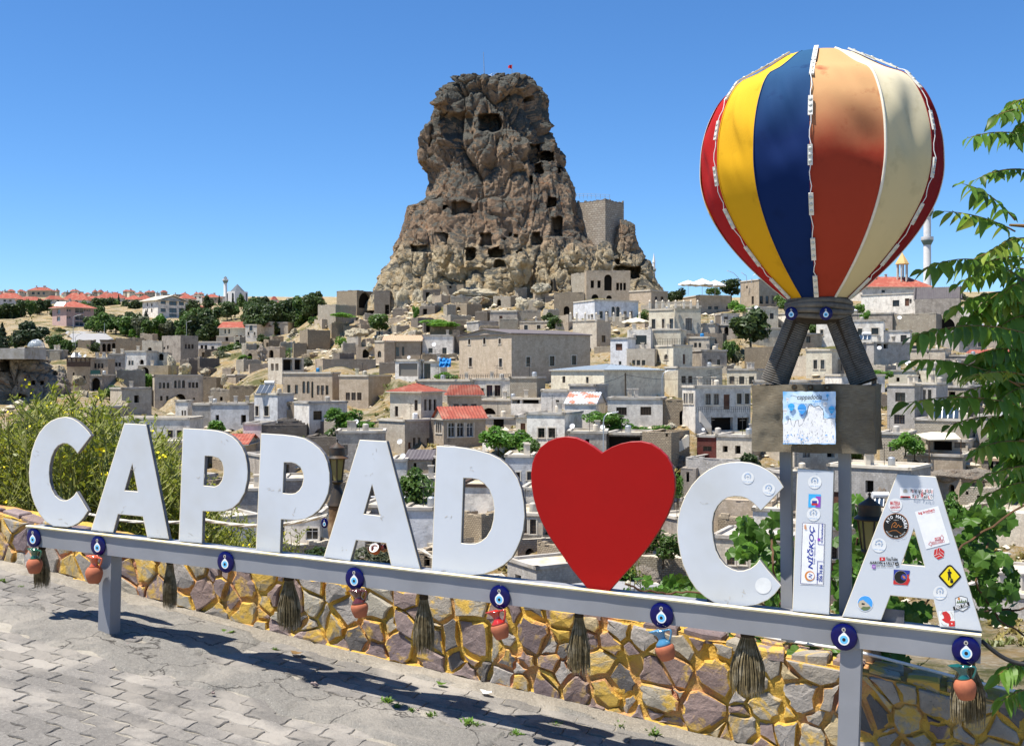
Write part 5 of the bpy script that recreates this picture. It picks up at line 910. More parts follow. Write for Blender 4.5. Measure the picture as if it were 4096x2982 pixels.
power_line(P(*Z3(1000, 985), 174), P(*Z3(1840, 975), 184), .9, 'sagging black cable right of the wooden utility pole'); power_line(P(*Z3(1000, 985), 174), P(*Z3(420, 1110), 165), .6, 'sagging black cable left of the wooden utility pole')
def car(fn, x0, x1, yt, yb, d, mat, label, van=0, flip=1):
    b_ = P(*fn((x0 + x1) / 2, yb), d); L_ = (x1 - x0) / 2.2012 / F * d; k = L_ / 4.4; o = thing('van' if van else 'car', label, 'van' if van else 'car', b_); X = Vector((flip, 0, 0)); Y = Vector((0, 1, 0))
    prof = [(-2.2,.35),(-2.2,.8),(-2.1,1.0),(-1.75,1.75 if van else 1.05),(-1.5,1.85 if van else 1.42),(.5,1.85 if van else 1.45),(1.15,1.05),(2.05,.9),(2.2,.7),(2.2,.35)]
    def at(x, z, y): return b_ + X * x * k + Y * y * k + UPZ * z * k
    mb = MB(); pts = [at(x, z, 0) for x, z in prof]; mb.poly(pts, [], (0, -1, 0), 1.75 * k); mb.build('body', mat, o)
    mb = MB(); gl = [(-1.6,1.1),(-1.45,1.7 if van else 1.36),(.42,1.7 if van else 1.38),(.95,1.08)]; mb.poly([at(x, z, -.012) for x, z in gl], [], (0, -1, 0), 1.774 * k); mb.build('side_window', 'pane', o)
    mb = MB(); mb.obb(at(.5, 1.42, .12) + X * .03, at(1.15, 1.06, .12) - at(.5, 1.42, .12), Y * 1.5 * k, Vector((0, 0, .015))); mb.build('windscreen', 'pane', o)
    for x in (-1.35, 1.35):
        for y in (-.02, 1.57): mb = MB(); mb.tube([at(x, .33, y), at(x, .33, y + .2)], .33 * k, 16); w_ = mb.build('wheel', 'tyre', o, smooth=40); mb = MB(); mb.tube([at(x, .33, y - .01), at(x, .33, y + .21)], .19 * k, 12); mb.build('rim', 'steel', w_, smooth=40)
    for y in (.1, 1.4): mb = MB(); mb.obb(at(2.19, .68, y), X * .03, Y * .28 * k, UPZ * .14 * k); mb.build('headlight', 'dish_white', o)
pm('tyre', (.015, .015, .015), None, 1, .9, 0); pm('car_white', (.72, .73, .74), None, 1, .3, 0, coat=.5); pm('car_black', (.012, .014, .018), None, 1, .25, 0, coat=.6); pm('car_red', (.25, .015, .02), None, 1, .3, 0, coat=.5)
car(Z4, 1780, 1905, 500, 578, 262, 'car_white', 'white van parked on the street right of the great arch', 1, -1); car(Z4, 1903, 1985, 510, 565, 266, 'car_black', 'dark car parked behind the white van', 0, -1); car(Z4, 1965, 2056, 505, 560, 268, 'car_red', 'red car parked behind the dark car', 0, -1); car(Z3, 1415, 1545, 1455, 1545, 139, 'car_black', 'black car parked below the brown stone house', 0, 1); car(YB, 940, 1110, 565, 700, 122, 'car_white', 'white minibus seen through the hole of the second A', 1, 1)
# blue tarp, awning, cupola, dome, green panel, pergola, hotel lettering
mb = MB(); q0 = P(*Z2(1612, 918), 190); w_, h_ = 103 / 2.2012 / F * 190, 78 / 2.2012 / F * 190
for i in range(14):
    for j in range(9):
        def tq(i, j): return q0 + Vector((w_ * i / 14, .8 * noise.noise(Vector((i * .45, j * .4, 2))) + j * .12, h_ * j / 9 * (1 + .25 * noise.noise(Vector((i * .3, 1, 5))))))
        mb.quad(tq(i, j), tq(i+1, j), tq(i+1, j+1), tq(i, j+1))
tag(mb.build('tarpaulin', 'blue_tarp', smooth=180), 'crumpled bright blue tarpaulin beside the cafe pavilion', 'tarpaulin')
mb = MB(); q0 = P(*Z4(1915, 655), 248); mb.obb(q0, (11, 0, 0), (0, 3, 2.2), (0, .1, .5)); tag(mb.build('awning', 'awning_red'), 'dark red awning below the parked cars', 'awning')
cu = thing('cupola', 'small yellow roofed cupola on the big red roof', 'cupola', P(*Z4(1182, 132), 309)); q0 = P(*Z4(1182, 140), 309); mb = MB()
for i in range(6): a = i * math.pi / 3; mb.tube([q0 + Vector((math.cos(a)*1.4, math.sin(a)*1.4, -1)), q0 + Vector((math.cos(a)*1.4, math.sin(a)*1.4, 4.2))], .22, 6)
mb.build('columns', 'trim', cu); mb = MB(); mb.lathe([(2.0, 4.0), (1.7, 4.6), (.1, 7.2), (.05, 8.6)], q0, UPZ, 8); mb.build('roof', 'gold_roof', cu)
dm = thing('glass_dome', 'transparent dome tent on the pale terrace house roof', 'dome', P(*Z1(318, 745), 268)); q0 = P(*Z1(318, 745), 268); r_ = 72 / 2.2012 / F * 268
m, n, l, b = newmat('clear_film'); b.inputs['Base Color'].default_value = (.55, .62, .68, 1); b.inputs['Roughness'].default_value = .1; b.inputs['Alpha'].default_value = .35
mb = MB(); mb.lathe([(r_, 0)] + [(r_ * math.cos(R(a)), r_ * .95 * math.sin(R(a))) for a in range(10, 90, 10)] + [(.01, r_ * .96)], q0, UPZ, 20); mb.build('film', 'clear_film', dm, smooth=180); mb = MB()
for i in range(5): a = i * math.pi / 5; mb.tube([q0 + Vector((math.cos(a) * r_ * math.cos(R(t)), math.sin(a) * r_ * math.cos(R(t)), r_ * .96 * math.sin(R(t)))) for t in range(0, 181, 12)], .05, 4)
mb.build('ribs', 'steel', dm)
pm('green_board', (.02, .075, .065), None, 1, .6, 0); mb = MB(); mb.obb(P(*Z1(796, 982), 222), (83/2.2012/F*222, 0, 0), (0, .15, 0), (0, 0, 36/2.2012/F*222)); tag(mb.build('sign_panel', 'green_board'), 'dark green panel above the tall gate arch', 'sign')
pg = thing('pergola', 'dark wooden pergola on top of the tan hotel wall', 'pergola', P(*Z1(690, 915), 223)); A = P(*Z1(590, 915), 223); W_ = 200/2.2012/F*223; h_ = 72/2.2012/F*223
for i in range(6): mb = MB(); mb.obb(A + Vector((W_ * i / 5 - .1, 0, 0)), (.2, 0, 0), (0, .2, 0), (0, 0, h_)); mb.build('post', 'wood_dark', pg)
for i in range(12): mb = MB(); mb.obb(A + Vector((W_ * i / 11 - .08, -.6, h_)), (.14, 0, 0), (0, 4, 0), (0, 0, .2)); mb.build('slat', 'wood_dark', pg)
mb = MB(); mb.obb(A + Vector((0, -.1, 0)), (W_, 0, 0), (0, .08, 0), (0, 0, 1.)); mb.build('balustrade', 'wood_dark', pg)
def textmesh(s, bold=0, shear=0):
    cu = bpy.data.curves.new('txt', 'FONT'); cu.body = s; cu.offset = bold; cu.shear = shear; cu.resolution_u = 3
    o = bpy.data.objects.new('txt', cu); COL.objects.link(o); dg = bpy.context.evaluated_depsgraph_get(); me = bpy.data.meshes.new_from_object(o.evaluated_get(dg))
    v = [(q.co.x, q.co.y) for q in me.vertices]; f = [list(p.vertices) for p in me.polygons]
    bpy.data.objects.remove(o); bpy.data.curves.remove(cu); bpy.data.meshes.remove(me); return v, f
def word(s, fn, x, y, wz, d, mat, label):
    v, f = textmesh(s, .02); k = wz / 2.2012 / F * d / max(q[0] for q in v); q0 = P(*fn(x - wz / 2, y), d); mb = MB(); mb.add([q0 + Vector((a * k, 0, c * k)) for a, c in v], f); tag(mb.build('wall_lettering', mat), label, 'lettering')
pm('ink_fade', (.36, .16, .12), None, 1, .9, 0); word('YUSUF', Z2, 92, 545, 60, 329.4, 'ink_fade', 'faded red upper word on the pale hotel block'); word('CAVE HOTEL', Z2, 92, 566, 112, 329.4, 'ink_fade', 'faded red lower words on the pale hotel block')
# terrace balustrade pillars with ball finials
for x in (515, 570, 645, 742, 832, 895, 955, 1040, 1122): 
    q = P(*Z3(x, 520), 239); mb = MB(); mb.box(q, .45, .45, 1.5); mb.lathe([(.12, 1.5), (.24, 1.72), (.16, 1.95), (.01, 2.1)], q, UPZ, 10); tag(mb.build('terrace_pillar', 'trim', smooth=40), 'pale terrace pillar with ball finial on the hotel balustrade', 'pillar', 'balustrade pillars of the hotel terrace')
for x in (1212, 1270, 1325, 1380, 1440, 1512, 1575, 1635): 
    q = P(*Z3(x, 405), 223.5); mb = MB(); mb.box(q, .42, .42, 1.2); mb.lathe([(.12, 1.2), (.24, 1.42), (.16, 1.65), (.01, 1.8)], q, UPZ, 10); tag(mb.build('terrace_pillar', 'trim', smooth=40), 'pale roof pillar with ball finial on the cream hotel', 'pillar', 'roof pillars of the cream hotel')
railing('black iron railing of the cafe terrace', Z2, [(1640, 1015), (2240, 1005)], 176, 26/2.2, 30, 'iron', .035); railing('thin roof railing of the balcony house', Z3, [(1505, 1070), (2090, 1062)], 147, 24/1.1, 22, 'iron', .025); railing('thin railing above the cream arched house', Z3, [(1262, 720), (1560, 715)], 201, 22, 14, 'iron', .03); railing('iron balcony railing of the balcony house', Z3, [(1625, 1310), (2092, 1308)], 143, 18, 26, 'iron', .025)
# outside stair of the balcony house and stone steps by the parked car
def stair(fn, x0, y0, x1, y1, d, n, wid, label, mat='slab'):
    a, b_ = P(*fn(x0, y0), d), P(*fn(x1, y1), d); o = thing('stone_stair', label, 'stair', a)
    for i in range(n): q = a.lerp(b_, i / n); s = (b_ - a) / n; mb = MB(); mb.obb(q - UPZ * 1.2, Vector((s.x, s.y, 0)), Vector((0, wid, 0)), UPZ * (1.2 + s.z)); mb.build('step', mat, o)
stair(Z3, 1760, 1450, 1660, 1310, 141, 11, 1.2, 'outside stair of the balcony house'); stair(Z3, 1350, 1650, 1560, 1520, 132, 12, 1.6, 'stone steps right of the parked black car', 'trim'); stair(YB, 40, 480, 180, 330, 140, 10, 1.2, 'pale outside steps seen above the second P', 'trim')
# roads: one strip each, draped over the slope
def road(name, pts, w_, label=None):
    mb = MB(); c = [Vector((P(x, y, d).x, d, P(x, y, d).z)) for x, y, d in pts]; n_ = 10; path = []
    for i in range(len(c) - 1):
        for k in range(n_): path.append(c[i].lerp(c[i+1], k / n_))
    path.append(c[-1]); vs = []
    for i, q in enumerate(path):
        t = path[min(i+1, len(path)-1)] - path[max(i-1, 0)]; t.z = 0; t.normalize(); s = Vector((t.y, -t.x, 0)) * w_ / 2
        for k in (-1, -.9, .9, 1): vs.append(q + s * k + UPZ * (.05 if abs(k) < 1 else -.6))
    fs = [[i*4+j, i*4+j+1, i*4+j+5, i*4+j+4] for i in range(len(path)-1) for j in range(3)]; mb.add(vs, fs); o = mb.build(name, 'asphalt', smooth=30); o['kind'] = 'structure'
    for x, y, d in pts: ctrl(x, d, P(x, y, d).z - .3)
road('road', [(*Z1(690, 730), 296), (*Z1(760, 690), 305), (*Z1(830, 665), 316), (*Z1(780, 625), 330), (*Z1(740, 605), 345)], 11); road('valley_road', [(*YC(700, 1430), 88), (*YC(1000, 1400), 92), (*YC(1250, 1400), 96), (*YC(1500, 1440), 98)], 5); road('upper_street', [(*Z4(1700, 640), 250), (*Z4(1850, 585), 262), (*Z4(2100, 560), 272), (*Z4(2500, 545), 285)], 16)
# ------------------------------------------------------------------ ground drawn through the house bases
import numpy as np
CTA = np.array(CTRL)
mb = MB(); na, nd = 300, 260; vs = []; fs = []
for j in range(nd + 1):
    D = 4.2 * (2600 / 4.2) ** (j / nd)
    for i in range(na + 1):
        az = R(lerp(-44, 44, i / na)); X = math.tan(az) * D; vs.append((X, D, elev(X, D)))
for j in range(nd):
    for i in range(na):
        a = j * (na + 1) + i; fs.append([a, a + 1, a + na + 2, a + na + 1])
mb.add(vs, fs); terr = mb.build('terrain', 'hillside', base=(0, 0, 0), smooth=180); terr['kind'] = 'structure'


# ------------------------------------------------------------------ low broken walls, rubble and scrub between the houses
rg = random.Random(77); idn = lambda x, y: (x, y); NOCTRL = True
def free(x0, x1, y0, y1, lim):
    if x1 > 4150 or x0 < -40: return False
    ar = (x1 - x0) * (y1 - y0); s = 0
    for a, b_, c, e in RECT: s += max(0, min(x1, b_) - max(x0, a)) * max(0, min(y1, e) - max(y0, c))
    return s < lim * ar
def hill_pt(x, lo, hi): d = rg.uniform(lo, hi); return d, CY - (elev((x - CX) / F * d, d) - CZ) / d * F
nf = 0
for i in range(2600):
    x = rg.uniform(350, 4080); d, yb = hill_pt(x, 95, 275)
    if nf >= 75 or yb < 1290 or (1400 < x < 2450 and yb < 1330) or (x < 1150 and (yb < 1480 or d > 250)): continue
    w_ = rg.uniform(5, 10) / d * F; h_ = rg.uniform(2.6, 5.2) / d * F
    if not free(x, x + w_, yb - h_, yb, .22): continue
    mt, cl = rg.choice([('w_white', 'whitewashed'), ('w_pale', 'pale stone'), ('w_cream', 'cream'), ('w_tan', 'tan stone'), ('w_grey', 'grey stone'), ('w_block', 'block built')]); nw = rg.choice((1, 2, 2, 3)); xc = x + w_ * rg.choice((.0, .28, .4)); wy = yb - h_ * rg.uniform(.62, .78); ws = 1.0 / d * F
    wn = [(lerp(xc, x + w_, (k + .5) / nw) - ws * .45, wy, lerp(xc, x + w_, (k + .5) / nw) + ws * .45, wy + ws * 1.35, rg.choice('wwwog')) for k in range(nw)] + ([(xc + ws * .3, yb - 1.9 * ws, xc + ws * 1.2, yb - .05 * ws, 'd')] if rg.random() < .4 and h_ > 3.6 * ws else [])
    H(idn, x, xc, x + w_, yb - h_, yb, d, mt, 'small %s house squeezed between larger houses on the village slope' % cl, wn, cor=rg.choice(['slab', 'trim', 'slab']), trim=rg.choice([None, 'trim']), base=3, group='small filler houses on the village slope'); nf += 1
nf = 0
for i in range(1500):
    x = rg.uniform(0, 4090); d, yb = hill_pt(x, 95, 340)
    if nf >= 70 or (1450 < x < 2500 and d > 275): continue
    w_ = rg.uniform(2.2, 5) / d * F; h_ = rg.uniform(1.6, 3.8) / d * F
    if not free(x, x + w_, yb - h_, yb, .45): continue
    m_, cl, kd = rg.choice([('leaf_mid', 'mid green', 'low'), ('leaf_bright', 'bright green', 'low'), ('leaf_dark', 'dark green', 'round'), ('leaf_grey', 'grey green', 'low')])
    T(idn, x + w_ / 2, yb, yb - h_, w_ * 2.2012, d, cl + ' bush growing in a gap between the village houses', m_, kd, 'bushes between the village houses', 'bush', 'bush'); nf += 1
for i in range(150):   # denser tree belt below the left plateau
    q = rg.random(); x, d, hh = (rg.uniform(1350, 2850), rg.uniform(330, 352), rg.uniform(5, 9)) if q < .35 else (rg.uniform(-60, 900), rg.uniform(395, 430), rg.uniform(3, 5.5)) if q < .5 else (rg.uniform(1600, 4400), rg.uniform(400, 470), rg.uniform(4, 6.5)); x /= 2.2012 if q < .5 else 2.2012 * 1.0
    yb = CY - (elev((x - CX) / F * d, d) - CZ) / d * F; h_ = hh / d * F
    if x > 1270 or (d > 400 and 1255 < x * 2.2012 < 1640): continue
    m_ = rg.choice(('leaf_dark', 'leaf_mid', 'leaf_dark')); T(idn, x, yb + 2, yb - h_, h_ * 2.2012 * rg.uniform(.7, 1.0), d, {'leaf_dark': 'dark green leafy tree in the belt below the left plateau', 'leaf_mid': 'mid green leafy tree in the belt below the left plateau'}[m_], m_, 'round', BELT)
for i in range(95):
    x = rg.uniform(0, 4096); d = rg.choice((rg.uniform(100, 170), rg.uniform(150, 300))); X = (x - CX) / F * d
    if 1450 < x < 2500 and d > 265: continue
    w_ = rg.uniform(3, 9) / d * F; h_ = rg.uniform(1.2, 2.6) / d * F; yb = CY - (elev(X, d) - CZ) / d * F
    H(idn, x, x + w_ * rg.choice((.0, .3, .5, .7)), x + w_, yb - h_, yb, d, rg.choice(['w_rubble', 'w_rubble_pale', 'w_rubble_pale', 'w_rubble_dark']), 'low broken rubble wall on the slope between the village houses', (), ruin=.8, cor=None, dep=rg.uniform(1, 4), base=2, name='broken_masonry', cat='wall', group='low broken walls between the houses')
nf = 0
for i in range(1500):
    x = rg.uniform(1250, 2700) if i % 3 else rg.uniform(420, 1300); d, yb = hill_pt(x, 240, 303)
    if nf >= 95 or yb > 1560: continue
    w_ = rg.uniform(3, 8) / d * F; h_ = rg.uniform(1.3, 3.8) / d * F
    if not free(x, x + w_, yb - h_, yb, .5): continue
    k = rg.random(); ws = 1.1 / d * F; H(idn, x, x + w_ * rg.choice((.3, .5, .7, 1.)), x + w_, yb - h_, yb, d, rg.choice(['w_rubble', 'w_rubble_pale', 'w_rubble_dark', 'w_tan']), 'crumbling stone wall on the stony slope around the castle rock', [(x + w_ * .15, yb - h_ * .8, x + w_ * .15 + ws, yb - h_ * .1, rg.choice('oA'))] if k < .5 and h_ > 2.2 * ws else (), ruin=1.0, cor=None, dep=rg.uniform(1.5, 5), base=2, name='crumbling_masonry', cat='ruin', group='crumbling walls around the castle'); nf += 1
mb = MB(); pm('rubble_stone', (.58, .51, .39), (.42, .36, .27), .8, .95, .4, .05, 4); ico = [(0,0,1),(.89,0,.45),(.28,.85,.45),(-.72,.53,.45),(-.72,-.53,.45),(.28,-.85,.45),(0,0,-.4)]
for i in range(11000):
    x = rg.uniform(-100, 4200); d = 85 * (330 / 85.) ** rg.random() if i < 5000 else rg.uniform(235, 312); x = x if i < 5000 else rg.gauss(1950, 420); X = (x - CX) / F * d
    if noise.noise(Vector((X * .09, d * .09, 5))) < -.05: continue
    s = rg.uniform(.14, .45) * (1 if rg.random() < .88 else 2.6); c = Vector((X, d, elev(X, d))); r3 = Matrix.Rotation(rg.uniform(0, 6.28), 3, 'Z'); k = [rg.uniform(.6, 1.2) for _ in ico]
    mb.add([c + r3 @ Vector((v[0] * s * 1.3, v[1] * s, v[2] * s * .8)) * q for v, q in zip(ico, k)], [[0,1,2],[0,2,3],[0,3,4],[0,4,5],[0,5,1],[6,2,1],[6,3,2],[6,4,3],[6,5,4],[6,1,5]])
mb.build('rubble', 'rubble_stone', base=(0, 0, 0), kind='stuff')
leafmat('scrub_dry', (.30, .235, .07), (.20, .19, .06), 0, .2); leafmat('scrub_green', (.10, .125, .03), (.15, .16, .045), 0, .2); mb = MB()
for i in range(5200):
    x = rg.uniform(-100, 4200); d = 75 * (420 / 75.) ** rg.random(); X = (x - CX) / F * d; nn = noise.noise(Vector((X * .06, d * .06, 9)))
    if nn < -.12: continue
    c = Vector((X, d, elev(X, d))); s = rg.uniform(.25, .8); m_ = 1 if nn > .16 and rg.random() < .75 else 0
    for k in range(9): a = rg.uniform(0, 6.28); e = Vector((math.cos(a) * .7, math.sin(a) * .7, rg.uniform(.4, 1.2))).normalized(); w_ = e.cross(UPZ).normalized() * s * .22; b_ = c + Vector((rg.gauss(0, .35), rg.gauss(0, .35), -.05)) * s; mb.add([b_ - w_, b_ + w_, b_ + e * s * .8 + w_ * .7, b_ + e * s - w_ * .5], [[0, 1, 2, 3]], m_)
mb.build('scrub', ['scrub_dry', 'scrub_green'], base=(0, 0, 0), kind='stuff')
# ================================================================== frame of the sign and the street beside it
ZA = zr(0, 1600, 2.0635); ZB = zr(1024, 1700, 2.2012); ZC = zr(2048, 1700, 2.2012); ZD = zr(3072, 1700, 2.2012)
Z5 = zr(0, 2050, 1.62); Z6 = zr(1400, 2200, 1.7446); Z7 = zr(2700, 2200, 1.6246); Z8 = zr(2450, 2150, 2.835)
ZE = zr(3300, 1850, 3.436); ZF = zr(3300, 2250, 3.436); ZG = zr(2900, 1500, 2.751); ZH = zr(3000, 1100, 3.7517)
# ------------------------------------------------------------------ materials of the foreground
pm('grey_paint', (.27, .275, .29), (.23, .235, .25), 3, .5, .08, .002, 40, spec=.3, c3=(.21, .21, .215), s3=1.2)
pm('cream_edge', (.75, .62, .30), (.82, .76, .58), 9, .5, .3, .002, 60)
pm('white_face', (.56, .59, .625), (.52, .55, .585), 2.2, .42, .03, .001, 30, spec=.3, c3=(.49, .505, .51), s3=1.6)
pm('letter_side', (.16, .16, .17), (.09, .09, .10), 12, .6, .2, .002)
pm('letter_rim', (.70, .64, .50), (.60, .52, .36), 14, .6, .2, .002)
pm('heart_face', (.31, .004, .003), (.28, .004, .003), 3, .55, .04, .001, 60, spec=.15)
pm('heart_side', (.32, .01, .01), (.25, .01, .01), 8, .5, .1, .002)
for k, c in dict(ink_black=(.012, .012, .012), ink_red=(.55, .03, .03), ink_blue=(.06, .33, .75), ink_white=(.82, .82, .82), ink_yellow=(.85, .66, .01), ink_navy=(.03, .05, .30), ink_cream=(.74, .75, .74), ink_green=(.12, .17, .08), ink_grey=(.45, .42, .36), ink_orange=(.62, .22, .04), ink_cyan=(.05, .42, .80), ink_purple=(.30, .06, .45), ink_sand=(.50, .43, .33)).items():
    pm(k, c, tuple(q * .9 for q in c), 25, .4, 0)
pm('bead_blue', (.004, .004, .085), (.003, .003, .06), 5, .12, 0, spec=.25)
pm('bead_sky', (.12, .50, .80), None, 5, .1, 0, spec=.6); pm('bead_white', (.80, .80, .78), None, 5, .1, 0, spec=.6); pm('bead_black', (.004, .004, .006), None, 5, .08, 0, spec=.6)
pm('clay', (.40, .13, .06), (.33, .10, .05), 14, .8, .25, .002, 60)
for k, c in dict(glaze_green=(.02, .10, .045), glaze_orange=(.55, .10, .03), glaze_brown=(.10, .02, .015), glaze_red=(.45, .02, .01), glaze_blue=(.06, .20, .34), glaze_teal=(.01, .10, .09)).items():
    pm(k, c, tuple(q * .8 for q in c), 8, .12, .03, .001, spec=.6, coat=.6)
pm('fibre', (.21, .165, .085), (.085, .065, .032), 40, .9, .2, .002, c3=(.30, .26, .18), s3=18)
pm('fibre_dark', (.045, .03, .016), (.03, .02, .01), 30, .9, .3, .003)
pm('mortar', (.70, .46, .09), (.58, .34, .06), 9, .95, 1., .03, 30, c3=(.55, .26, .15), s3=3.2)
pm('wire_white', (.72, .72, .70), None, 3, .5, 0); pm('wire_black', (.02, .02, .02), None, 3, .5, 0)
def stonemat(name, c, yellow=.5):
    m, n, l, b = newmat(name); tc = n.new('ShaderNodeTexCoord'); v = tc.outputs['Object']
    a = mix(n, l, ramp(n, l, nz(n, l, v, 9, 6), .3, .72), c, tuple(q * .62 for q in c))
    a = mix(n, l, ramp(n, l, nz(n, l, v, 55, 3), .62, .72), a, tuple(q * .45 for q in c))
    f = nz(n, l, v, 4.5, 5, .65, .8); a = mix(n, l, ramp(n, l, f, yellow, yellow + .09), a, (.62, .40, .085))
    l.new(a, b.inputs['Base Color']); b.inputs['Roughness'].default_value = .9; b.inputs['Specular IOR Level'].default_value = .2
    nb = bumpn(n, l, nz(n, l, v, 22, 8, .75), .8, .02); l.new(nb, b.inputs['Normal'])
SCOL = [((.37, .33, .28), .52), ((.43, .38, .30), .49), ((.33, .24, .21), .53), ((.50, .40, .24), .46), ((.17, .155, .145), .58), ((.34, .26, .24), .53), ((.55, .43, .22), .42), ((.44, .40, .36), .60), ((.25, .19, .185), .56), ((.46, .42, .34), .49)]
for i, (c, y) in enumerate(SCOL): stonemat('stone_%d' % i, c, y)

# ------------------------------------------------------------------ street: bed, patches of concrete, pavers
def pavemat(name, c1, c2, dust, dl, bump=.5, crack=0):
    m, n, l, b = newmat(name); tc = n.new('ShaderNodeTexCoord'); geo = n.new('ShaderNodeNewGeometry'); v = geo.outputs['Position']
    a = mix(n, l, ramp(n, l, nz(n, l, v, 60, 6, .7), .32, .70), c1, c2)
    a = mix(n, l, ramp(n, l, nz(n, l, v, 140, 3, .7), .60, .66), a, tuple(q * 1.5 for q in c1))
    a = mix(n, l, ramp(n, l, nz(n, l, v, 2.3, 7, .62, .5), dl, dl + .14), a, dust)
    a = mix(n, l, ramp(n, l, nz(n, l, v, 17, 5, .7), .6, .72), a, tuple(q * .6 for q in c1))
    if crack:
        vo = n.new('ShaderNodeTexVoronoi'); vo.feature = 'DISTANCE_TO_EDGE'; vo.inputs['Scale'].default_value = 1.9; ww = n.new('ShaderNodeVectorMath'); ww.operation = 'ADD'; n3 = n.new('ShaderNodeTexNoise'); n3.inputs['Scale'].default_value = 3.5; n3.inputs['Detail'].default_value = 6; l.new(v, n3.inputs['Vector']); sc_ = n.new('ShaderNodeVectorMath'); sc_.operation = 'SCALE'; sc_.inputs['Scale'].default_value = .5; l.new(n3.outputs[1], sc_.inputs[0]); l.new(v, ww.inputs[0]); l.new(sc_.outputs[0], ww.inputs[1]); l.new(ww.outputs[0], vo.inputs['Vector']); a = mix(n, l, ramp(n, l, vo.outputs[0], .0, .014), (.05, .045, .04), a)
    oi = n.new('ShaderNodeObjectInfo'); mr = n.new('ShaderNodeMapRange'); mr.inputs[3].default_value = .82; mr.inputs[4].default_value = 1.14
    l.new(oi.outputs['Random'], mr.inputs[0]); h = n.new('ShaderNodeHueSaturation'); l.new(mr.outputs[0], h.inputs['Value']); l.new(a, h.inputs['Color'])
    l.new(h.outputs[0], b.inputs['Base Color']); b.inputs['Roughness'].default_value = .93; b.inputs['Specular IOR Level'].default_value = .2
    nb = bumpn(n, l, nz(n, l, v, 90, 6, .75), bump, .012); nb = bumpn(n, l, nz(n, l, v, 9, 6, .7), bump, .03, nb); l.new(nb, b.inputs['Normal'])
pavemat('paver', (.215, .20, .178), (.145, .135, .122), (.285, .26, .225), .47)
pavemat('bed', (.40, .36, .29), (.30, .27, .22), (.45, .41, .34), .45, .9)
pavemat('concrete', (.25, .235, .205), (.18, .168, .148), (.30, .275, .235), .47, 1., 1)
pavemat('gritty', (.32, .285, .23), (.22, .195, .16), (.38, .34, .28), .5, 1.)
def sheet(name, s0, s1, p0, p1, ns, np_, zf, mat, mask=None):
    mb = MB(); vs = [SW(lerp(s0, s1, i / ns), lerp(p0, p1, j / np_), zf(lerp(s0, s1, i / ns), lerp(p0, p1, j / np_))) for i in range(ns + 1) for j in range(np_ + 1)]; fs = []
    for i in range(ns):
        for j in range(np_):
            a = i * (np_ + 1) + j; fs.append([a, a + np_ + 1, a + np_ + 2, a + 1])
    mb.add(vs, fs); o = mb.build(name, mat, smooth=180); o['kind'] = 'structure'; return o
street = sheet('street', -14, 14, -14, .95, 140, 75, lambda s, p: .006 * noise.noise(Vector((s * 5, p * 5, 1))), 'bed')
def wav(t): # zigzag of an interlocking paver's edge
    t = t % 1.0
    return .013 * (interp([(0, 0), (.12, .2), (.32, 1), (.5, 0), (.68, -1), (.88, -.2), (1, 0)], t))
PL, PW, GAP = .20, .10, .0018
def patch_mask(s, p):
    """>0 inside cement smeared over the pavers"""
    e = noise.noise(Vector((s * 3.1, p * 3.1, 9))) * .10 + noise.noise(Vector((s * 9, p * 9, 4))) * .03
    a = .20 - abs(p + .12 + .03 * s) + e * 1.6 if -.75 + e < s < 2.4 else -.2
    b_ = .34 - math.hypot((s - .25) * .62, p - .33) + e
    c = p - .50 + e * .6
    return max(a * 1.2, b_, c)
npav = 0; paver_meshes = {}
cells = []
for row in range(-30, 7):
    for k in range(-30, 60):
        s = (k + (row % 2) * .5) * PL; p = row * PW
        q = prj(SW(s + PL / 2, p + PW / 2)); m_ = patch_mask(s + PL / 2, p + PW / 2)
        if p < .42 and -120 < q[0] < 4200 and q[1] < 3075 and m_ < .04: cells.append((q[1] - q[0] * .02, s, p, m_))
cells.sort(reverse=True)
rest = MB()
for ci, (_, s, p, m_) in enumerate(cells):
    out = []
    for i in range(9): t = i / 8; out.append((GAP + t * (PL - 2 * GAP), GAP + wav(t)))
    for i in range(1, 4): t = i / 4; out.append((PL - GAP + wav(t) * .5, GAP + t * (PW - 2 * GAP)))
    for i in range(9): t = 1 - i / 8; out.append((GAP + t * (PL - 2 * GAP), PW - GAP + wav(t)))
    for i in range(1, 4): t = 1 - i / 4; out.append((GAP + wav(t) * .5, GAP + t * (PW - 2 * GAP)))
    hz = rnd.uniform(.0045, .0105) - .006 * sstep(-.05, .04, m_); tx, ty = rnd.uniform(-.028, .028), rnd.uniform(-.035, .035); cx, cy = PL / 2, PW / 2; js, jp = rnd.uniform(-.003, .003), rnd.uniform(-.003, .003)
    mb = MB(); top = []; rim = []; bot = []
    chip = [rnd.uniform(.92, .97) for _ in out]
    for (a, b_), ch in zip(out, chip):
        k = ch; a2, b2 = cx + (a - cx) * (k + .025), cy + (b_ - cy) * k; g = hz + (a2 - cx) * tx + (b2 - cy) * ty
        top.append(SW(s + a2 + js, p + b2 + jp, g)); rim.append(SW(s + a + js, p + b_ + jp, g - .006)); bot.append(SW(s + a + js, p + b_ + jp, -.02))
    n_ = len(out); fs = [list(range(n_))] + [[i + n_, (i + 1) % n_ + n_, (i + 1) % n_, i] for i in range(n_)] + [[i + 2 * n_, (i + 1) % n_ + 2 * n_, (i + 1) % n_ + n_, i + n_] for i in range(n_)]
    if ci < 290: mb.add(top + rim + bot, fs); mb.build('paver', 'paver', street)
    else: rest.add(top + rim + bot, fs)
if rest.v: rest.build('pavers_beyond', 'paver', street, kind='stuff')
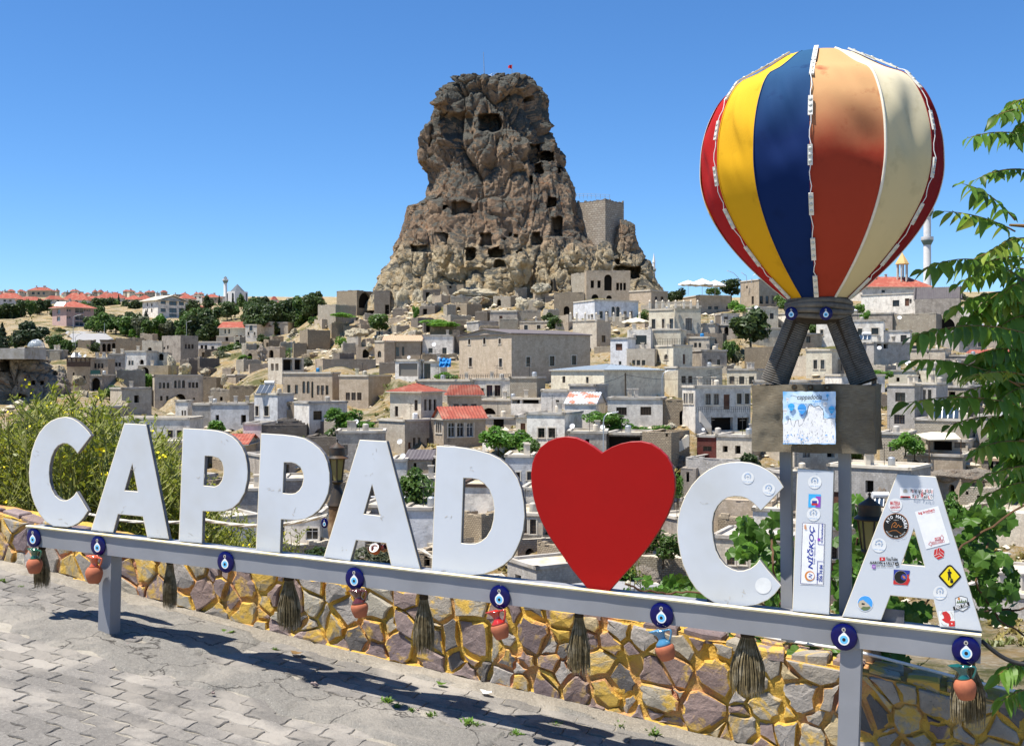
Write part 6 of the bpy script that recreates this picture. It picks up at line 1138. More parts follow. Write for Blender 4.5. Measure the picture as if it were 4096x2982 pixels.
# cement smears: one thick irregular skin per patch, cracked edges
def patch(name, s0, s1, p0, p1, f, mat, th=.02, st=.035):
    ns, np_ = int((s1 - s0) / st), int((p1 - p0) / st); mb = MB(); idx = {}; vs = []
    val = {}
    for i in range(ns + 1):
        for j in range(np_ + 1):
            s, p = lerp(s0, s1, i / ns), lerp(p0, p1, j / np_); m_ = f(s, p); val[i, j] = m_
            e = sstep(-.005, .06, m_)
            vs.append(SW(s, p, -.012 + th * e * 1.4 + .004 * noise.noise(Vector((s * 14, p * 14, 2))) - .012 * (1 - sstep(0, .016, abs(noise.noise(Vector((s * 1.7, p * 1.7, 8)))))) * e))
    fs = []
    for i in range(ns):
        for j in range(np_):
            if max(val[i, j], val[i+1, j], val[i, j+1], val[i+1, j+1]) > -.01:
                a = i * (np_ + 1) + j; fs.append([a, a + np_ + 1, a + np_ + 2, a + 1])
    mb.add(vs, fs); o = mb.build(name, mat, smooth=180); o['kind'] = 'structure'
patch('concrete_patch', -1.2, 2.8, -.75, .62, lambda s, p: patch_mask(s, p) if p < .52 else -1, 'concrete', .026, .02)
patch('gravel_verge', -5, 8, .42, .72, lambda s, p: p - .47 + .06 * noise.noise(Vector((s * 4, p * 4, 5))), 'gritty', .022, .03)

patch('mortar_spill', -4, 7, .52, .70, lambda s, p: p - .605 + .07 * noise.noise(Vector((s * 3, p * 5, 15))), 'mortar', .028, .022)
# ------------------------------------------------------------------ low stone wall behind the sign
def WH(s): return interp([(-4, .26), (-1.5, .30), (0, .31), (.75, .37), (1.6, .43), (2.4, .49), (4, .47), (8, .47)], s) + .012 * noise.noise(Vector((s * 2.2, 7, 0)))
WP = .65
wall = thing('stone_parapet', 'low wall of irregular stones set in yellow mortar behind the letter sign', 'wall', SW(2, .8))
mb = MB(); S0, S1 = -4.6, 8.0; ns = 420; nh = 16
for face in range(2):
    vs = []; fs = []
    for i in range(ns + 1):
        s = lerp(S0, S1, i / ns)
        for j in range(nh + 1):
            t = j / nh
            if face == 0: # front
                q = SW(s, WP + .004 + .020 * noise.noise(Vector((s * 11, t * 6, 2))) - .05 * (1 - sstep(0, .13, t)) * (.5 + .5 * noise.noise(Vector((s * 4, 1, 1)))), -.03); q.z += (WH(s) + .03) * t
            else:
                q = SW(s, WP + .006 + .27 * t, 0); q.z = SW(s, WP, 0).z + WH(s) + .014 * noise.noise(Vector((s * 8, t * 6, 6))) - (0.0 if t < .99 else .5)
            vs.append(q)
    for i in range(ns):
        for j in range(nh):
            a = i * (nh + 1) + j; fs.append([a, a + nh + 1, a + nh + 2, a + 1])
    mb.add(vs, fs)
mb.build('mortar_core', 'mortar', wall, smooth=180)
def clip(poly, a, b, c):
    out = []
    for i in range(len(poly)):
        p, q = poly[i], poly[(i + 1) % len(poly)]; dp, dq = a * p[0] + b * p[1] - c, a * q[0] + b * q[1] - c
        if dp <= 0: out.append(p)
        if dp * dq < 0: t = dp / (dp - dq); out.append((p[0] + (q[0] - p[0]) * t, p[1] + (q[1] - p[1]) * t))
    return out
rw = random.Random(21); seeds = []
tries = 0
while len(seeds) < 256 and tries < 90000:
    tries += 1; s, h = rw.uniform(-2.2, 5.0), rw.uniform(.03, .5)
    if h < WH(s) - .03 and all(((s - a) * .85) ** 2 + ((h - b_) * 1.25) ** 2 > .0021 + .155 * q_ ** 2 + .0035 * (s < .2) for a, b_, q_ in seeds): seeds.append((s, h, rw.choice((.0, .03, .05, .07, .10))))
nst = 0
for (s, h, wq) in seeds:
    poly = [(s - .22, .012), (s + .22, .012), (s + .22, WH(s) - .006), (s - .22, WH(s) - .006)]
    for (a, b_, wo) in seeds:
        if (a, b_) == (s, h) or abs(a - s) > .5: continue
        nx, ny = a - s, b_ - h; ln = math.hypot(nx, ny); nx /= ln; ny /= ln
        poly = clip(poly, nx, ny, nx * (s + a) / 2 + ny * (h + b_) / 2 + (wq * wq - wo * wo) / (2 * ln) - rw.choice((.002, .004, .007, .012)))
        if len(poly) < 3: break
    if len(poly) < 3: continue
    cx = sum(q[0] for q in poly) / len(poly); cy = sum(q[1] for q in poly) / len(poly)
    if max(abs(q[0] - cx) for q in poly) < .03: continue
    # rough outline: one extra jittered point per long side
    rp = []
    for i, q in enumerate(poly):
        q2 = poly[(i + 1) % len(poly)]; rp.append((q[0] * .97 + cx * .03, q[1] * .97 + cy * .03)); dl = math.hypot(q2[0] - q[0], q2[1] - q[1])
        if dl > .05: t = rw.uniform(.3, .7); j = rw.uniform(-.014, .004); nx, ny = (q2[1] - q[1]) / dl, -(q2[0] - q[0]) / dl; rp.append((lerp(q[0], q2[0], t) + nx * j, lerp(q[1], q2[1], t) + ny * j))
    n_ = len(rp); out = rw.uniform(.006, .028); tx, ty = rw.uniform(-.07, .07), rw.uniform(-.12, .08)
    def W3(a, b_, o): q = SW(a, WP - o, 0); q.z = SW(a, WP, 0).z + b_; return q
    vs = [W3(a, b_, -.03) for a, b_ in rp] + [W3(cx + (a - cx) * .985, cy + (b_ - cy) * .985, out - .007 + (a - cx) * tx + (b_ - cy) * ty) for a, b_ in rp]
    vs += [W3(cx + (a - cx) * rw.uniform(.84, .93), cy + (b_ - cy) * rw.uniform(.84, .93), out + rw.uniform(-.003, .003) + (a - cx) * tx + (b_ - cy) * ty) for a, b_ in rp] + [W3(cx, cy, out + rw.uniform(0, .006))]
    fs = [[i, (i+1) % n_, (i+1) % n_ + n_, i + n_] for i in range(n_)] + [[i + n_, (i+1) % n_ + n_, (i+1) % n_ + 2*n_, i + 2*n_] for i in range(n_)] + [[i + 2*n_, (i+1) % n_ + 2*n_, 3*n_] for i in range(n_)]
    sm = rw.random() < .6; mb = MB(); mb.add(vs, fs[:n_], 1 if sm else 0); k0 = len(mb.v); mb.f += fs[n_:]; mb.m += [1 if (sm and rw.random() < .55 and i < n_) else 0 for i in range(2 * n_)]; mb.u += [None] * (2 * n_); mb.build('stone', ['stone_%d' % rw.choice([0, 0, 1, 1, 2, 2, 7, 3, 4, 5, 5, 7, 8, 9]), 'mortar'], wall); nst += 1
s = -2.6
while s < 5.6 and nst < 296:   # coping stones lying on top
    ln = rw.uniform(.10, .22)
    for row in range(2 if 1.4 < s < 4.4 else 1):
        p0 = WP + .0 + row * .13 + rw.uniform(-.012, .02); p1 = p0 + rw.uniform(.09, .12); th = rw.uniform(.016, .034)
        pts = [(s + rw.uniform(0, .015), p0 + rw.uniform(-.01, .01)), (s + ln * .5, p0 + rw.uniform(-.014, .008)), (s + ln - rw.uniform(.008, .02), p0 + rw.uniform(-.01, .02)), (s + ln - rw.uniform(.005, .03), p1), (s + ln * .4, p1 + rw.uniform(-.02, .01)), (s + rw.uniform(0, .03), p1)]
        def T3(a, b_, z): q = SW(a, b_, 0); q.z = SW(a, WP, 0).z + WH(a) + z; return q
        cx = sum(q[0] for q in pts) / 6; cy = sum(q[1] for q in pts) / 6; tl = rw.uniform(-.12, .12)
        vs = [T3(a, b_, -.02) for a, b_ in pts] + [T3(a, b_, th - .007 + (a - cx) * tl) for a, b_ in pts] + [T3(cx + (a - cx) * .9, cy + (b_ - cy) * .88, th + (a - cx) * tl + rw.uniform(-.003, .003)) for a, b_ in pts]
        fs = [[i, (i+1) % 6, (i+1) % 6 + 6, i + 6] for i in range(6)] + [[i + 6, (i+1) % 6 + 6, (i+1) % 6 + 12, i + 12] for i in range(6)] + [[12, 13, 14, 15, 16, 17]]
        mb = MB(); mb.add(vs, fs); mb.build('coping_stone', 'stone_%d' % rw.choice([0, 1, 2, 2, 3, 5, 8, 9]), wall); nst += 1
    s += ln + rw.uniform(.004, .02)

# ------------------------------------------------------------------ the letter sign
sign = thing('letter_sign', 'long grey steel bench frame carrying big white letters and a red heart', 'sign', SW(2.2, 0))
A_, B_ = SP(109, 2101, -.035), SP(3926, 2538, -.035); BD = (B_ - A_); BLEN = BD.length; BD.normalize(); BU = NF.cross(BD).normalized()
if BU.z < 0: BU = -BU
BH, BDP = .112, .105
mb = MB(); mb.obb(A_ + NF * 0 - BU * BH, BD * BLEN, NB * BDP, BU * (BH - .004)); beam = mb.build('beam', 'grey_paint', sign)
mb = MB(); k = 90   # rolled front lip, worn to cream
for i in range(k):
    a, b_ = A_ + BD * (BLEN * i / k), A_ + BD * (BLEN * (i + 1) / k); w0 = .0015 * noise.noise(Vector((i * .35, 0, 0))); w1 = .0015 * noise.noise(Vector(((i + 1) * .35, 0, 0)))
    pr = [(-.0, -.010), (-.011, -.008), (-.014, .0), (-.008, .004), (.012, .003)]
    for (x0, y0), (x1, y1) in zip(pr, pr[1:]): mb.quad(a + NB * (x0 + w0) + BU * y0, b_ + NB * (x0 + w1) + BU * y0, b_ + NB * (x1 + w1) + BU * y1, a + NB * (x1 + w0) + BU * y1)
mb.build('edge_strip', 'cream_edge', beam, smooth=60)
for (xa, ya), bot in (((425, 2230), None), ((Z7(1105, 640)), None)):
    top = SP(xa, ya, 0); s_ = s_of(top); mb = MB(); g = SW(s_, .017, -.05); tp = top.copy(); tp -= NF * -.0
    base = g - TV * .04 - NB * .04; lean = BU * ((A_ - BU * BH + BD * (BD.dot(top - A_)) ).z - g.z + .01)
    mb.obb(base, TV * .082, NB * .082, lean); mb.obb(base - TV * .004 - NB * .004 + UPZ * .045, TV * .09, NB * .09, UPZ * .006); mb.build('post', 'grey_paint', sign)
LT = .022
def px(fn, pts): return [fn(*q) for q in pts]
def smooth_px(pts, it=1):
    return pts
LET = []
C1o = px(ZA, [(752,293),(735,265),(700,225),(650,180),(600,150),(540,135),(480,145),(420,170),(370,210),(325,265),(290,335),(262,420),(245,510),(238,600),(243,680),(255,770),(285,860),(325,940),(375,1000),(440,1040),(555,1048),(600,1038),(650,1010),(690,970),(728,912),(632,752),(610,785),(580,810),(550,824),(520,826),(490,815),(455,785),(430,740),(412,680),(406,610),(410,540),(425,470),(450,410),(480,375),(520,355),(555,358),(590,380),(615,405),(640,440)])
LET.append(('C', C1o, []))
LET.append(('A', px(ZA, [(1025,190),(1208,200),(1395,1145),(1215,1130),(1178,960),(975,940),(935,1092),(750,1072)]), [px(ZA, [(1092,525),(1136,752),(1030,743)])]))
LET.append(('P', px(ZA, [(1510,230),(1620,235),(1720,241),(1790,250),(1855,266),(1920,300),(1965,342),(2000,393),(2025,450),(2040,520),(2046,590),(2042,660),(2020,760),(1975,840),(1920,890),(1850,915),(1780,918),(1675,915),(1668,1180),(1475,1165)]), [px(ZA, [(1693,460),(1750,463),(1800,478),(1830,510),(1843,560),(1843,610),(1830,660),(1805,695),(1770,712),(1683,702)])]))
LET.append(('P', px(ZB, [(42,70),(230,82),(340,95),(430,115),(500,155),(560,205),(600,255),(630,330),(648,420),(650,510),(635,600),(605,670),(560,740),(500,790),(430,825),(360,835),(222,828),(212,1122),(-2,1108)]), [px(ZB, [(248,328),(310,328),(350,340),(390,370),(412,420),(418,470),(405,530),(380,570),(345,597),(300,603),(237,595)])]))
LET.append(('A', px(ZB, [(912,127),(1150,140),(1448,1268),(1192,1240),(1145,1038),(882,1012),(830,1195),(595,1162)]), [px(ZB, [(1022,522),(1090,795),(950,778)])]))
LET.append(('D', px(ZB, [(1588,180),(1750,188),(1850,200),(1960,222),(2060,250),(2150,295),(2210,345),(2254,395)]) + px(ZC, [(50,470),(85,570),(105,680),(113,800),(100,920),(75,1010),(40,1090)]) + px(ZB, [(2254,1165),(2180,1230),(2090,1280),(2000,1310),(1900,1320),(1800,1312),(1545,1285)]),
    [px(ZB, [(1828,465),(1900,468),(1960,480),(2010,515),(2055,570),(2085,650),(2097,740),(2090,830),(2070,910),(2030,980),(1980,1020),(1930,1040),(1870,1042),(1808,1035)])]))
LET.append(('heart', px(ZC, [(665,1437),(855,1460),(960,1340),(1080,1210),(1200,1070),(1300,920),(1370,790),(1415,670),(1435,560),(1433,460),(1410,360),(1365,275),(1300,210),(1220,160),(1130,140),(1040,143),(960,160),(880,190),(790,243),(720,190),(640,140),(560,108),(480,98),(400,108),(320,140),(250,195),(205,265),(178,340),(168,430),(172,530),(190,640),(220,750),(265,860),(330,980),(420,1110),(530,1270)]), []))
LET.append(('C', px(ZD, [(138,545),(110,498),(75,450),(38,420)]) + px(ZC, [(2254,393),(2180,355),(2100,330),(2020,322),(1920,325),(1820,345),(1730,390),(1650,450),(1580,530),(1525,620),(1485,720),(1460,820),(1453,920),(1460,1020),(1480,1130),(1510,1240),(1560,1350),(1620,1440),(1700,1510),(1780,1560),(1850,1582),(2070,1592),(2150,1580)]) + px(ZD, [(0,1535),(60,1485),(118,1410),(0,1275)]) + px(ZC, [(2180,1180),(2150,1220),(2100,1258),(2040,1278),(1990,1280),(1940,1265),(1880,1230),(1830,1170),(1795,1100),(1775,1010),(1765,930),(1765,850),(1780,770),(1810,710),(1850,665),(1900,635),(1960,625),(2020,628),(2070,645),(2120,680),(2160,720),(2190,752)]), []))
LET.append(('I', [(3189.2,1872.6),(3336.4,1882.6),(3317.4,2457),(3169,2443)], []))
LET.append(('A', [ZD(1135,432), ZD(1148,430), ZD(1470,450), ZD(1480,456), Z7(1998,525), Z7(1722,497), Z7(1680,320), Z7(1400,293), Z7(1340,453), Z7(1085,430)], [px(ZD, [(1285,910),(1378,1240),(1177,1220)])]))
letters = []
def inset(loop, d, hole):
    # inset in photo pixels along vertex bisectors
    n_ = len(loop); ar = sum(loop[i][0] * loop[(i+1) % n_][1] - loop[(i+1) % n_][0] * loop[i][1] for i in range(n_)); sg = (1 if ar > 0 else -1) * (-1 if hole else 1); out = []
    for i in range(n_):
        p, c, q = loop[i-1], loop[i], loop[(i+1) % n_]
        e1 = (c[0]-p[0], c[1]-p[1]); e2 = (q[0]-c[0], q[1]-c[1]); l1 = math.hypot(*e1) or 1; l2 = math.hypot(*e2) or 1
        nx = -(e1[1]/l1 + e2[1]/l2) * sg; ny = (e1[0]/l1 + e2[0]/l2) * sg; ln = math.hypot(nx, ny) or 1; k = min(2.0, 2 / max(.3, ln))
        out.append((c[0] + nx / ln * d * k, c[1] + ny / ln * d * k))
    return out
for (ch, outl, holes) in LET:
    mb = MB(); isH = ch == 'heart'
    fo = inset(outl, 2.2, False); fh = [inset(h, 2.2, True) for h in holes]
    mb.poly([SP(*q, .0) for q in fo], [[SP(*q, .0) for q in h] for h in fh], NF, 0, 0)
    for big, small in [(outl, fo)] + list(zip(holes, fh)):   # bevelled rim
        n_ = len(big)
        for i in range(n_):
            j = (i + 1) % n_; a, b_, c, d = SP(*small[i]), SP(*small[j]), SP(*big[j], .002), SP(*big[i], .002)
            f = [a, b_, c, d] if (b_ - a).cross(d - a).dot(NF) > 0 else [d, c, b_, a]
            mb.quad(*f, m=2)
    mb.poly([SP(*q, .002) for q in outl], [[SP(*q, .002) for q in h] for h in holes], NF, LT, 1, 1)
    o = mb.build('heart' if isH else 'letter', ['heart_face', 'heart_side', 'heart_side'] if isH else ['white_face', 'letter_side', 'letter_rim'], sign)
    letters.append(o)
    # small foot brackets screwed to the beam
    ys = sorted(outl, key=lambda q: -(q[1] - q[0] * .113))[:2]; fx = sum(q[0] for q in ys) / 2; fy = sum(q[1] for q in ys) / 2
    c = SP(fx, fy, LT + .003); c += BU * (BU.dot(A_ - c))
    mb = MB(); mb.obb(c - BD * .05 - BU * .004, BD * .1, NB * .035, BU * .006); mb.obb(c - BD * .05, BD * .1, NB * .004, BU * .05); mb.build('bracket', 'heart_side' if isH else 'letter_side', sign)

# ------------------------------------------------------------------ stickers on C, I and A (flat print)
class Sticker:
    def __init__(s, letter): s.mb = MB(); s.l = letter; s.mats = []; s.lay = 0
    def mi(s, m):
        if m not in s.mats: s.mats.append(m)
        return s.mats.index(m)
    def pt(s, x, y): return SP(x, y, -.0010 - .0004 * s.lay)
    def shape(s, pts, m, holes=()):
        s.lay += .5; s.mb.poly([s.pt(*q) for q in pts], [[s.pt(*q) for q in h] for h in holes], NF, 0, s.mi(m)); return s
    def disc(s, x, y, r, m, ry=None, n=28): return s.shape([(x + r * math.cos(2*math.pi*i/n), y + (ry or r) * math.sin(2*math.pi*i/n)) for i in range(n)], m)
    def rect(s, x, y, w_, h, m, a=0):
        ca, sa = math.cos(R(a)), math.sin(R(a)); return s.shape([(x + u * w_/2 * ca - v * h/2 * sa, y + u * w_/2 * sa + v * h/2 * ca) for u, v in ((-1,-1),(1,-1),(1,1),(-1,1))], m)
    def text(s, t, x, y, w_, m, a=0, bold=.01, shear=0, h=None):
        v, f = textmesh(t, bold, shear); x0 = min(q[0] for q in v); x1 = max(q[0] for q in v); y0 = min(q[1] for q in v); y1 = max(q[1] for q in v)
        k = w_ / (x1 - x0); ky = k if h is None else h / (y1 - y0); ca, sa = math.cos(R(a)), math.sin(R(a)); s.lay += .5; out = []
        for (p, q) in v:
            u, w2 = (p - (x0 + x1) / 2) * k, -(q - (y0 + y1) / 2) * ky; out.append(s.pt(x + u * ca - w2 * sa, y + u * sa + w2 * ca))
        fs = []
        for g in f:
            nn = (out[g[1]] - out[g[0]]).cross(out[g[2]] - out[g[0]]); fs.append(g if nn.dot(NF) > 0 else g[::-1])
        s.mb.add(out, fs, s.mi(m)); return s
    def line(s, pts, w_, m):
        for (x0, y0), (x1, y1) in zip(pts, pts[1:]):
            l_ = math.hypot(x1 - x0, y1 - y0) or 1; nx, ny = -(y1 - y0) / l_ * w_/2, (x1 - x0) / l_ * w_/2
            s.mb.poly([s.pt(x0+nx, y0+ny), s.pt(x1+nx, y1+ny), s.pt(x1-nx, y1-ny), s.pt(x0-nx, y0-ny)], [], NF, 0, s.mi(m))
        return s
    def done(s, label): o = s.mb.build('sticker', s.mats, s.l, label=label); return o
def wheel_sticker(let, x, y, r, rot=0):
    k = Sticker(let).disc(x, y, r, 'ink_cream'); cx, cy = x, y - r * .18
    for i in range(13):
        a = R(-215 + i * 21 + rot); r0, r1 = r * .34, r * .58; k.line([(cx + r0*math.cos(a), cy + r0*math.sin(a)), (cx + r1*math.cos(a), cy + r1*math.sin(a))], r * .11, 'ink_blue')
    k.line([(cx, cy - r*.2), (cx + r*.04, cy + r*.5)], r*.09, 'ink_blue'); k.line([(cx - r*.2, cy + r*.12), (cx, cy - r*.06), (cx + r*.2, cy + r*.12)], r*.08, 'ink_blue')
    k.text('LC BALLOT - MINI TAVUG', x, y + r * .62, r * 1.45, 'ink_blue', rot * .4 + 3, .02); k.done('round pale sticker with blue ray emblem')
C2, LI, LA = letters[7], letters[8], letters[9]
rs_ = random.Random(8)
for li, marks in ((0, [ZA(380, 635), ZA(520, 1000), ZA(300, 420)]), (1, [ZA(1100, 560), ZA(1020, 890), ZA(1300, 1080)]), (2, [ZA(1640, 630), ZA(1860, 340), ZA(1560, 1120)]), (3, [ZB(210, 550), ZB(125, 560), ZB(330, 780)]), (4, [ZB(1050, 235), ZB(980, 430), ZB(1090, 820), ZB(760, 1080)]), (5, [ZB(1880, 390), ZB(1700, 830), ZB(1660, 1270)]), (7, [ZC(1690, 710), ZC(2040, 1490), ZC(1920, 1530)])):
    k = Sticker(letters[li])   # scratches, drips and chips in the paint
    for (x, y) in marks:
        for _ in range(3): x2, y2 = x + rs_.gauss(0, 9), y + rs_.gauss(0, 9); a = rs_.uniform(0, 6.28); l_ = rs_.uniform(2, 16); k.line([(x2, y2), (x2 + l_ * math.cos(a), y2 + l_ * math.sin(a))], rs_.uniform(.8, 2.2), rs_.choice(('ink_grey', 'ink_sand', 'ink_grey')))
    o = k.done('scratched paint'); o.name = 'paint_scratch'
wheel_sticker(C2, 2991, 1910, 25); wheel_sticker(C2, 3075, 1956, 25, 25); wheel_sticker(LI, 3259, 1927, 27); wheel_sticker(LI, 3254, 2056, 27); wheel_sticker(LA, 3516, 2179, 29, 5); wheel_sticker(LA, 3760, 2369, 28)
Sticker(C2).disc(*Z8(1710, 540), 33, 'ink_cream').done('round patch where a sticker was peeled off')
k = Sticker(LI); x, y = ZG(985, 1380); k.rect(x, y, 49, 53, 'ink_cyan', 2).rect(x + 14, y + 4, 20, 44, 'ink_purple', 2).disc(x, y + 4, 16, 'ink_cream').rect(x, y + 6, 20, 12, 'ink_navy').rect(x, y + 14, 24, 8, 'ink_red'); k.done('square blue and purple sticker')
k = Sticker(LI)   # the tall blue framed sticker, read from bottom to top
def LZ(a, b_): return ZD(a, b_)
k.shape(px(LZ, [(300,850),(505,860),(490,1408),(280,1398)]), 'ink_white')
fr = px(LZ, [(305,856),(500,866),(486,1402),(287,1392)]); k.line(fr + [fr[0]], 3, 'ink_navy')
k.text('NİĞKOÇ', *LZ(378, 1075), 175, 'ink_navy', -88, .035, .25, 30); k.text('Turizm - Taşımacılık - Travel', *LZ(412, 1115), 100, 'ink_navy', -88, .01, .2)
k.text('nigdegeziduragi', *LZ(478, 950), 76, 'ink_navy', -88, .02); k.text('0546', *LZ(437, 1330), 30, 'ink_navy', -88, .03, h=9); k.text('256 74 84', *LZ(466, 1302), 68, 'ink_navy', -88, .03, h=14)
a = px(LZ, [(448,862),(440,1045),(492,1050)]); k.line(a, 2, 'ink_navy'); k.rect(*LZ(448, 1005), 11, 11, 'ink_purple', 5); a = px(LZ, [(492,1200),(436,1195),(432,1395)]); k.line(a, 2, 'ink_navy')
x, y = LZ(367, 1325); k.disc(x, y, 20, 'ink_orange').disc(x + 3, y, 15, 'ink_white').text('N', x + 3, y, 18, 'ink_navy', -80, .02, .3); k.text('gdo', *LZ(328, 893), 20, 'ink_orange', -88, .03); k.done('tall white sticker framed in blue with vertical lettering')
k = Sticker(LA); c = px(ZE, [(1030,335),(1490,352),(1482,502),(1028,485)]); k.shape(c, 'ink_white')
x, y = ZE(1105, 420); k.disc(x, y - 8, 12, 'ink_cream').disc(x, y - 8, 9, 'ink_grey').shape([(x-21,y+17),(x-12,y-2),(x+12,y-2),(x+21,y+18)], 'ink_cream').shape([(x-21,y+17),(x-19,y+10),(x+19,y+11),(x+21,y+18)], 'ink_red').rect(x, y + 16, 26, 5, 'ink_black')
def two(t, x, y, w_, h, a=1.5):
    n_ = len(t)
    for i, ch in enumerate(t):
        if ch != ' ': k.text(ch, x - w_/2 + w_ * (i + .5) / n_, y + (i / n_ - .5) * w_ * math.sin(R(a)) + (2 if i % 2 else -1), w_ / n_ * (.82 if ch not in 'IJ' else .35), 'ink_red' if i % 3 == 1 else 'ink_black', a, .03, 0, h)
two('HOJE NÃO POSSO', *ZE(1328, 386), 89, 13); two('TEM', *ZE(1335, 427), 29, 10); two('SÃO PAULO', *ZE(1338, 465), 82, 13); k.done('white sticker reading HOJE NÃO POSSO TEM SÃO PAULO')
k = Sticker(LA); x, y = ZE(965, 582); k.disc(x, y, 28, 'ink_cream').text('MATERIA', x, y - 8, 40, 'ink_red', 2, .03, 0, 16).text('GRIGIA', x, y + 8, 40, 'ink_red', -4, .03, 0, 10).line([(x - 16, y + 19), (x + 18, y + 20)], 1, 'ink_red'); k.done('round white sticker reading MATERIA GRIGIA')
k = Sticker(LA); x, y = ZE(975, 867); k.disc(x, y, 51, 'ink_orange').disc(x, y, 49.5, 'ink_black')
for i, ch in enumerate('AYO HANSEN'):
    a = R(-152 + i * 17.5)
    if ch != ' ': k.text(ch, x + 39 * math.cos(a), y + 39 * math.sin(a), 10 if ch != 'I' else 4, 'ink_white', math.degrees(a) + 90, .03, 0, 13)
for i, ch in enumerate('AROUND THE WORLD'):
    a = R(150 - i * 7.6)
    if ch != ' ': k.text(ch, x + 43 * math.cos(a), y + 43 * math.sin(a), 4, 'ink_cream', math.degrees(a) - 90, .02, 0, 5)
k.line([(x-18, y+8), (x-14, y-8), (x-4, y-16), (x+3, y-8), (x-10, y+2), (x+2, y+6), (x+10, y-6), (x+16, y+4), (x+24, y)], 1.6, 'ink_orange').line([(x-30, y+24), (x-14, y+18), (x+2, y+18), (x+22, y+32)], 1.5, 'ink_orange'); k.rect(x, y - 24, 3, 3, 'ink_cream').rect(x - 7, y - 24, 3, 3, 'ink_grey').rect(x + 8, y - 24, 3, 3, 'ink_grey')
k.done('round black sticker with white lettering on its rim')
k = Sticker(LA); c = px(ZE, [(1235,670),(1555,590),(1715,1100),(1390,1185)]); k.shape(c, 'ink_white'); k.text('big brothers', *ZE(1395, 672), 66, 'ink_red', -14, .03, 0, 14); k.text('Travel Agency', *ZE(1450, 684), 36, 'ink_red', -14, .01)
x, y = ZE(1560, 1042); k.rect(x - 4, y, 22, 11, 'ink_red', -10).text('LIKE', x - 4, y, 17, 'ink_white', -10, .03); k.line([(x+8, y-8), (x+14, y-16), (x+16, y-9), (x+20, y-9), (x+18, y+3), (x+8, y+4), (x+8, y-8)], 1.3, 'ink_red')
c = px(ZE, [(1422,1118),(1450,1078),(1452,1092),(1632,1055),(1640,1085),(1462,1125),(1468,1142)]); k.line(c + [c[0]], 1.4, 'ink_red'); k.text('BEĞENİ / YORUM', *ZE(1540, 1090), 46, 'ink_red', -12, .02); k.done('tilted white travel agency sticker with red lettering')
k = Sticker(LA); x, y = ZE(1567, 1245); hx = [(x + 23 * math.cos(R(30 + 60*i + 8)), y + 24 * math.sin(R(30 + 60*i + 8))) for i in range(6)]; k.shape(hx, 'ink_red')
for q in (0, 2, 4): k.line([(x, y), hx[q]], 2, 'ink_white'); k.line([((hx[q][0]+hx[q-1][0])/2, (hx[q][1]+hx[q-1][1])/2), ((x+hx[q-1][0])/2, (y+hx[q-1][1])/2), ((x + hx[q-2][0])/2, (y + hx[q-2][1])/2)], 2, 'ink_white')
k.done('red hexagonal cube emblem sticker')
k = Sticker(LA); x, y = ZE(788, 1320); k.shape([(x-11,y-7),(x+11,y-7),(x+11,y+7),(x-11,y+7)], 'ink_red').shape([(x-3,y-4),(x+4,y),(x-3,y+4)], 'ink_white').text('YouTube', *ZE(917, 1320), 47, 'ink_black', 1, .02, 0, 14).text('AARON e LILLY', *ZE(785, 1372), 100, 'ink_black', 1, .03, 0, 11).text('on the road', *ZE(818, 1412), 67, 'ink_black', 0, .0, 0, 9)
x, y = ZE(670, 1425); k.rect(x, y, 14, 14, 'ink_purple', 8).disc(x, y, 4, 'ink_white').disc(x, y, 2.6, 'ink_purple'); x, y = ZE(988, 1387); k.rect(x, y, 14, 13, 'ink_black', -12).text('d', x, y, 4, 'ink_white', -12, .03); k.done('clear sticker with video channel lettering')
k = Sticker(LA); c = px(ZF, [(945,90),(1168,105),(1150,200),(1170,230),(1135,305),(938,292)]); k.shape(c, 'ink_red'); k.shape(px(ZF, [(945,90),(1168,105),(1160,150),(1050,200),(940,240)]), 'ink_navy'); x, y = ZF(1040, 195); k.disc(x, y, 26, 'ink_grey').disc(x, y, 25, 'ink_black').disc(*ZF(1085, 195), 12, 'ink_navy').shape([(ZF(1085,195)[0] + (10 if i % 2 else 4) * math.sin(R(36*i+36)), ZF(1085,195)[1] - (10 if i % 2 else 4) * -math.cos(R(36*i))) for i in range(10)], 'ink_orange'); k.done('torn square sticker in red, blue and black')
k = Sticker(LA); x, y = ZF(1717, 180); k.shape([(x+46, y+2), (x+40, y+10), (x+8, y+44), (x, y+47), (x-8, y+43), (x-40, y+9), (x-46, y), (x-40, y-9), (x-10, y-42), (x, y-45), (x+8, y-42), (x+40, y-8)], 'ink_black').shape([(x+38, y+2), (x+6, y+36), (x, y+39), (x-6, y+36), (x-38, y), (x-7, y-35), (x, y-38), (x+7, y-35)], 'ink_yellow')
k.disc(x-3, y-24, 3.5, 'ink_black', 4.5).shape([(x-11,y-16),(x-4,y-20),(x+3,y-19),(x+8,y-13),(x+3,y-8),(x+4,y+2),(x+8,y+14),(x+4,y+15),(x-1,y+4),(x-3,y+17),(x-8,y+17),(x-7,y+2),(x-8,y-8)], 'ink_black').disc(x+7, y+22, 6.5, 'ink_black').line([(x+2, y+18), (x+3, y+12), (x+11, y+12), (x+12, y+18)], 2, 'ink_black'); k.done('yellow and black diamond warning style sticker')
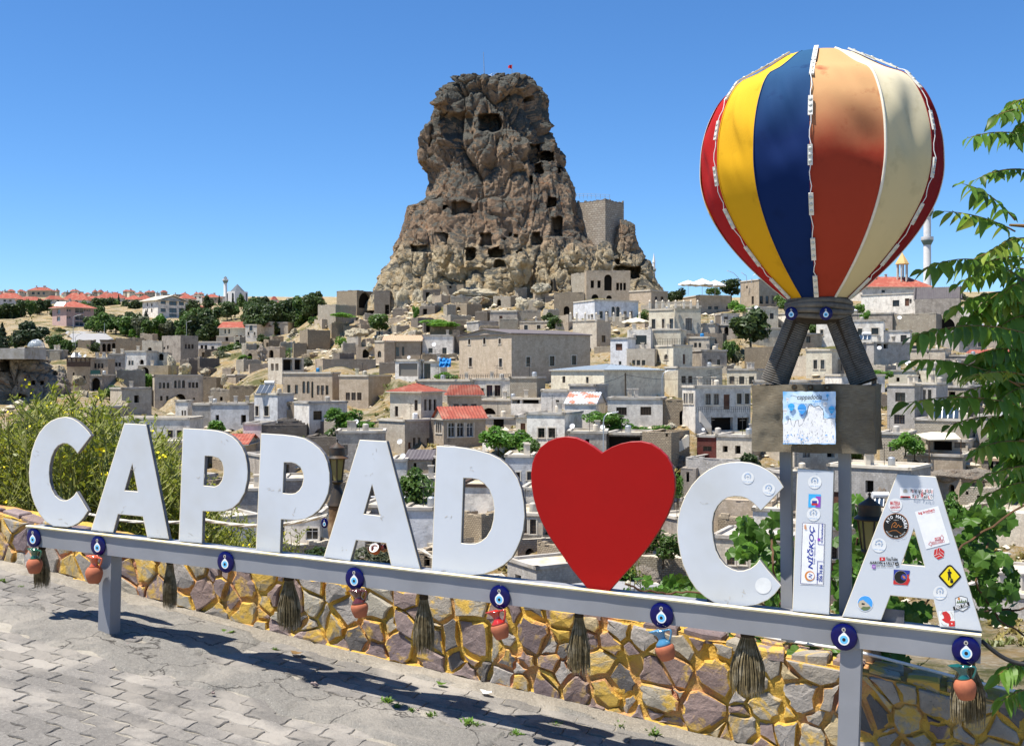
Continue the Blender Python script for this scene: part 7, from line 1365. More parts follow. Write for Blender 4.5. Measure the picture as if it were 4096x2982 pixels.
k = Sticker(LA); x, y = ZF(552, 555); k.disc(x, y, 32, 'ink_white').disc(x, y, 30, 'ink_blue').shape([(x-29,y+2),(x-22,y-10),(x-8,y-14),(x+4,y-4),(x+14,y+4),(x+24,y+16),(x+16,y+25),(x,y+29),(x-16,y+24),(x-26,y+14)], 'ink_sand').shape([(x-18,y+21),(x-8,y+12),(x+6,y+14),(x+20,y+12),(x+20,y+20),(x+8,y+28),(x-6,y+29)], 'ink_green').rect(x-8, y+2, 12, 6, 'ink_black', 6); k.done('round mountain landscape sticker')
k = Sticker(LA); x, y = ZF(1875, 560); hx = [(x-26,y-22),(x-2,y-32),(x+24,y-24),(x+27,y+18),(x+6,y+31),(x-22,y+22)]; k.shape(hx, 'ink_black').shape([(x + (a-x)*.92, y + (b_-y)*.92) for a, b_ in hx], 'ink_cream').disc(x-10, y-20, 5, 'ink_orange')
for i in range(5): k.shape([(x-20+i*8, y-2-i), (x-15+i*8, y-14-3*(i % 3)), (x-10+i*8, y-2-i)], 'ink_green')
k.shape([(x-34,y+12),(x+30,y-8),(x+33,y+6),(x-31,y+27)], 'ink_black').text('FEST TUR', x, y+9, 52, 'ink_white', -17, .03, 0, 13); k.done('outdoor badge sticker reading FEST TUR')
k = Sticker(LA); c = px(ZF, [(1560,660),(1770,652),(1788,868),(1578,875)]); k.shape(c, 'ink_cream'); x, y = ZF(1685, 750); k.shape([(x-20,y-20),(x-6,y-26),(x+8,y-14),(x+14,y+4),(x+4,y+24),(x-8,y+20),(x-24,y+8),(x-14,y+2)], 'ink_red').disc(x-14, y-16, 8, 'ink_red').rect(x+17, y+24, 24, 22, 'ink_red').line([(x-26,y+20),(x-16,y+32),(x-2,y+30)], 1.6, 'ink_grey').line([(x+12,y-24),(x+22,y-8),(x+20,y+4)], 1.6, 'ink_grey').line([(x-28,y-10),(x-20,y-28)], 1.6, 'ink_grey'); k.rect(x+17, y+24, 4, 5, 'ink_white'); k.done('square sticker with red drawing')

# ------------------------------------------------------------------ evil eye beads
def bead_proto(name='evil_eye_bead'):
    o = bpy.data.objects.new(name, None); COL.objects.link(o); o.empty_display_size = .05
    r = .5   # unit diameter, disc in the xz plane, front towards -y
    mb = MB(); prof = [(0, .0)] + [(r * math.sin(t), .0 + .0) for t in ()]
    mb.lathe([(0.001, -.0), (r*.9, 0), (r*.98, .035), (r, .08), (r*.96, .125), (r*.8, .165), (r*.4, .185), (.001, .19)], (0, .0, 0), (0, -1, 0), 36); mb.build('glass_disc', 'bead_blue', o, smooth=60)
    def flat(nm, f, y, m):
        b = MB(); pts = [Vector((a, y, c)) for a, c in f]; b.poly(pts, [], (0, -1, 0), .05, 0); b.build(nm, m, o)
    tear = [(.205 * math.cos(a), -.09 + .205 * math.sin(a)) for a in [R(130 + i * 280 / 24) for i in range(25)]] + [(.05, .15), (0, .19), (-.05, .15)]
    flat('white_drop', tear, -.196, 'bead_white'); circ = lambda cx, cz, r_, n=24: [(cx + r_ * math.cos(2*math.pi*i/n), cz + r_ * math.sin(2*math.pi*i/n)) for i in range(n)]
    flat('blue_iris', circ(0, -.09, .15), -.203, 'bead_sky'); flat('black_pupil', circ(0, -.09, .065), -.209, 'bead_black'); flat('eyelet', circ(-.01, .27, .075), -.20, 'ink_grey'); flat('eyelet_hole', circ(-.01, .27, .035), -.206, 'bead_black')
    return o
bead0 = bead_proto(); first = True
def bead(c, dia, label, nrm=NF, group=None, wr=.88):
    global first
    nrm = Vector(nrm).normalized(); z = UPZ - nrm * UPZ.dot(nrm); z.normalize(); y = -nrm; x = y.cross(z)
    m = Matrix((x, y, z)).transposed().to_4x4(); m = Matrix.Translation(c) @ m @ Matrix.Diagonal((dia * wr, dia * .55, dia, 1))
    if first: o = bead0; first = False; o.matrix_world = m
    else: o = place_copy(bead0, m)
    tag(o, label, 'evil eye bead', group)
BF = -.0365
for (q, lb) in (((137,2149), 'blue evil eye bead on the beam end under the first letter C'), ((395,2181), 'blue evil eye bead on the beam above the post with the orange jug'), ((905,2246), 'blue evil eye bead on the beam between the two letters P'), ((1421,2312), 'blue evil eye bead on the beam above the dark brown jug'), ((2001,2386), 'blue evil eye bead on the beam above the shiny red jug'), ((2648,2458), 'blue evil eye bead on the beam above the blue necked jug'), ((3377,2544), 'blue evil eye bead on the beam above the support post near letter I'), ((3865,2598), 'blue evil eye bead on the beam end under the sticker covered A')):
    bead(SP(q[0], q[1], BF), .112, lb, NF, 'evil eye beads along the beam', .95)

# ------------------------------------------------------------------ little clay jugs hanging below the beads
def jug(c, h, glaze, label, tilt=0, turn=0, cut=.55, hang=None):
    """c = centre of the jug; lathe body, pinched spout, ear handle"""
    o = thing('clay_jug', label, 'jug', c, 'clay jugs hanging from the beam')
    prof = [(.001, 0), (.20, .0), (.235, .03), (.30, .20), (.335, .36), (.32, .48), (.25, .60), (.16, .68), (.125, .76), (.14, .86), (.185, .97), (.20, 1.0), (.185, .995), (.12, .88), (.10, .76)]
    Rt = Matrix.Rotation(R(tilt), 3, NF) @ Matrix.Rotation(R(turn), 3, 'Z'); up = Rt @ UPZ; sx = Rt @ TV
    o0 = c - up * h * .5
    def sp(mb, lo):
        for i, q in enumerate(mb.v):   # pull the rim out into a spout
            d = Vector(q) - o0; z = d.dot(up) / h; k = d.dot(sx)
            if z > .80 and k < 0: mb.v[i] = tuple(Vector(q) + sx * k * 1.1 * sstep(.8, 1, z) + up * h * .05 * sstep(.8, 1, z))
    j = max(i for i, q in enumerate(prof[:11]) if q[1] <= cut)
    lo = prof[:j+1] + [(lerp(prof[j][0], prof[j+1][0], .5), cut)]; hi = [(lerp(prof[j][0], prof[j+1][0], .5), cut)] + prof[j+1:]
    mb = MB(); mb.lathe([(a*h, b_*h) for a, b_ in lo], o0, up, 24, side=sx); mb.build('body', 'clay', o, smooth=180)
    mb = MB(); mb.lathe([(a*h, b_*h) for a, b_ in hi], o0, up, 24, side=sx); sp(mb, 0); mb.build('glazed_neck', glaze, o, smooth=180)
    mb = MB(); pts = []
    for i in range(11): t = i / 10; a = math.pi * t; pts.append(o0 + up * h * (lerp(.60, .96, t) + .16 * math.sin(a)) + sx * h * (lerp(.24, .13, t) + .20 * math.sin(a)))
    mb.tube(pts, h * .036, 8); mb.build('handle', glaze, o, smooth=180)
    mb = MB(); tp = hang if hang is not None else c + UPZ * h * .8; mb.tube([pts[6], (pts[6] + tp) / 2 + TV * .004, tp], .0012, 5); mb.build('hanging_wire', 'wire_black', o)
    return o
JO = -.085
def J(fn, box, glaze, label, tilt=0, cut=.55, hb=None, hk=1.0):
    x, y = fn((box[0] + box[2]) / 2, (box[1] + box[3]) / 2); a = fn(0, box[1])[1]; b_ = fn(0, box[3])[1]; c = SP(x, y, JO); h = (b_ - a) * c.y / F * hk
    jug(c, h, glaze, label, tilt, 0, cut, SP(hb[0], hb[1], BF - .02) if hb else None)
J(Z5, (180,240,268,390), 'glaze_green', 'small clay jug with dark green neck beside the first broom', 0, .62, (137, 2185))
J(Z5, (565,287,655,453), 'glaze_orange', 'small clay jug with orange neck against the support post', 0, .62, (395, 2218))
J(Z6, (12,283,115,465), 'glaze_brown', 'small clay jug with dark brown neck and handle', 8, .50, (1421, 2350))
J(Z6, (965,422,1113,620), 'glaze_red', 'small clay jug with shiny red neck, tilted', 17, .52, (2001, 2425), .97)
J(Z8, (455,1048,710,1390), 'glaze_blue', 'small clay jug with blue glazed neck, tilted', 17, .50, (2650, 2498), .97)
J(Z7, (1815,755,1945,965), 'glaze_teal', 'small clay jug with teal neck beside the last broom', 8, .62, (3868, 2645))

# ------------------------------------------------------------------ straw brooms hanging under the beam
def broom(fn, box, label, off=.02):
    x0, y0 = fn(box[0], box[1]); x1, y1 = fn(box[2], box[3]); xm = (x0 + x1) / 2; tp = SP(xm, y0 - 8, off); D = tp.y; wd = (x1 - x0) / F * D * .88; hg = (y1 - y0) / F * D
    o = thing('straw_broom', label, 'broom', tp - UPZ * hg, 'straw brooms hanging under the beam'); rb = random.Random(int(x0)); mb = MB()
    nf = 300
    for i in range(nf):
        a = rb.uniform(0, 2 * math.pi); rr = math.sqrt(rb.random()); l_ = hg * rb.uniform(.78, 1.03); ex, ey = math.cos(a) * rr, math.sin(a) * rr; wob = rb.uniform(-1, 1) * .05; pts = []
        for j in range(7):
            t = j / 6; spread = .30 + .70 * sstep(0.02, .75, t)
            q = tp + TV * (wd * .5 * (ex * spread + wob * math.sin(t * 6 + i))) + NB * (wd * .33 * (ey * spread + wob * math.cos(t * 5 + i))) - UPZ * (l_ * t); pts.append(q)
        mb.tube(pts, [.0021 * wd / .12] * 5 + [.0016 * wd / .12, .0007], 3, caps=False)
    mb.build('straw', 'fibre', o, kind='stuff')
    mb = MB(); mb.lathe([(wd*.17, .012), (wd*.19, -.0), (wd*.2, -hg*.05), (wd*.185, -hg*.07), (wd*.21, -hg*.09), (wd*.2, -hg*.12)], tp, UPZ, 14); mb.build('binding', 'fibre_dark', o, smooth=60)
broom(Z5, (205,215,340,495), 'straw broom hanging under the beam beside the green necked jug'); broom(Z5, (1040,305,1160,630), 'narrow straw broom hanging beneath the first A of the sign'); broom(Z5, (1780,405,1965,770), 'straw broom hanging beneath the second P of the sign')
broom(Z6, (425,300,605,730), 'straw broom hanging beneath the second A and D gap'); broom(Z6, (1505,425,1690,870), 'straw broom hanging beneath the red heart'); broom(Z7, (345,520,600,955), 'wide curly straw broom hanging beneath the second C'); broom(Z7, (1780,690,2030,1145), 'straw broom hanging from the beam end behind the teal jug')
# ================================================================== balloon sculpture on two posts behind the beam
def gradmat(name, c, cf, z0, z1, rough=.85):  # cloth colour that shifts from c to cf with height, broken up by noise
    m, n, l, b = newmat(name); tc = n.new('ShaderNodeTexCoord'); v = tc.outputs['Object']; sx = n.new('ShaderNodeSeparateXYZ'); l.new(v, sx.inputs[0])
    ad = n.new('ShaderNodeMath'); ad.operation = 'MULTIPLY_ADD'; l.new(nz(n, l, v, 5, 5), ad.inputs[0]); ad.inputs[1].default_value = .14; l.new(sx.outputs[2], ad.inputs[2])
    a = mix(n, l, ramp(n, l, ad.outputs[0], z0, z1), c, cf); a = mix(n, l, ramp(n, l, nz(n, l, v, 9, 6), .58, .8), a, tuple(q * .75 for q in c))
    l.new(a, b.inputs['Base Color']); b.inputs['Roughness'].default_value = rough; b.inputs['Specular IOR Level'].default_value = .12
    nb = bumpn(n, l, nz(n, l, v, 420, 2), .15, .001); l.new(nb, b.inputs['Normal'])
gradmat('b_red', (.36, .012, .012), (.50, .022, .018), 4., 5.); gradmat('b_yellow', (.58, .31, .010), (.68, .40, .03), 2.0, 2.4); gradmat('b_blue', (.004, .018, .085), (.02, .075, .16), 2.05, 2.45); gradmat('b_orange', (.30, .040, .020), (.52, .29, .13), 1.98, 2.22); gradmat('b_cream', (.55, .46, .26), (.62, .55, .38), 1.95, 2.3); gradmat('b_maroon', (.20, .006, .008), (.26, .008, .008), 4., 5.)
pm('piping', (.70, .66, .55), (.62, .57, .45), 20, .7, .2, .002); pm('led_plastic', (.68, .67, .62), (.55, .53, .46), 30, .4, .1, .001); pm('led_lens', (.42, .43, .38), None, 30, .15, 0, spec=.6)
m, n, l, b = newmat('rope'); tc = n.new('ShaderNodeTexCoord'); v = tc.outputs['Object']; a = mix(n, l, ramp(n, l, nz(n, l, v, 60, 5), .3, .7), (.15, .135, .115), (.075, .067, .055)); a = mix(n, l, ramp(n, l, nz(n, l, v, 6, 4), .45, .7), a, (.19, .165, .13)); l.new(a, b.inputs['Base Color']); b.inputs['Roughness'].default_value = .95; l.new(bumpn(n, l, nz(n, l, v, 260, 3), .8, .003), b.inputs['Normal'])
m, n, l, b = newmat('burlap'); tc = n.new('ShaderNodeTexCoord'); v = tc.outputs['Object']; mp = n.new('ShaderNodeMapping'); mp.inputs['Scale'].default_value = (40, 40, 700); l.new(v, mp.inputs[0]); wv = nz(n, l, mp.outputs[0], 1, 3); mp2 = n.new('ShaderNodeMapping'); mp2.inputs['Scale'].default_value = (700, 700, 40); l.new(v, mp2.inputs[0]); wv2 = nz(n, l, mp2.outputs[0], 1, 3)
a = mix(n, l, ramp(n, l, wv, .3, .7), (.25, .215, .15), (.125, .102, .068)); a = mix(n, l, ramp(n, l, nz(n, l, v, 3.2, 6), .45, .7), a, (.085, .058, .028)); l.new(a, b.inputs['Base Color']); b.inputs['Roughness'].default_value = .95; nb = bumpn(n, l, wv, .9, .004); nb = bumpn(n, l, wv2, .6, .003, nb); l.new(nb, b.inputs['Normal'])
BX = 3275; BC = SP(BX, 668, .15); BD_ = BC.y; bp = thing('balloon_sculpture', 'striped fabric hot air balloon with rope legs and burlap basket on grey posts', 'balloon', SP(BX, 2490, .09))
az = math.atan2(BC.x, BC.y); tocam = Vector((-math.sin(az), -math.cos(az), 0)); rgt = Vector((math.cos(az), -math.sin(az), 0))
PROF = [(106, 70), (113, 98), (126, 126), (150, 158), (200, 203), (250, 235), (310, 254), (370, 259), (410, 256), (460, 241), (520, 207), (575, 163), (625, 113), (662, 70)]
PR = [(CY - (CY - y * DK) * (BD_ - r * DK / F * BD_ * sstep(215, 110, y)) / BD_, r * DK / F * BD_) for y, r in PROF]   # the near rim of the crown projects higher: allow for it
def brad(y):
    """smooth curve through the profile points"""
    i = max(0, min(len(PR) - 2, sum(1 for q in PR if q[0] <= y) - 1)); (y0, r0), (y1, r1) = PR[i], PR[i + 1]; h = y1 - y0; t = max(0., min(1., (y - y0) / h))
    m0 = (r1 - PR[i-1][1]) / (y1 - PR[i-1][0]) if i > 0 else (r1 - r0) / h * 1.6; m1 = (PR[i+2][1] - r0) / (PR[i+2][0] - y0) if i + 2 < len(PR) else (r1 - r0) / h
    return (2*t**3 - 3*t*t + 1) * r0 + (t**3 - 2*t*t + t) * h * m0 + (3*t*t - 2*t**3) * r1 + (t**3 - t*t) * h * m1
def bz(y): return CZ - (y - CY) / F * BD_
def bpt(th, y, k=1.0): return Vector((BC.x, BC.y, bz(y))) + (tocam * math.cos(R(th)) + rgt * math.sin(R(th))) * brad(y) * k
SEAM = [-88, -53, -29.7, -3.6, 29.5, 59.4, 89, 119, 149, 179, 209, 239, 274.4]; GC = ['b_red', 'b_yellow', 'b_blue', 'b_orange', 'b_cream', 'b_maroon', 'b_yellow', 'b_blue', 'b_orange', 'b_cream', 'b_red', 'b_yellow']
ny, nx = 90, 24; Y0, Y1 = PR[0][0], PR[-1][0]
for gi in range(12):
    t0, t1 = SEAM[gi], SEAM[gi + 1]; mb = MB(); vs = []
    for j in range(ny + 1):
        y = lerp(Y0, Y1, j / ny); a, b_ = bpt(t0, y), bpt(t1, y); hf = (j / ny)
        for i in range(nx + 1):
            u = i / nx; q = a.lerp(b_, u); out = Vector((q.x - BC.x, q.y - BC.y, 0)); rr = out.length or 1; out /= rr
            full = brad(y); cr = 0.0
            # slack folds: diagonal creases in the upper middle, calmer below
            w_ = sstep(.08, .22, hf) * sstep(.62, .42, hf) * math.sin(math.pi * u) ** .7
            ph = (u * 2.2 + (hf * 9.0 if gi % 2 == 0 else hf * 11 - u * 4.5)) + gi * 1.7
            cr = (math.sin(ph * 2.1) * .5 + noise.noise(Vector((u * 2.2 + gi * 5, hf * 7 - u * 3, 1))) * 1.1) * .013 * w_
            bulge = (full - rr) * .55 * math.sin(math.pi * u) - .010 * math.sin(math.pi * u) * sstep(.3, .5, hf) * sstep(.8, .6, hf)
            vs.append(q + out * (bulge + cr))
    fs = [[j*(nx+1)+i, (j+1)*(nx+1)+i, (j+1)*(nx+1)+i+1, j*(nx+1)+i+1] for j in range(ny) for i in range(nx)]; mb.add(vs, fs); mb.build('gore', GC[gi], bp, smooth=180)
mb = MB(); mb.add([bpt(t, Y0) for t in SEAM[:-1]], [list(range(12))]); mb.build('crown_patch', 'b_orange', bp)
for gi, t in enumerate(SEAM[:-1]):
    mb = MB(); mb.tube([bpt(t, lerp(Y0, Y1, j / 60), 1.002) for j in range(61)], .006 if gi == 4 else .0026, 5, caps=False); mb.build('seam_piping', 'piping' if gi in (0, 4, 6, 9) else GC[gi], bp, smooth=180)
def ZW(y): q = 120 + y / 1.461; return q + 50 * sstep(400, 190, q)
for t, ys in ((SEAM[1] - 1.5, (150, 275, 415, 640, 895, 1125, 1330, 1508)), (SEAM[3], (102, 185, 362, 597, 857, 1100, 1320, 1508)), (SEAM[5] + .8, (132, 225, 405, 640, 893, 1130, 1340, 1515))):
    wire = []
    for yy in ys:
        y = ZW(yy); hl = 37 if yy > 130 else 14; c = bpt(t, y, 1.0); a, b_ = bpt(t, max(Y0, y - hl)), bpt(t, min(Y1, y + hl)); ax = (b_ - a); L_ = ax.length; ax.normalize(); out = Vector((c.x - BC.x, c.y - BC.y, 0)).normalized(); out = (out - ax * out.dot(ax)).normalized(); sd_ = ax.cross(out)
        m0 = (a + b_) / 2 + out * .006; mb = MB(); mb.obb(m0 - ax * L_/2 - sd_ * .009, ax * L_, sd_ * .018, out * .007); mo = mb.build('led_module', 'led_plastic', bp)
        for k in (-1, 0, 1):
            if yy > 130: mb = MB(); mb.lathe([(.0075, 0), (.007, .0015), (.004, .003), (.0005, .0035)], m0 + ax * (k * L_ * .3) + out * .007, out, 12); mb.build('lens', 'led_lens', mo, smooth=60)
        wire += [a + out * .009, b_ + out * .009]
    mb = MB(); pts = []
    for i, (p, q) in enumerate(zip(wire, wire[1:])):
        for k in range(4): u = k / 4; pts.append(p.lerp(q, u) + rgt * .004 * math.sin(u * 6.28 + i) + tocam * .002)
    mb.tube(pts, .0018, 5); mb.build('led_wire', 'wire_white', bp, smooth=180)
# rope collar
mb = MB(); cz0 = bz(1190)
for k in range(5):
    r_ = (.122, .131, .135, .130, .112)[k]; pts = [Vector((BC.x, BC.y, cz0 - .004 - k * .019 + .006 * math.sin(a * 2 + k))) + (tocam * math.cos(a) + rgt * math.sin(a)) * r_ * (1 + .02 * math.sin(3 * a + k)) for a in [2 * math.pi * i / 40 for i in range(40)]]; mb.tube(pts, .0125, 8, closed=True)
mb.build('rope_collar', 'rope', bp, smooth=180); mb = MB(); mb.lathe([(.10, -.11), (.115, -.06), (.11, .02)], Vector((BC.x, BC.y, cz0)), UPZ, 20); mb.build('collar_core', 'fibre_dark', bp)
# legs wound with rope
for (xa, ya, xb, yb, hw) in ((800, 480, 362, 1620, .060), (1255, 480, 1712, 1620, .058)):
    A, B = SP(*ZH(xa, ya), .15), SP(*ZH(xb, yb), .15); ax = (B - A).normalized(); sd_ = (TV - ax * TV.dot(ax)).normalized(); dp = ax.cross(sd_); L_ = (B - A).length; nt_ = 36; pts = []; ns = 26
    for i in range(nt_ * ns + 1):
        a = 2 * math.pi * i / ns; ca, sa = math.cos(a), math.sin(a); k = lerp(.92, 1.06, i / (nt_ * ns)); e = 1.0 / max(abs(ca), abs(sa)) ** .55
        pts.append(A + ax * (L_ * i / (nt_ * ns)) + sd_ * hw * k * ca * e * .86 + dp * hw * k * sa * e * .86)
    mb = MB(); mb.tube(pts, L_ / nt_ * .52, 6); mb.build('rope_leg', 'rope', bp, smooth=180)
    mb = MB(); mb.tube([A, B], [hw * .9, hw * .98], 12); mb.build('leg_core', 'fibre_dark', bp)
for xx in (3143, 3378):   # steel posts from basket to beam
    t_, b_ = SP(xx, 1690, .13), SP(xx + (8 if xx < 3200 else 6), 2500, .10); mb = MB(); mb.obb(b_ - TV * .024 - NB * .024 - UPZ * .06, TV * .048, NB * .048, (t_ - b_) + UPZ * .06); mb.build('post', 'grey_paint', bp)
# basket of sagging burlap
c4 = [SP(*ZG(278, 85), -.01), SP(*ZG(1648, 60), -.01), None, None]; zt_, zb_ = (c4[0].z + c4[1].z) / 2, SP(*ZG(900, 850), -.01).z
A = Vector((c4[0].x, c4[0].y, 0)); W_ = (Vector((c4[1].x, c4[1].y, 0)) - A).length; DP = .36; HT = zt_ - zb_; rc_ = .03; per = []
def rpt(u):   # rounded rectangle, u along the perimeter in metres
    w2, d2 = W_, DP; segs = [(0, 0, 1, 0, w2), (w2, 0, 0, 1, d2), (w2, d2, -1, 0, w2), (0, d2, 0, -1, d2)]; u = u % (2 * (w2 + d2))
    for x, y, dx, dy, l_ in segs:
        if u <= l_: return (x + dx * u, y + dy * u)
        u -= l_
    return (0, 0)
NPER, NVB = 150, 40; vs = []
for j in range(NVB + 1):
    t = j / NVB
    for i in range(NPER):
        x, y = rpt(i / NPER * 2 * (W_ + DP)); x = max(rc_ * .3, min(W_ - rc_ * .3, x)); cxm, cym = W_/2, DP/2
        cor = min(1, math.hypot(max(0, abs(x - cxm) - (cxm - rc_)), max(0, abs(y - cym) - (cym - rc_))) / rc_ / 1.4)
        k = 1 - .03 * cor; fold = .013 * noise.noise(Vector((x * 7, y * 7, t * 2))) + .006 * noise.noise(Vector((x * 25, y * 25, t * 5)))
        q = A + TV * (cxm + (x - cxm) * (k * 1.04 + fold / W_ * 2)) + NB * (cym + (y - cym) * k + (fold if y < .02 else 0)); z = zt_ - HT * t - .012 * (1 - t) * (1 + noise.noise(Vector((x * 7, y * 7, 3)))) + .010 * t * noise.noise(Vector((x * 6, y * 6, 8)))
        vs.append(Vector((q.x, q.y, z)))
mb = MB(); fs = [[j*NPER+i, (j+1)*NPER+i, (j+1)*NPER+(i+1) % NPER, j*NPER+(i+1) % NPER] for j in range(NVB) for i in range(NPER)]; mb.add(vs, fs)
inn = [v.lerp(Vector((A + TV * W_/2 + NB * DP/2).to_tuple()[:2] + (v.z,)), .05) - UPZ * .002 for v in vs[:NPER]]; low = [q - UPZ * (HT * .8) for q in inn]; mb.add(vs[:NPER] + inn + low, [[i, (i+1) % NPER, (i+1) % NPER + NPER, i + NPER] for i in range(NPER)] + [[i + NPER, (i+1) % NPER + NPER, (i+1) % NPER + 2*NPER, i + 2*NPER] for i in range(NPER)]); mb.add(low, [list(range(NPER))]); mb.add(vs[-NPER:], [list(range(NPER))[::-1]])
bsk = mb.build('basket', 'burlap', bp, smooth=50)
for q in ((762, 132), (940, 132), (1125, 136)): mb = MB(); c = SP(*ZG(*q), -.025); mb.lathe([(.012, -.004), (.0115, .002), (.006, .002)], c, NF, 14); mb.lathe([(.0055, .0), (.0055, .0025), (.0005, .0025)], c, NF, 12, 1); mb.build('grommet', ['fibre_dark', 'bead_black'], bsk)
class Poster(Sticker):
    def pt(s, x, y): return SP(x, y, -.032 - .0004 * s.lay)
pp = Poster(bsk); rr = random.Random(3); x0, y0 = ZG(637, 180); x1, y1 = ZG(1217, 757)
edge = [(lerp(x0, x1, i / 16), y0 + rr.uniform(-1.5, 1.5)) for i in range(16)] + [(x1 + rr.uniform(-1.5, 1.5), lerp(y0, y1, i / 16)) for i in range(16)] + [(lerp(x1, x0, i / 16), y1 + rr.uniform(-1.5, 1.5)) for i in range(16)] + [(x0 + rr.uniform(-1.5, 1.5), lerp(y1, y0, i / 16)) for i in range(16)]
pp.shape(edge, 'poster_sky')
def gp(*q): return [ZG(*a) for a in q]
pp.shape(gp((640,520),(700,490),(760,500),(870,470),(905,400),(925,330),(960,325),(990,350),(1040,340),(1080,390),(1085,470),(1140,480),(1212,470),(1215,750),(640,745)), 'ink_white')
pp.line(gp((640,545),(690,530),(700,480),(722,480),(730,540),(760,570),(780,500),(805,490),(815,560),(850,540),(880,470),(905,400),(925,325),(945,318),(970,345),(990,352),(1010,338),(1040,340),(1075,375),(1085,420),(1080,480),(1110,490),(1140,470),(1212,480)), 2.0, 'ink_black')
for i in range(150): a, c = rr.uniform(850, 1190), rr.uniform(380, 740); k = rr.uniform(6, 22); (pp.line(gp((a, c), (a + rr.uniform(-8, 8), c + k)), rr.uniform(.8, 1.8), 'ink_black' if i % 3 else 'ink_grey') if c > 480 or 900 < a < 1080 else None)
for i in range(40): a, c = rr.uniform(650, 860), rr.uniform(560, 740); pp.line(gp((a, c), (a + rr.uniform(-3, 14), c + rr.uniform(8, 40))), rr.uniform(.8, 1.5), 'ink_black' if i % 2 else 'ink_blue')
for i in range(26): pp.disc(*ZG(rr.uniform(650, 1200), rr.uniform(640, 740)), rr.uniform(1.5, 4), 'ink_blue', rr.uniform(1, 2))
for (a, c, r_, cc) in ((730,345,13,'ink_cyan'),(847,365,17.5,'ink_blue'),(1173,375,12.5,'ink_cyan'),(1102,315,9,'ink_cream'),(1128,225,6,'ink_cyan'),(687,265,7,'ink_cream'),(662,390,8,'ink_cream')):
    x, y = ZG(a, c); pp.shape([(x + r_ * math.cos(R(t)), y + r_ * math.sin(R(t))) for t in range(150, 391, 15)] + [(x + r_ * .25, y + r_ * 1.3), (x - r_ * .25, y + r_ * 1.3)], cc).line([(x - r_, y), (x + r_, y)], 1.4, 'ink_navy').line([(x - r_ * .9, y + r_ * .4), (x + r_ * .9, y + r_ * .4)], 1.2, 'ink_white').rect(x, y + r_ * 1.55, r_ * .35, r_ * .3, 'ink_navy')
pp.text('cappadocia', *ZG(930, 248), 98, 'ink_black', -1, .01, .25, 27).text('TURKEY', *ZG(1010, 290), 36, 'ink_blue', -1, .03, 0, 10).line(gp((722,232),(735,222),(760,228),(800,240)), 1.6, 'ink_black').line(gp((1065,268),(1100,275),(1130,272),(1128,258)), 1.6, 'ink_black')
m, n, l, b = newmat('poster_sky'); tc = n.new('ShaderNodeTexCoord'); l.new(mix(n, l, ramp(n, l, nz(n, l, tc.outputs['Object'], 7, 4), .40, .58), (.08, .38, .78), (.62, .76, .88)), b.inputs['Base Color']); b.inputs['Roughness'].default_value = .5
pp.done('blue and white printed picture reading cappadocia TURKEY')
bead(SP(*ZH(622, 575), .0), .056, 'small evil eye bead on the left rope leg of the balloon', NF, 'evil eye beads on the balloon legs', .95); bead(SP(*ZH(1142, 575), .0), .056, 'small evil eye bead on the right rope leg of the balloon', NF, 'evil eye beads on the balloon legs', .95)

# ================================================================== lanterns on wooden posts, rope, pots
pm('lantern_black', (.020, .022, .022), (.05, .035, .02), 9, .45, .2, .002, c3=(.10, .055, .025), s3=6); pm('lantern_glass', (.30, .26, .09), (.24, .20, .07), 6, .2, 0, spec=.5); pm('post_wood', (.20, .12, .06), (.10, .06, .03), 5, .85, .5, .006, 30, c3=(.28, .20, .12), s3=8); pm('white_rope', (.60, .57, .50), (.42, .39, .33), 60, .9, .5, .003)
def lantern(x, ytip, d, k, label):
    c = P(x, ytip, d); u = k * d / F; o = thing('lantern_post', label, 'lamp post', Vector((c.x, c.y, SW(0, 0).z - .5)))
    def z(v): return c + UPZ * (-v * u)
    mb = MB(); mb.lathe([(.5*u, 0), (4*u, -3*u), (5*u, -7*u), (3*u, -10*u), (4*u, -16*u), (10*u, -21*u), (34*u, -38*u), (36*u, -72*u), (42*u, -76*u), (50*u, -82*u), (46*u, -86*u), (30*u, -86*u)], c, UPZ, 16, side=TV); mb.build('cap', 'lantern_black', o, smooth=35)
    g = MB(); g.lathe([(34*u, -86*u), (22*u, -180*u)], c, UPZ, 6, side=TV); g.build('glass', 'lantern_glass', o)
    mb = MB()
    for i in range(6): a = 2*math.pi*i/6; e = TV*math.cos(a) + NB*math.sin(a); mb.tube([c - UPZ*85*u + e*36*u, c - UPZ*181*u + e*23*u], 3.2*u, 5)
    mb.build('bars', 'lantern_black', o); mb = MB(); mb.lathe([(25*u, -178*u), (27*u, -184*u), (16*u, -196*u), (16*u, -208*u), (22*u, -222*u), (34*u, -262*u), (44*u, -285*u), (36*u, -292*u)], c, UPZ, 16); mb.build('base', 'lantern_black', o, smooth=35)
    mb = MB(); pts = [c - UPZ * (286 + i * 20) * u + TV * .004 * math.sin(i) for i in range(26)]; mb.tube(pts, [38*u * (1 + .03 * math.sin(i * 1.7)) for i in range(26)], 14); mb.build('wooden_post', 'post_wood', o, smooth=60)
lantern(ZB(715, 0)[0], ZB(0, 118)[1], 6.75, .93, 'black lantern on a round wooden post behind the letters P and A'); lantern(ZE(612, 0)[0], ZE(0, 405)[1], 5.35, 1.28, 'dark lantern behind the sticker covered letter A')
bead(P(*ZB(606, 860), 6.44), .060, 'small evil eye bead nailed to the wooden lantern post', NF, None, .8)
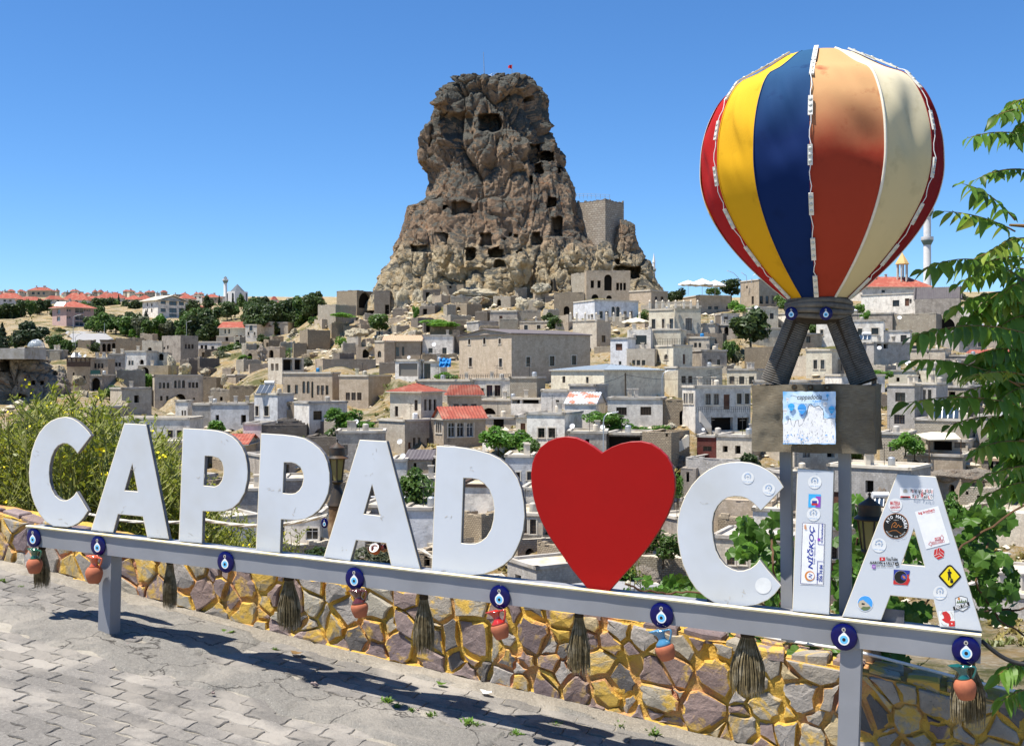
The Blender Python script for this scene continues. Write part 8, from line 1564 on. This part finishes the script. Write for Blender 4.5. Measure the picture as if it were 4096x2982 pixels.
def rope_line(label, pts, r_, mat='white_rope', name='rope'):
    q = [P(*a, d) for a, d in pts]; path = []
    for i in range(len(q) - 1):
        for k in range(12): u = k / 12; path.append(q[i].lerp(q[i+1], u) - UPZ * .05 * 4 * u * (1 - u))
    path.append(q[-1]); mb = MB()
    for s in range(3):
        tw = [p + (TV * math.cos(i * .9 + s * 2.09) * 0 + UPZ * math.cos(i * 1.4 + s * 2.09) + NB * math.sin(i * 1.4 + s * 2.09)) * r_ * .5 for i, p in enumerate(path)]; mb.tube(tw, r_ * .62, 6)
    tag(mb.build(name, mat, smooth=180), label, 'rope')
rope_line('white rope strung left of the wooden lantern post', [((300, 2040), 8.2), ((814, 2077), 7.2), ((1310, 2060), 6.6)], .012); rope_line('white rope strung right of the wooden lantern post', [((1370, 2060), 6.6), ((1690, 2200), 6.2), ((2005, 2300), 6.0), ((2300, 2390), 5.9)], .012)
pots = thing('hanging_pots', 'bunch of brown clay pots with one white rimmed cup seen under the letter A', 'pots', P(*ZB(1070, 1160), 6.3))
for (x, y, r_, mm, up) in ((1052, 1095, 46, 'clay', (-.25, -.75, .6)), (1020, 1095, 38, 'glaze_brown', (-.5, -.6, .5)), (1130, 1080, 40, 'glaze_brown', (.5, -.6, .5)), (1085, 1060, 30, 'glaze_brown', (0, -.3, .9))):
    c = P(*ZB(x, y), 6.3); k = r_ / 2.2012 / F * 6.3; mb = MB(); mb.lathe([(k*.5, -k*.9), (k*.85, -k*.4), (k*.9, 0), (k*.7, k*.5), (k*.62, k*.75), (k*.55, k*.7), (k*.5, 0)], c, up, 18); po = mb.build('pot', mm, pots, smooth=60)
    if mm == 'clay': mb = MB(); mb.lathe([(k*.60, k*.55), (k*.95, k*.80), (k*.97, k*.86), (k*.8, k*.82), (k*.5, k*.4), (.001, k*.35)], c, up, 20); mb.build('cup_rim', 'bead_white', po, smooth=60)
mb = MB(); mb.tube([P(*ZB(1070, 1060), 6.3), P(*ZB(1065, 980), 6.3)], .003, 5); mb.build('cord', 'fibre_dark', pots)
q = [T3_ for T3_ in []]
pts = []
for i in range(60): s_ = lerp(1.6, 5.4, i / 59); c = SW(s_, WP + .13 + .05 * math.sin(s_ * 2.3)); c.z = SW(s_, WP).z + WH(s_) + .045 + .01 * math.sin(s_ * 5); pts.append(c)
mb = MB(); mb.tube(pts, .008, 6); tag(mb.build('cable', 'wire_white', smooth=180), 'white cable lying along the top of the stone wall', 'cable')
pts = []
for i in range(30): t = i / 29; pts.append(SP(lerp(3925, 4140, t), 2560 + 95 * t + 30 * math.sin(t * 3.1), .05))
mb = MB(); mb.tube(pts, .009, 6); tag(mb.build('cable', 'wire_black', smooth=180), 'thick black cable leaving the right end of the beam', 'cable')
# ================================================================== plants close to the camera
leafmat('mustard_leaf', (.15, .19, .015), (.245, .28, .028), .0, .45); leafmat('vine_leaf', (.045, .115, .012), (.085, .18, .022), .4, .35); leafmat('ail_leaf', (.075, .165, .02), (.125, .235, .03), .4, .45); leafmat('ail_young', (.17, .26, .03), (.24, .30, .05), .2, .4); leafmat('weed_leaf', (.08, .17, .02), (.13, .22, .03), .2, .3)
pm('flower_yellow', (.80, .66, .015), (.70, .58, .01), 30, .7, 0); pm('stem_green', (.17, .19, .045), (.24, .24, .07), 20, .8, 0); pm('vine_stem', (.13, .07, .035), (.08, .045, .025), 30, .85, .3, .003); pm('rachis', (.17, .14, .04), (.20, .09, .04), 10, .7, 0); pm('dry_leaf', (.20, .12, .04), (.14, .08, .03), 10, .8, 0)
rp_ = random.Random(99)
# wild mustard thicket on the slope behind the left end of the wall
mb = MB(); topy = [(-150, 880), (0, 885), (60, 872), (110, 828), (150, 845), (225, 850), (265, 880), (330, 905), (380, 965), (430, 1040), (500, 1100), (640, 1180)]
def sprig(b_, top, sz, fl=.5):
    d = top - b_; side = Vector((rp_.gauss(0, 1), rp_.gauss(0, .6), 0)) * d.length * .05; n_ = 6; pts = [b_ + d * (i / n_) + side * math.sin(i / n_ * 3.1) for i in range(n_ + 1)]
    mb.tube(pts, [sz * .011 * (1 - .75 * i / n_) for i in range(n_ + 1)], 3, 0, False)
    for k in range(22):
        t = rp_.uniform(.12, 1.0); p = b_ + d * t + side * math.sin(t * 3.1); a = rp_.uniform(0, 6.28); l_ = sz * rp_.uniform(.10, .34) * (1.15 - t * .6); e = Vector((math.cos(a), math.sin(a), rp_.uniform(.5, 1.5))).normalized(); q = p + e * l_
        mb.tube([p, p.lerp(q, .5) + Vector((e.x, e.y, -.3)) * l_ * .08, q], [sz * .005, sz * .004, sz * .002], 3, 0, False)
        for z in range(5):
            r0 = p.lerp(q, rp_.uniform(.2, 1)); dr = Vector((rp_.gauss(0, 1), rp_.gauss(0, 1), rp_.gauss(.4, .8))).normalized(); w_ = dr.orthogonal().normalized(); w_.rotate(Matrix.Rotation(rp_.uniform(0, 6.28), 3, dr)); ll = sz * rp_.uniform(.02, .05); wd = ll * rp_.uniform(.10, .24)
            mb.add([r0, r0 + dr * ll * .5 + w_ * wd, r0 + dr * ll, r0 + dr * ll * .5 - w_ * wd], [[0, 1, 2, 3]], 1)
        if rp_.random() < fl * .04 and t > .45:
            for z in range(6):
                c = q + Vector((rp_.gauss(0, 1), rp_.gauss(0, 1), rp_.gauss(0, 1))) * sz * .016; s = sz * rp_.uniform(.008, .014); u = Vector((rp_.gauss(0, 1), rp_.gauss(0, 1), rp_.gauss(0, 1))).normalized(); v = u.orthogonal().normalized(); mb.add([c + u*s, c + v*s, c - u*s, c - v*s], [[0, 1, 2, 3]], 2)
for i in range(900):
    xd = rp_.uniform(-120, 470) if i < 640 else rp_.uniform(300, 640); D = rp_.uniform(8.2, 12.5); yt = interp(topy, xd) + abs(rp_.gauss(0, 1)) * 100 + rp_.uniform(15, 85); tp = P(xd * DK, yt * DK, D); b_ = Vector((tp.x + rp_.uniform(-.25, .25), tp.y + rp_.uniform(-.2, .2), 0)); b_.z = elev(b_.x, b_.y) - .03
    if tp.z - b_.z > .2: sprig(b_, tp, min(1.6, tp.z - b_.z + .3) * .62 + .35, .9 if xd < 420 else .7)
o = mb.build('mustard_thicket', ['stem_green', 'mustard_leaf', 'flower_yellow']); o['kind'] = 'stuff'; o['label'] = 'thicket of yellow flowering wild mustard behind the left end of the wall'; o['category'] = 'plants'
for j, (xd, yt, D, lb) in enumerate([(455, 1060, 7.4, 'thin yellow flowering sprig right of the first P'), (610, 1150, 7.2, 'thin yellow flowering sprig behind the second P base'), (660, 1175, 7.0, 'leafless branching sprig between P and the lantern post'), (1395, 1220, 6.4, 'dry thin sprig right of the heart'), (2110, 1480, 5.9, 'pale dry weed behind the right end of the beam'), (2030, 1470, 5.9, 'yellow green weed behind the last bead')]):
    mb = MB()
    for k in range(3): tp = P((xd + rp_.uniform(-22, 22)) * DK, (yt + rp_.uniform(-10, 40)) * DK, D); b_ = P(xd * DK, yt * DK, D); b_.z = min(elev(b_.x, b_.y), tp.z - .25); sprig(b_, tp, .55, .8)
    tag(mb.build('wild_sprig', ['stem_green', 'mustard_leaf', 'flower_yellow']), lb, 'weed')
# grape vine behind the wall at the right
def vine_leaf_mesh(seed):
    r_ = random.Random(seed); pts = []
    for i in range(26):
        a = R(-170 + 340 * i / 25); lob = .62 + .38 * abs(math.cos(a * 2.5)) ** .6; q = lob * (1 + (.06 if i % 2 else -.05)) * (1.0 if abs(a) < 2.4 else .8); pts.append((math.sin(a) * q * .55, math.cos(a) * q * .55))
    vs = [(0, -.05, .0)] + [(x, y, -.22 * (x * x + y * y) + .05 * math.sin(x * 9) * r_.uniform(.5, 1)) for x, y in pts]; me = bpy.data.meshes.new('leaf'); me.from_pydata(vs, [], [[0, i + 1, i + 2] for i in range(25)]); me.materials.append(M('vine_leaf')); return me
VL = [vine_leaf_mesh(i) for i in range(4)]
vine = thing('grape_vine', 'green grape vine scrambling over the wall behind the letters C, I and A', 'vine', SW(3.6, 1.0))
vl = world_loc(vine); nl = 0
blobs = [(2560, 2355, 90, 45, 4, 5.9), (2720, 2370, 110, 60, 26, 5.75), (2990, 2160, 60, 90, 14, 5.75), (3080, 2200, 75, 140, 34, 5.7), (3140, 2360, 70, 110, 26, 5.6), (2900, 2540, 190, 70, 44, 5.6), (3250, 2560, 160, 90, 44, 5.45), (3420, 2120, 60, 130, 26, 5.6), (3400, 2330, 60, 150, 24, 5.5), (3560, 2520, 150, 110, 36, 5.4), (3640, 2230, 90, 150, 30, 5.5), (3900, 2180, 130, 150, 46, 5.5), (4030, 2350, 90, 170, 34, 5.4), (3960, 2080, 130, 60, 16, 5.5), (3640, 2460, 120, 60, 20, 5.4), (3480, 2640, 200, 60, 30, 5.3), (4060, 2060, 60, 60, 8, 5.5)]
back = MB()
for (x, y, rx, ry, cnt, d) in blobs:
    for i in range(int(cnt * 1.3)):
        a = rp_.uniform(0, 6.28); k = math.sqrt(rp_.random()); q = P(x + rx * k * math.cos(a), y + ry * k * math.sin(a), d + rp_.uniform(-.12, .35)); s = rp_.uniform(.055, .105); rot = Matrix.Rotation(rp_.gauss(0, .6), 3, 'Z') @ Matrix.Rotation(R(70) + rp_.gauss(0, .45), 3, 'X') @ Matrix.Rotation(rp_.gauss(math.pi, .7), 3, 'Z'); me = rp_.choice(VL)
        if nl < 292 and i < cnt: o = bpy.data.objects.new('leaf', me); COL.objects.link(o); o.parent = vine; o.matrix_local = Matrix.Translation(q - vl) @ rot.to_4x4() @ Matrix.Scale(s, 4); nl += 1
        else: back.add([q + Vector((0, .15, -.02)) + (rot @ Vector(v.co)) * s for v in me.vertices], [list(f.vertices) for f in me.polygons])
back.build('leaves_behind', 'vine_leaf', vine, kind='stuff')
for st in ([(2500,2335),(2570,2360),(2660,2370),(2800,2368),(2950,2400),(3080,2420)], [(3090,2520),(3120,2400),(3090,2250),(3080,2130)], [(3420,2560),(3400,2350),(3430,2150)], [(3640,2560),(3700,2420),(3850,2180),(4096,2020)], [(3850,2460),(3960,2440),(4096,2430)], [(4096,2540),(4000,2480),(3900,2330),(3960,2150)], [(2800,2620),(2950,2540),(3200,2560),(3500,2600),(3640,2540)]):
    pts = []; c = [P(x, y, 5.6 + .1 * math.sin(x)) for x, y in st]
    for i in range(len(c) - 1):
        for k in range(6): pts.append(c[i].lerp(c[i+1], k / 6) + Vector((rp_.gauss(0, .004), 0, rp_.gauss(0, .004))))
    pts.append(c[-1]); mb = MB(); mb.tube(pts, .0055, 5); mb.build('stem', 'vine_stem', vine, smooth=60)
# tree of heaven at the right edge
tree = thing('ailanthus_tree', 'tree with long drooping feather leaves reaching in from the right edge', 'tree', Vector((3.35, 5.3, -1.2)))
mb = MB(); tp = [Vector((3.35, 5.3, -1.3)), Vector((3.3, 5.3, .2)), Vector((3.38, 5.35, 1.6)), Vector((3.3, 5.3, 3.0)), Vector((3.4, 5.2, 4.2))]; mb.tube(tp, [.09, .08, .065, .05, .03], 10); mb.build('trunk', 'bark', tree, smooth=60)
LF = []
def leaflet_mesh(seed, mat):
    r_ = random.Random(seed); prof = [(0, 0), (.12, .16), (.3, .23), (.5, .21), (.7, .145), (.88, .06), (1, 0)]; vs = []; cur = r_.uniform(.1, .35); fold = r_.uniform(.15, .5)
    for (t, w_) in prof:
        z = -cur * t * t; sw = .06 * math.sin(t * 3 + seed)
        vs += [(t, -w_ + sw, z + w_ * fold), (t, sw, z), (t, w_ + sw, z + w_ * fold)]
    me = bpy.data.meshes.new('leaflet'); me.from_pydata(vs, [], [[i*3 + j, i*3 + j + 1, i*3 + j + 4, i*3 + j + 3] for i in range(len(prof) - 1) for j in range(2)]); me.materials.append(M(mat)); me.polygons.foreach_set('use_smooth', [True] * len(me.polygons)); return me
LM = [leaflet_mesh(i, 'ail_leaf') for i in range(5)]; LY = [leaflet_mesh(i + 9, 'ail_young') for i in range(3)]
tl = world_loc(tree); nleaf = 0; fill = MB()
def frond(a, b_, d0, d1, n_=9, ll=.075, sag=.04, young=.0, hang=.9):
    """feather leaf whose rachis runs from pixel a (base) to pixel b (tip)"""
    global nleaf
    A, B = P(*a, d0), P(*b_, d1); k = 14; ra = [A.lerp(B, i / k) + UPZ * sag * 4 * (i/k) * (1 - i/k) for i in range(k + 1)]; mb = MB(); mb.tube(ra, [.0042 * (1 - .7 * i / k) for i in range(k + 1)], 5); fr = mb.build('frond', 'rachis', tree, smooth=180)
    ax = (B - A).normalized(); sd_ = ax.cross(UPZ).normalized()
    for i in range(n_ + 1):
        t = .16 + .84 * i / n_; p = A.lerp(B, t) + UPZ * sag * 4 * t * (1 - t)
        for s in ((-1, 1) if i < n_ else (0,)):
            e = (ax * (.45 if s else 1) + sd_ * s * rp_.uniform(.7, 1.1) - UPZ * hang * rp_.uniform(.55, 1.25)).normalized() if s else (ax - UPZ * .4).normalized()
            l_ = 1.12 * ll * rp_.uniform(.8, 1.2) * (1.1 - .35 * abs(t - .5)); nrm = (UPZ * .6 + sd_ * s * .5 + Vector((rp_.gauss(0, .25), rp_.gauss(0, .25), 0))); y = nrm.cross(e).normalized(); z = e.cross(y); m3 = Matrix((e, y, z)).transposed(); me = rp_.choice(LY) if rp_.random() < young else rp_.choice(LM)
            if nleaf < 296: o = bpy.data.objects.new('leaflet', me); COL.objects.link(o); o.parent = fr; o.matrix_local = Matrix.Translation(p - tl) @ m3.to_4x4() @ Matrix.Scale(l_, 4); nleaf += 1
            else: fill.add([p + (m3 @ Vector(v.co)) * l_ for v in me.vertices], [list(f.vertices) for f in me.polygons], 1 if me in LY else 0)
for f in [((4150,440),(3975,470),5.0,4.8,7,.075,.02,0,1.0), ((4150,560),(3872,552),5.0,4.7,9,.075,.03,0,1.2), ((4150,690),(3900,720),5.0,4.8,9,.055,.03,0,.9), ((4060,880),(3850,735),5.0,4.7,7,.085,.03,.2,1.1), ((4060,925),(3775,845),5.0,4.7,7,.08,.02,.25,.8), ((4150,1165),(3690,1080),5.0,4.6,12,.085,.09,.12,1.2), ((4150,1350),(3650,1345),5.0,4.6,13,.085,.05,.05,1.3), ((4080,1545),(3640,1440),5.0,4.7,11,.075,.04,.1,1.1), ((4140,1640),(3630,1610),5.0,4.6,13,.085,.04,.15,1.2), ((4140,1700),(3800,1700),5.1,4.8,10,.075,.04,.05,1.2), ((4100,1500),(3870,1510),4.9,4.6,9,.07,.02,.7,.5), ((4150,1050),(3930,1060),5.0,4.7,8,.075,.03,.2,.9), ((4140,960),(3960,1010),4.9,4.7,8,.07,.03,.4,.8),
          ((4140,1230),(3860,1280),5.1,4.9,9,.08,.05,.3,1.2), ((4140,1420),(3900,1420),5.1,4.9,9,.08,.03,.1,1.2), ((4150,1780),(3900,1800),5.1,4.9,9,.08,.03,.2,1.0), ((4150,1860),(3880,1930),5.1,4.8,8,.07,.02,.2,.9), ((4160,1930),(3920,2000),5.1,4.9,8,.075,.03,.1,1.0), ((4150,2640),(3990,2700),4.6,4.5,8,.075,.02,.0,.9), ((4160,2760),(4010,2800),4.6,4.5,7,.07,.02,.0,.9), ((4150,1120),(4000,1190),5.0,4.8,8,.08,.03,.3,1.0), ((4150,1560),(4000,1600),5.1,4.9,9,.08,.03,.1,1.1), ((4150,1480),(3960,1560),5.2,5.0,9,.08,.03,.1,1.1), ((4150,1660),(3980,1760),5.2,5.0,9,.08,.03,.1,1.1), ((4160,480),(4040,540),5.0,4.9,7,.07,.02,.0,1.0), ((4150,400),(4030,430),5.0,4.9,7,.07,.02,.1,1.0), ((4150,1300),(4010,1380),5.2,5.0,8,.085,.03,.05,1.2)]: frond(*f)
for i in range(13): yy = rp_.uniform(1020, 1900); frond((4160, yy - 20), (rp_.uniform(3790, 3980), yy + rp_.uniform(0, 60)), 5.2, 4.9, 10, .08, .05, .18, 1.1)
for i in range(70): yy = rp_.uniform(1080, 1960); frond((4240 + rp_.uniform(0, 200), yy - 40), (rp_.uniform(4000, 4110), yy + rp_.uniform(-10, 90)), 5.3, 5.2, 8, .085, .03, .1, 1.1)
for i in range(26): yy = rp_.uniform(-500, 900); frond((4420, yy), (rp_.uniform(4130, 4300), yy + rp_.uniform(0, 90)), 5.3, 5.1, 8, .085, .03, .1, 1.1)
fill.build('leaflets_behind', ['ail_leaf', 'ail_young'], tree, kind='stuff')
for a, b_ in (((4330, 700), (4090, 560)), ((4330, 1000), (4040, 900)), ((4330, 1300), (4080, 1180)), ((4330, 1650), (4060, 1530)), ((4330, 1850), (4080, 1760))): mb = MB(); A, B = P(*a, 5.3), P(*b_, 5.0); mb.tube([A, A.lerp(B, .5) + UPZ * .05, B], [.02, .014, .006], 6); mb.build('branch', 'rachis', tree, smooth=60)
# weeds and litter on the street
def weed(x, y, k, label):
    # ray to the street plane
    d = 5.0
    for _ in range(30): q = P(x, y, d); v = Vector((q.x, q.y, 0)) - L0; z = GH(v.dot(TV), v.dot(NB)); d *= 1 + (q.z - z) / 3.0 if abs(q.z - z) < 1.2 else (1.02 if q.z > z else .98)
    q = P(x, y, d); mb = MB()
    for i in range(34):
        a = rp_.uniform(0, 6.28); l_ = k * rp_.uniform(.5, 1.1); e = Vector((math.cos(a), math.sin(a), rp_.uniform(.3, 1.6))).normalized(); w_ = e.cross(UPZ).normalized() * l_ * .13; c = q + Vector((rp_.gauss(0, 1), rp_.gauss(0, 1), 0)) * k * .25
        mb.add([c - w_ * .3, c + e * l_ * .5 + w_, c + e * l_ - UPZ * l_ * .15, c + e * l_ * .5 - w_], [[0, 1, 2, 3]])
    tag(mb.build('weed', 'weed_leaf', base=q), label, 'weed', 'weeds between the pavers')
W_L = 'small green weed tuft growing between the pavers'
for (fn, x, y, k) in [(Z6,260,1065,.05),(Z6,330,1095,.035),(Z6,135,1105,.04),(Z6,430,1120,.03),(Z6,575,1160,.04),(Z6,490,1240,.035),(Z6,820,1210,.05),(Z6,880,1225,.035),(Z6,1160,1290,.04),(Z6,1900,1230,.045),(Z6,2130,1290,.055),(Z6,1440,1215,.03),(Z6,425,1325,.03),(Z5,20,450,.04),(Z5,140,480,.025),(Z5,1290,800,.025),(Z5,1780,890,.025)]: weed(*fn(x, y), k, W_L)
def street_pt(x, y):
    d = 5.0
    for _ in range(40): q = P(x, y, d); v = Vector((q.x, q.y, 0)) - L0; z = GH(v.dot(TV), v.dot(NB)); d *= 1 + max(-.05, min(.05, (q.z - z) / 3.0))
    return P(x, y, d)
for (fn, x, y, mm, s, lb) in [(Z5,1480,795,'weed_leaf',.05,'fallen green leaf near the wall foot'),(Z5,1925,935,'dry_leaf',.045,'curled brown fallen leaf on the gravel verge'),(Z6,640,960,'weed_leaf',.035,'fallen pale green leaf on the gravel verge'),(Z6,955,1020,'ink_white',.04,'scrap of white paper on the gravel verge'),(Z6,1715,1040,'dry_leaf',.035,'small dry leaf at the wall foot')]:
    q = street_pt(*fn(x, y)) + UPZ * .022; mb = MB(); n_ = 10; vs = [q + TV * s * math.cos(2*math.pi*i/n_) * (1 if i % 2 else .7) + NB * s * .6 * math.sin(2*math.pi*i/n_) + UPZ * (.012 * math.cos(2*math.pi*i/n_) ** 2) for i in range(n_)]; mb.add(vs + [q], [[i, (i+1) % n_, n_] for i in range(n_)]); tag(mb.build('litter', mm), lb, 'litter')
for (fn, x, y, s) in [(Z5,2040,1135,.03),(Z5,830,875,.014),(Z5,1380,1190,.014),(Z6,470,1140,.012)]:
    q = street_pt(*fn(x, y)) + UPZ * .02; o = blob(q, s, s * .8, s * .6, 'stone_5', s * .3, s, 'loose_stone', None, int(x), 14, 9); tag(o, 'loose small stone lying on the pavers', 'stone', 'loose stones on the street')
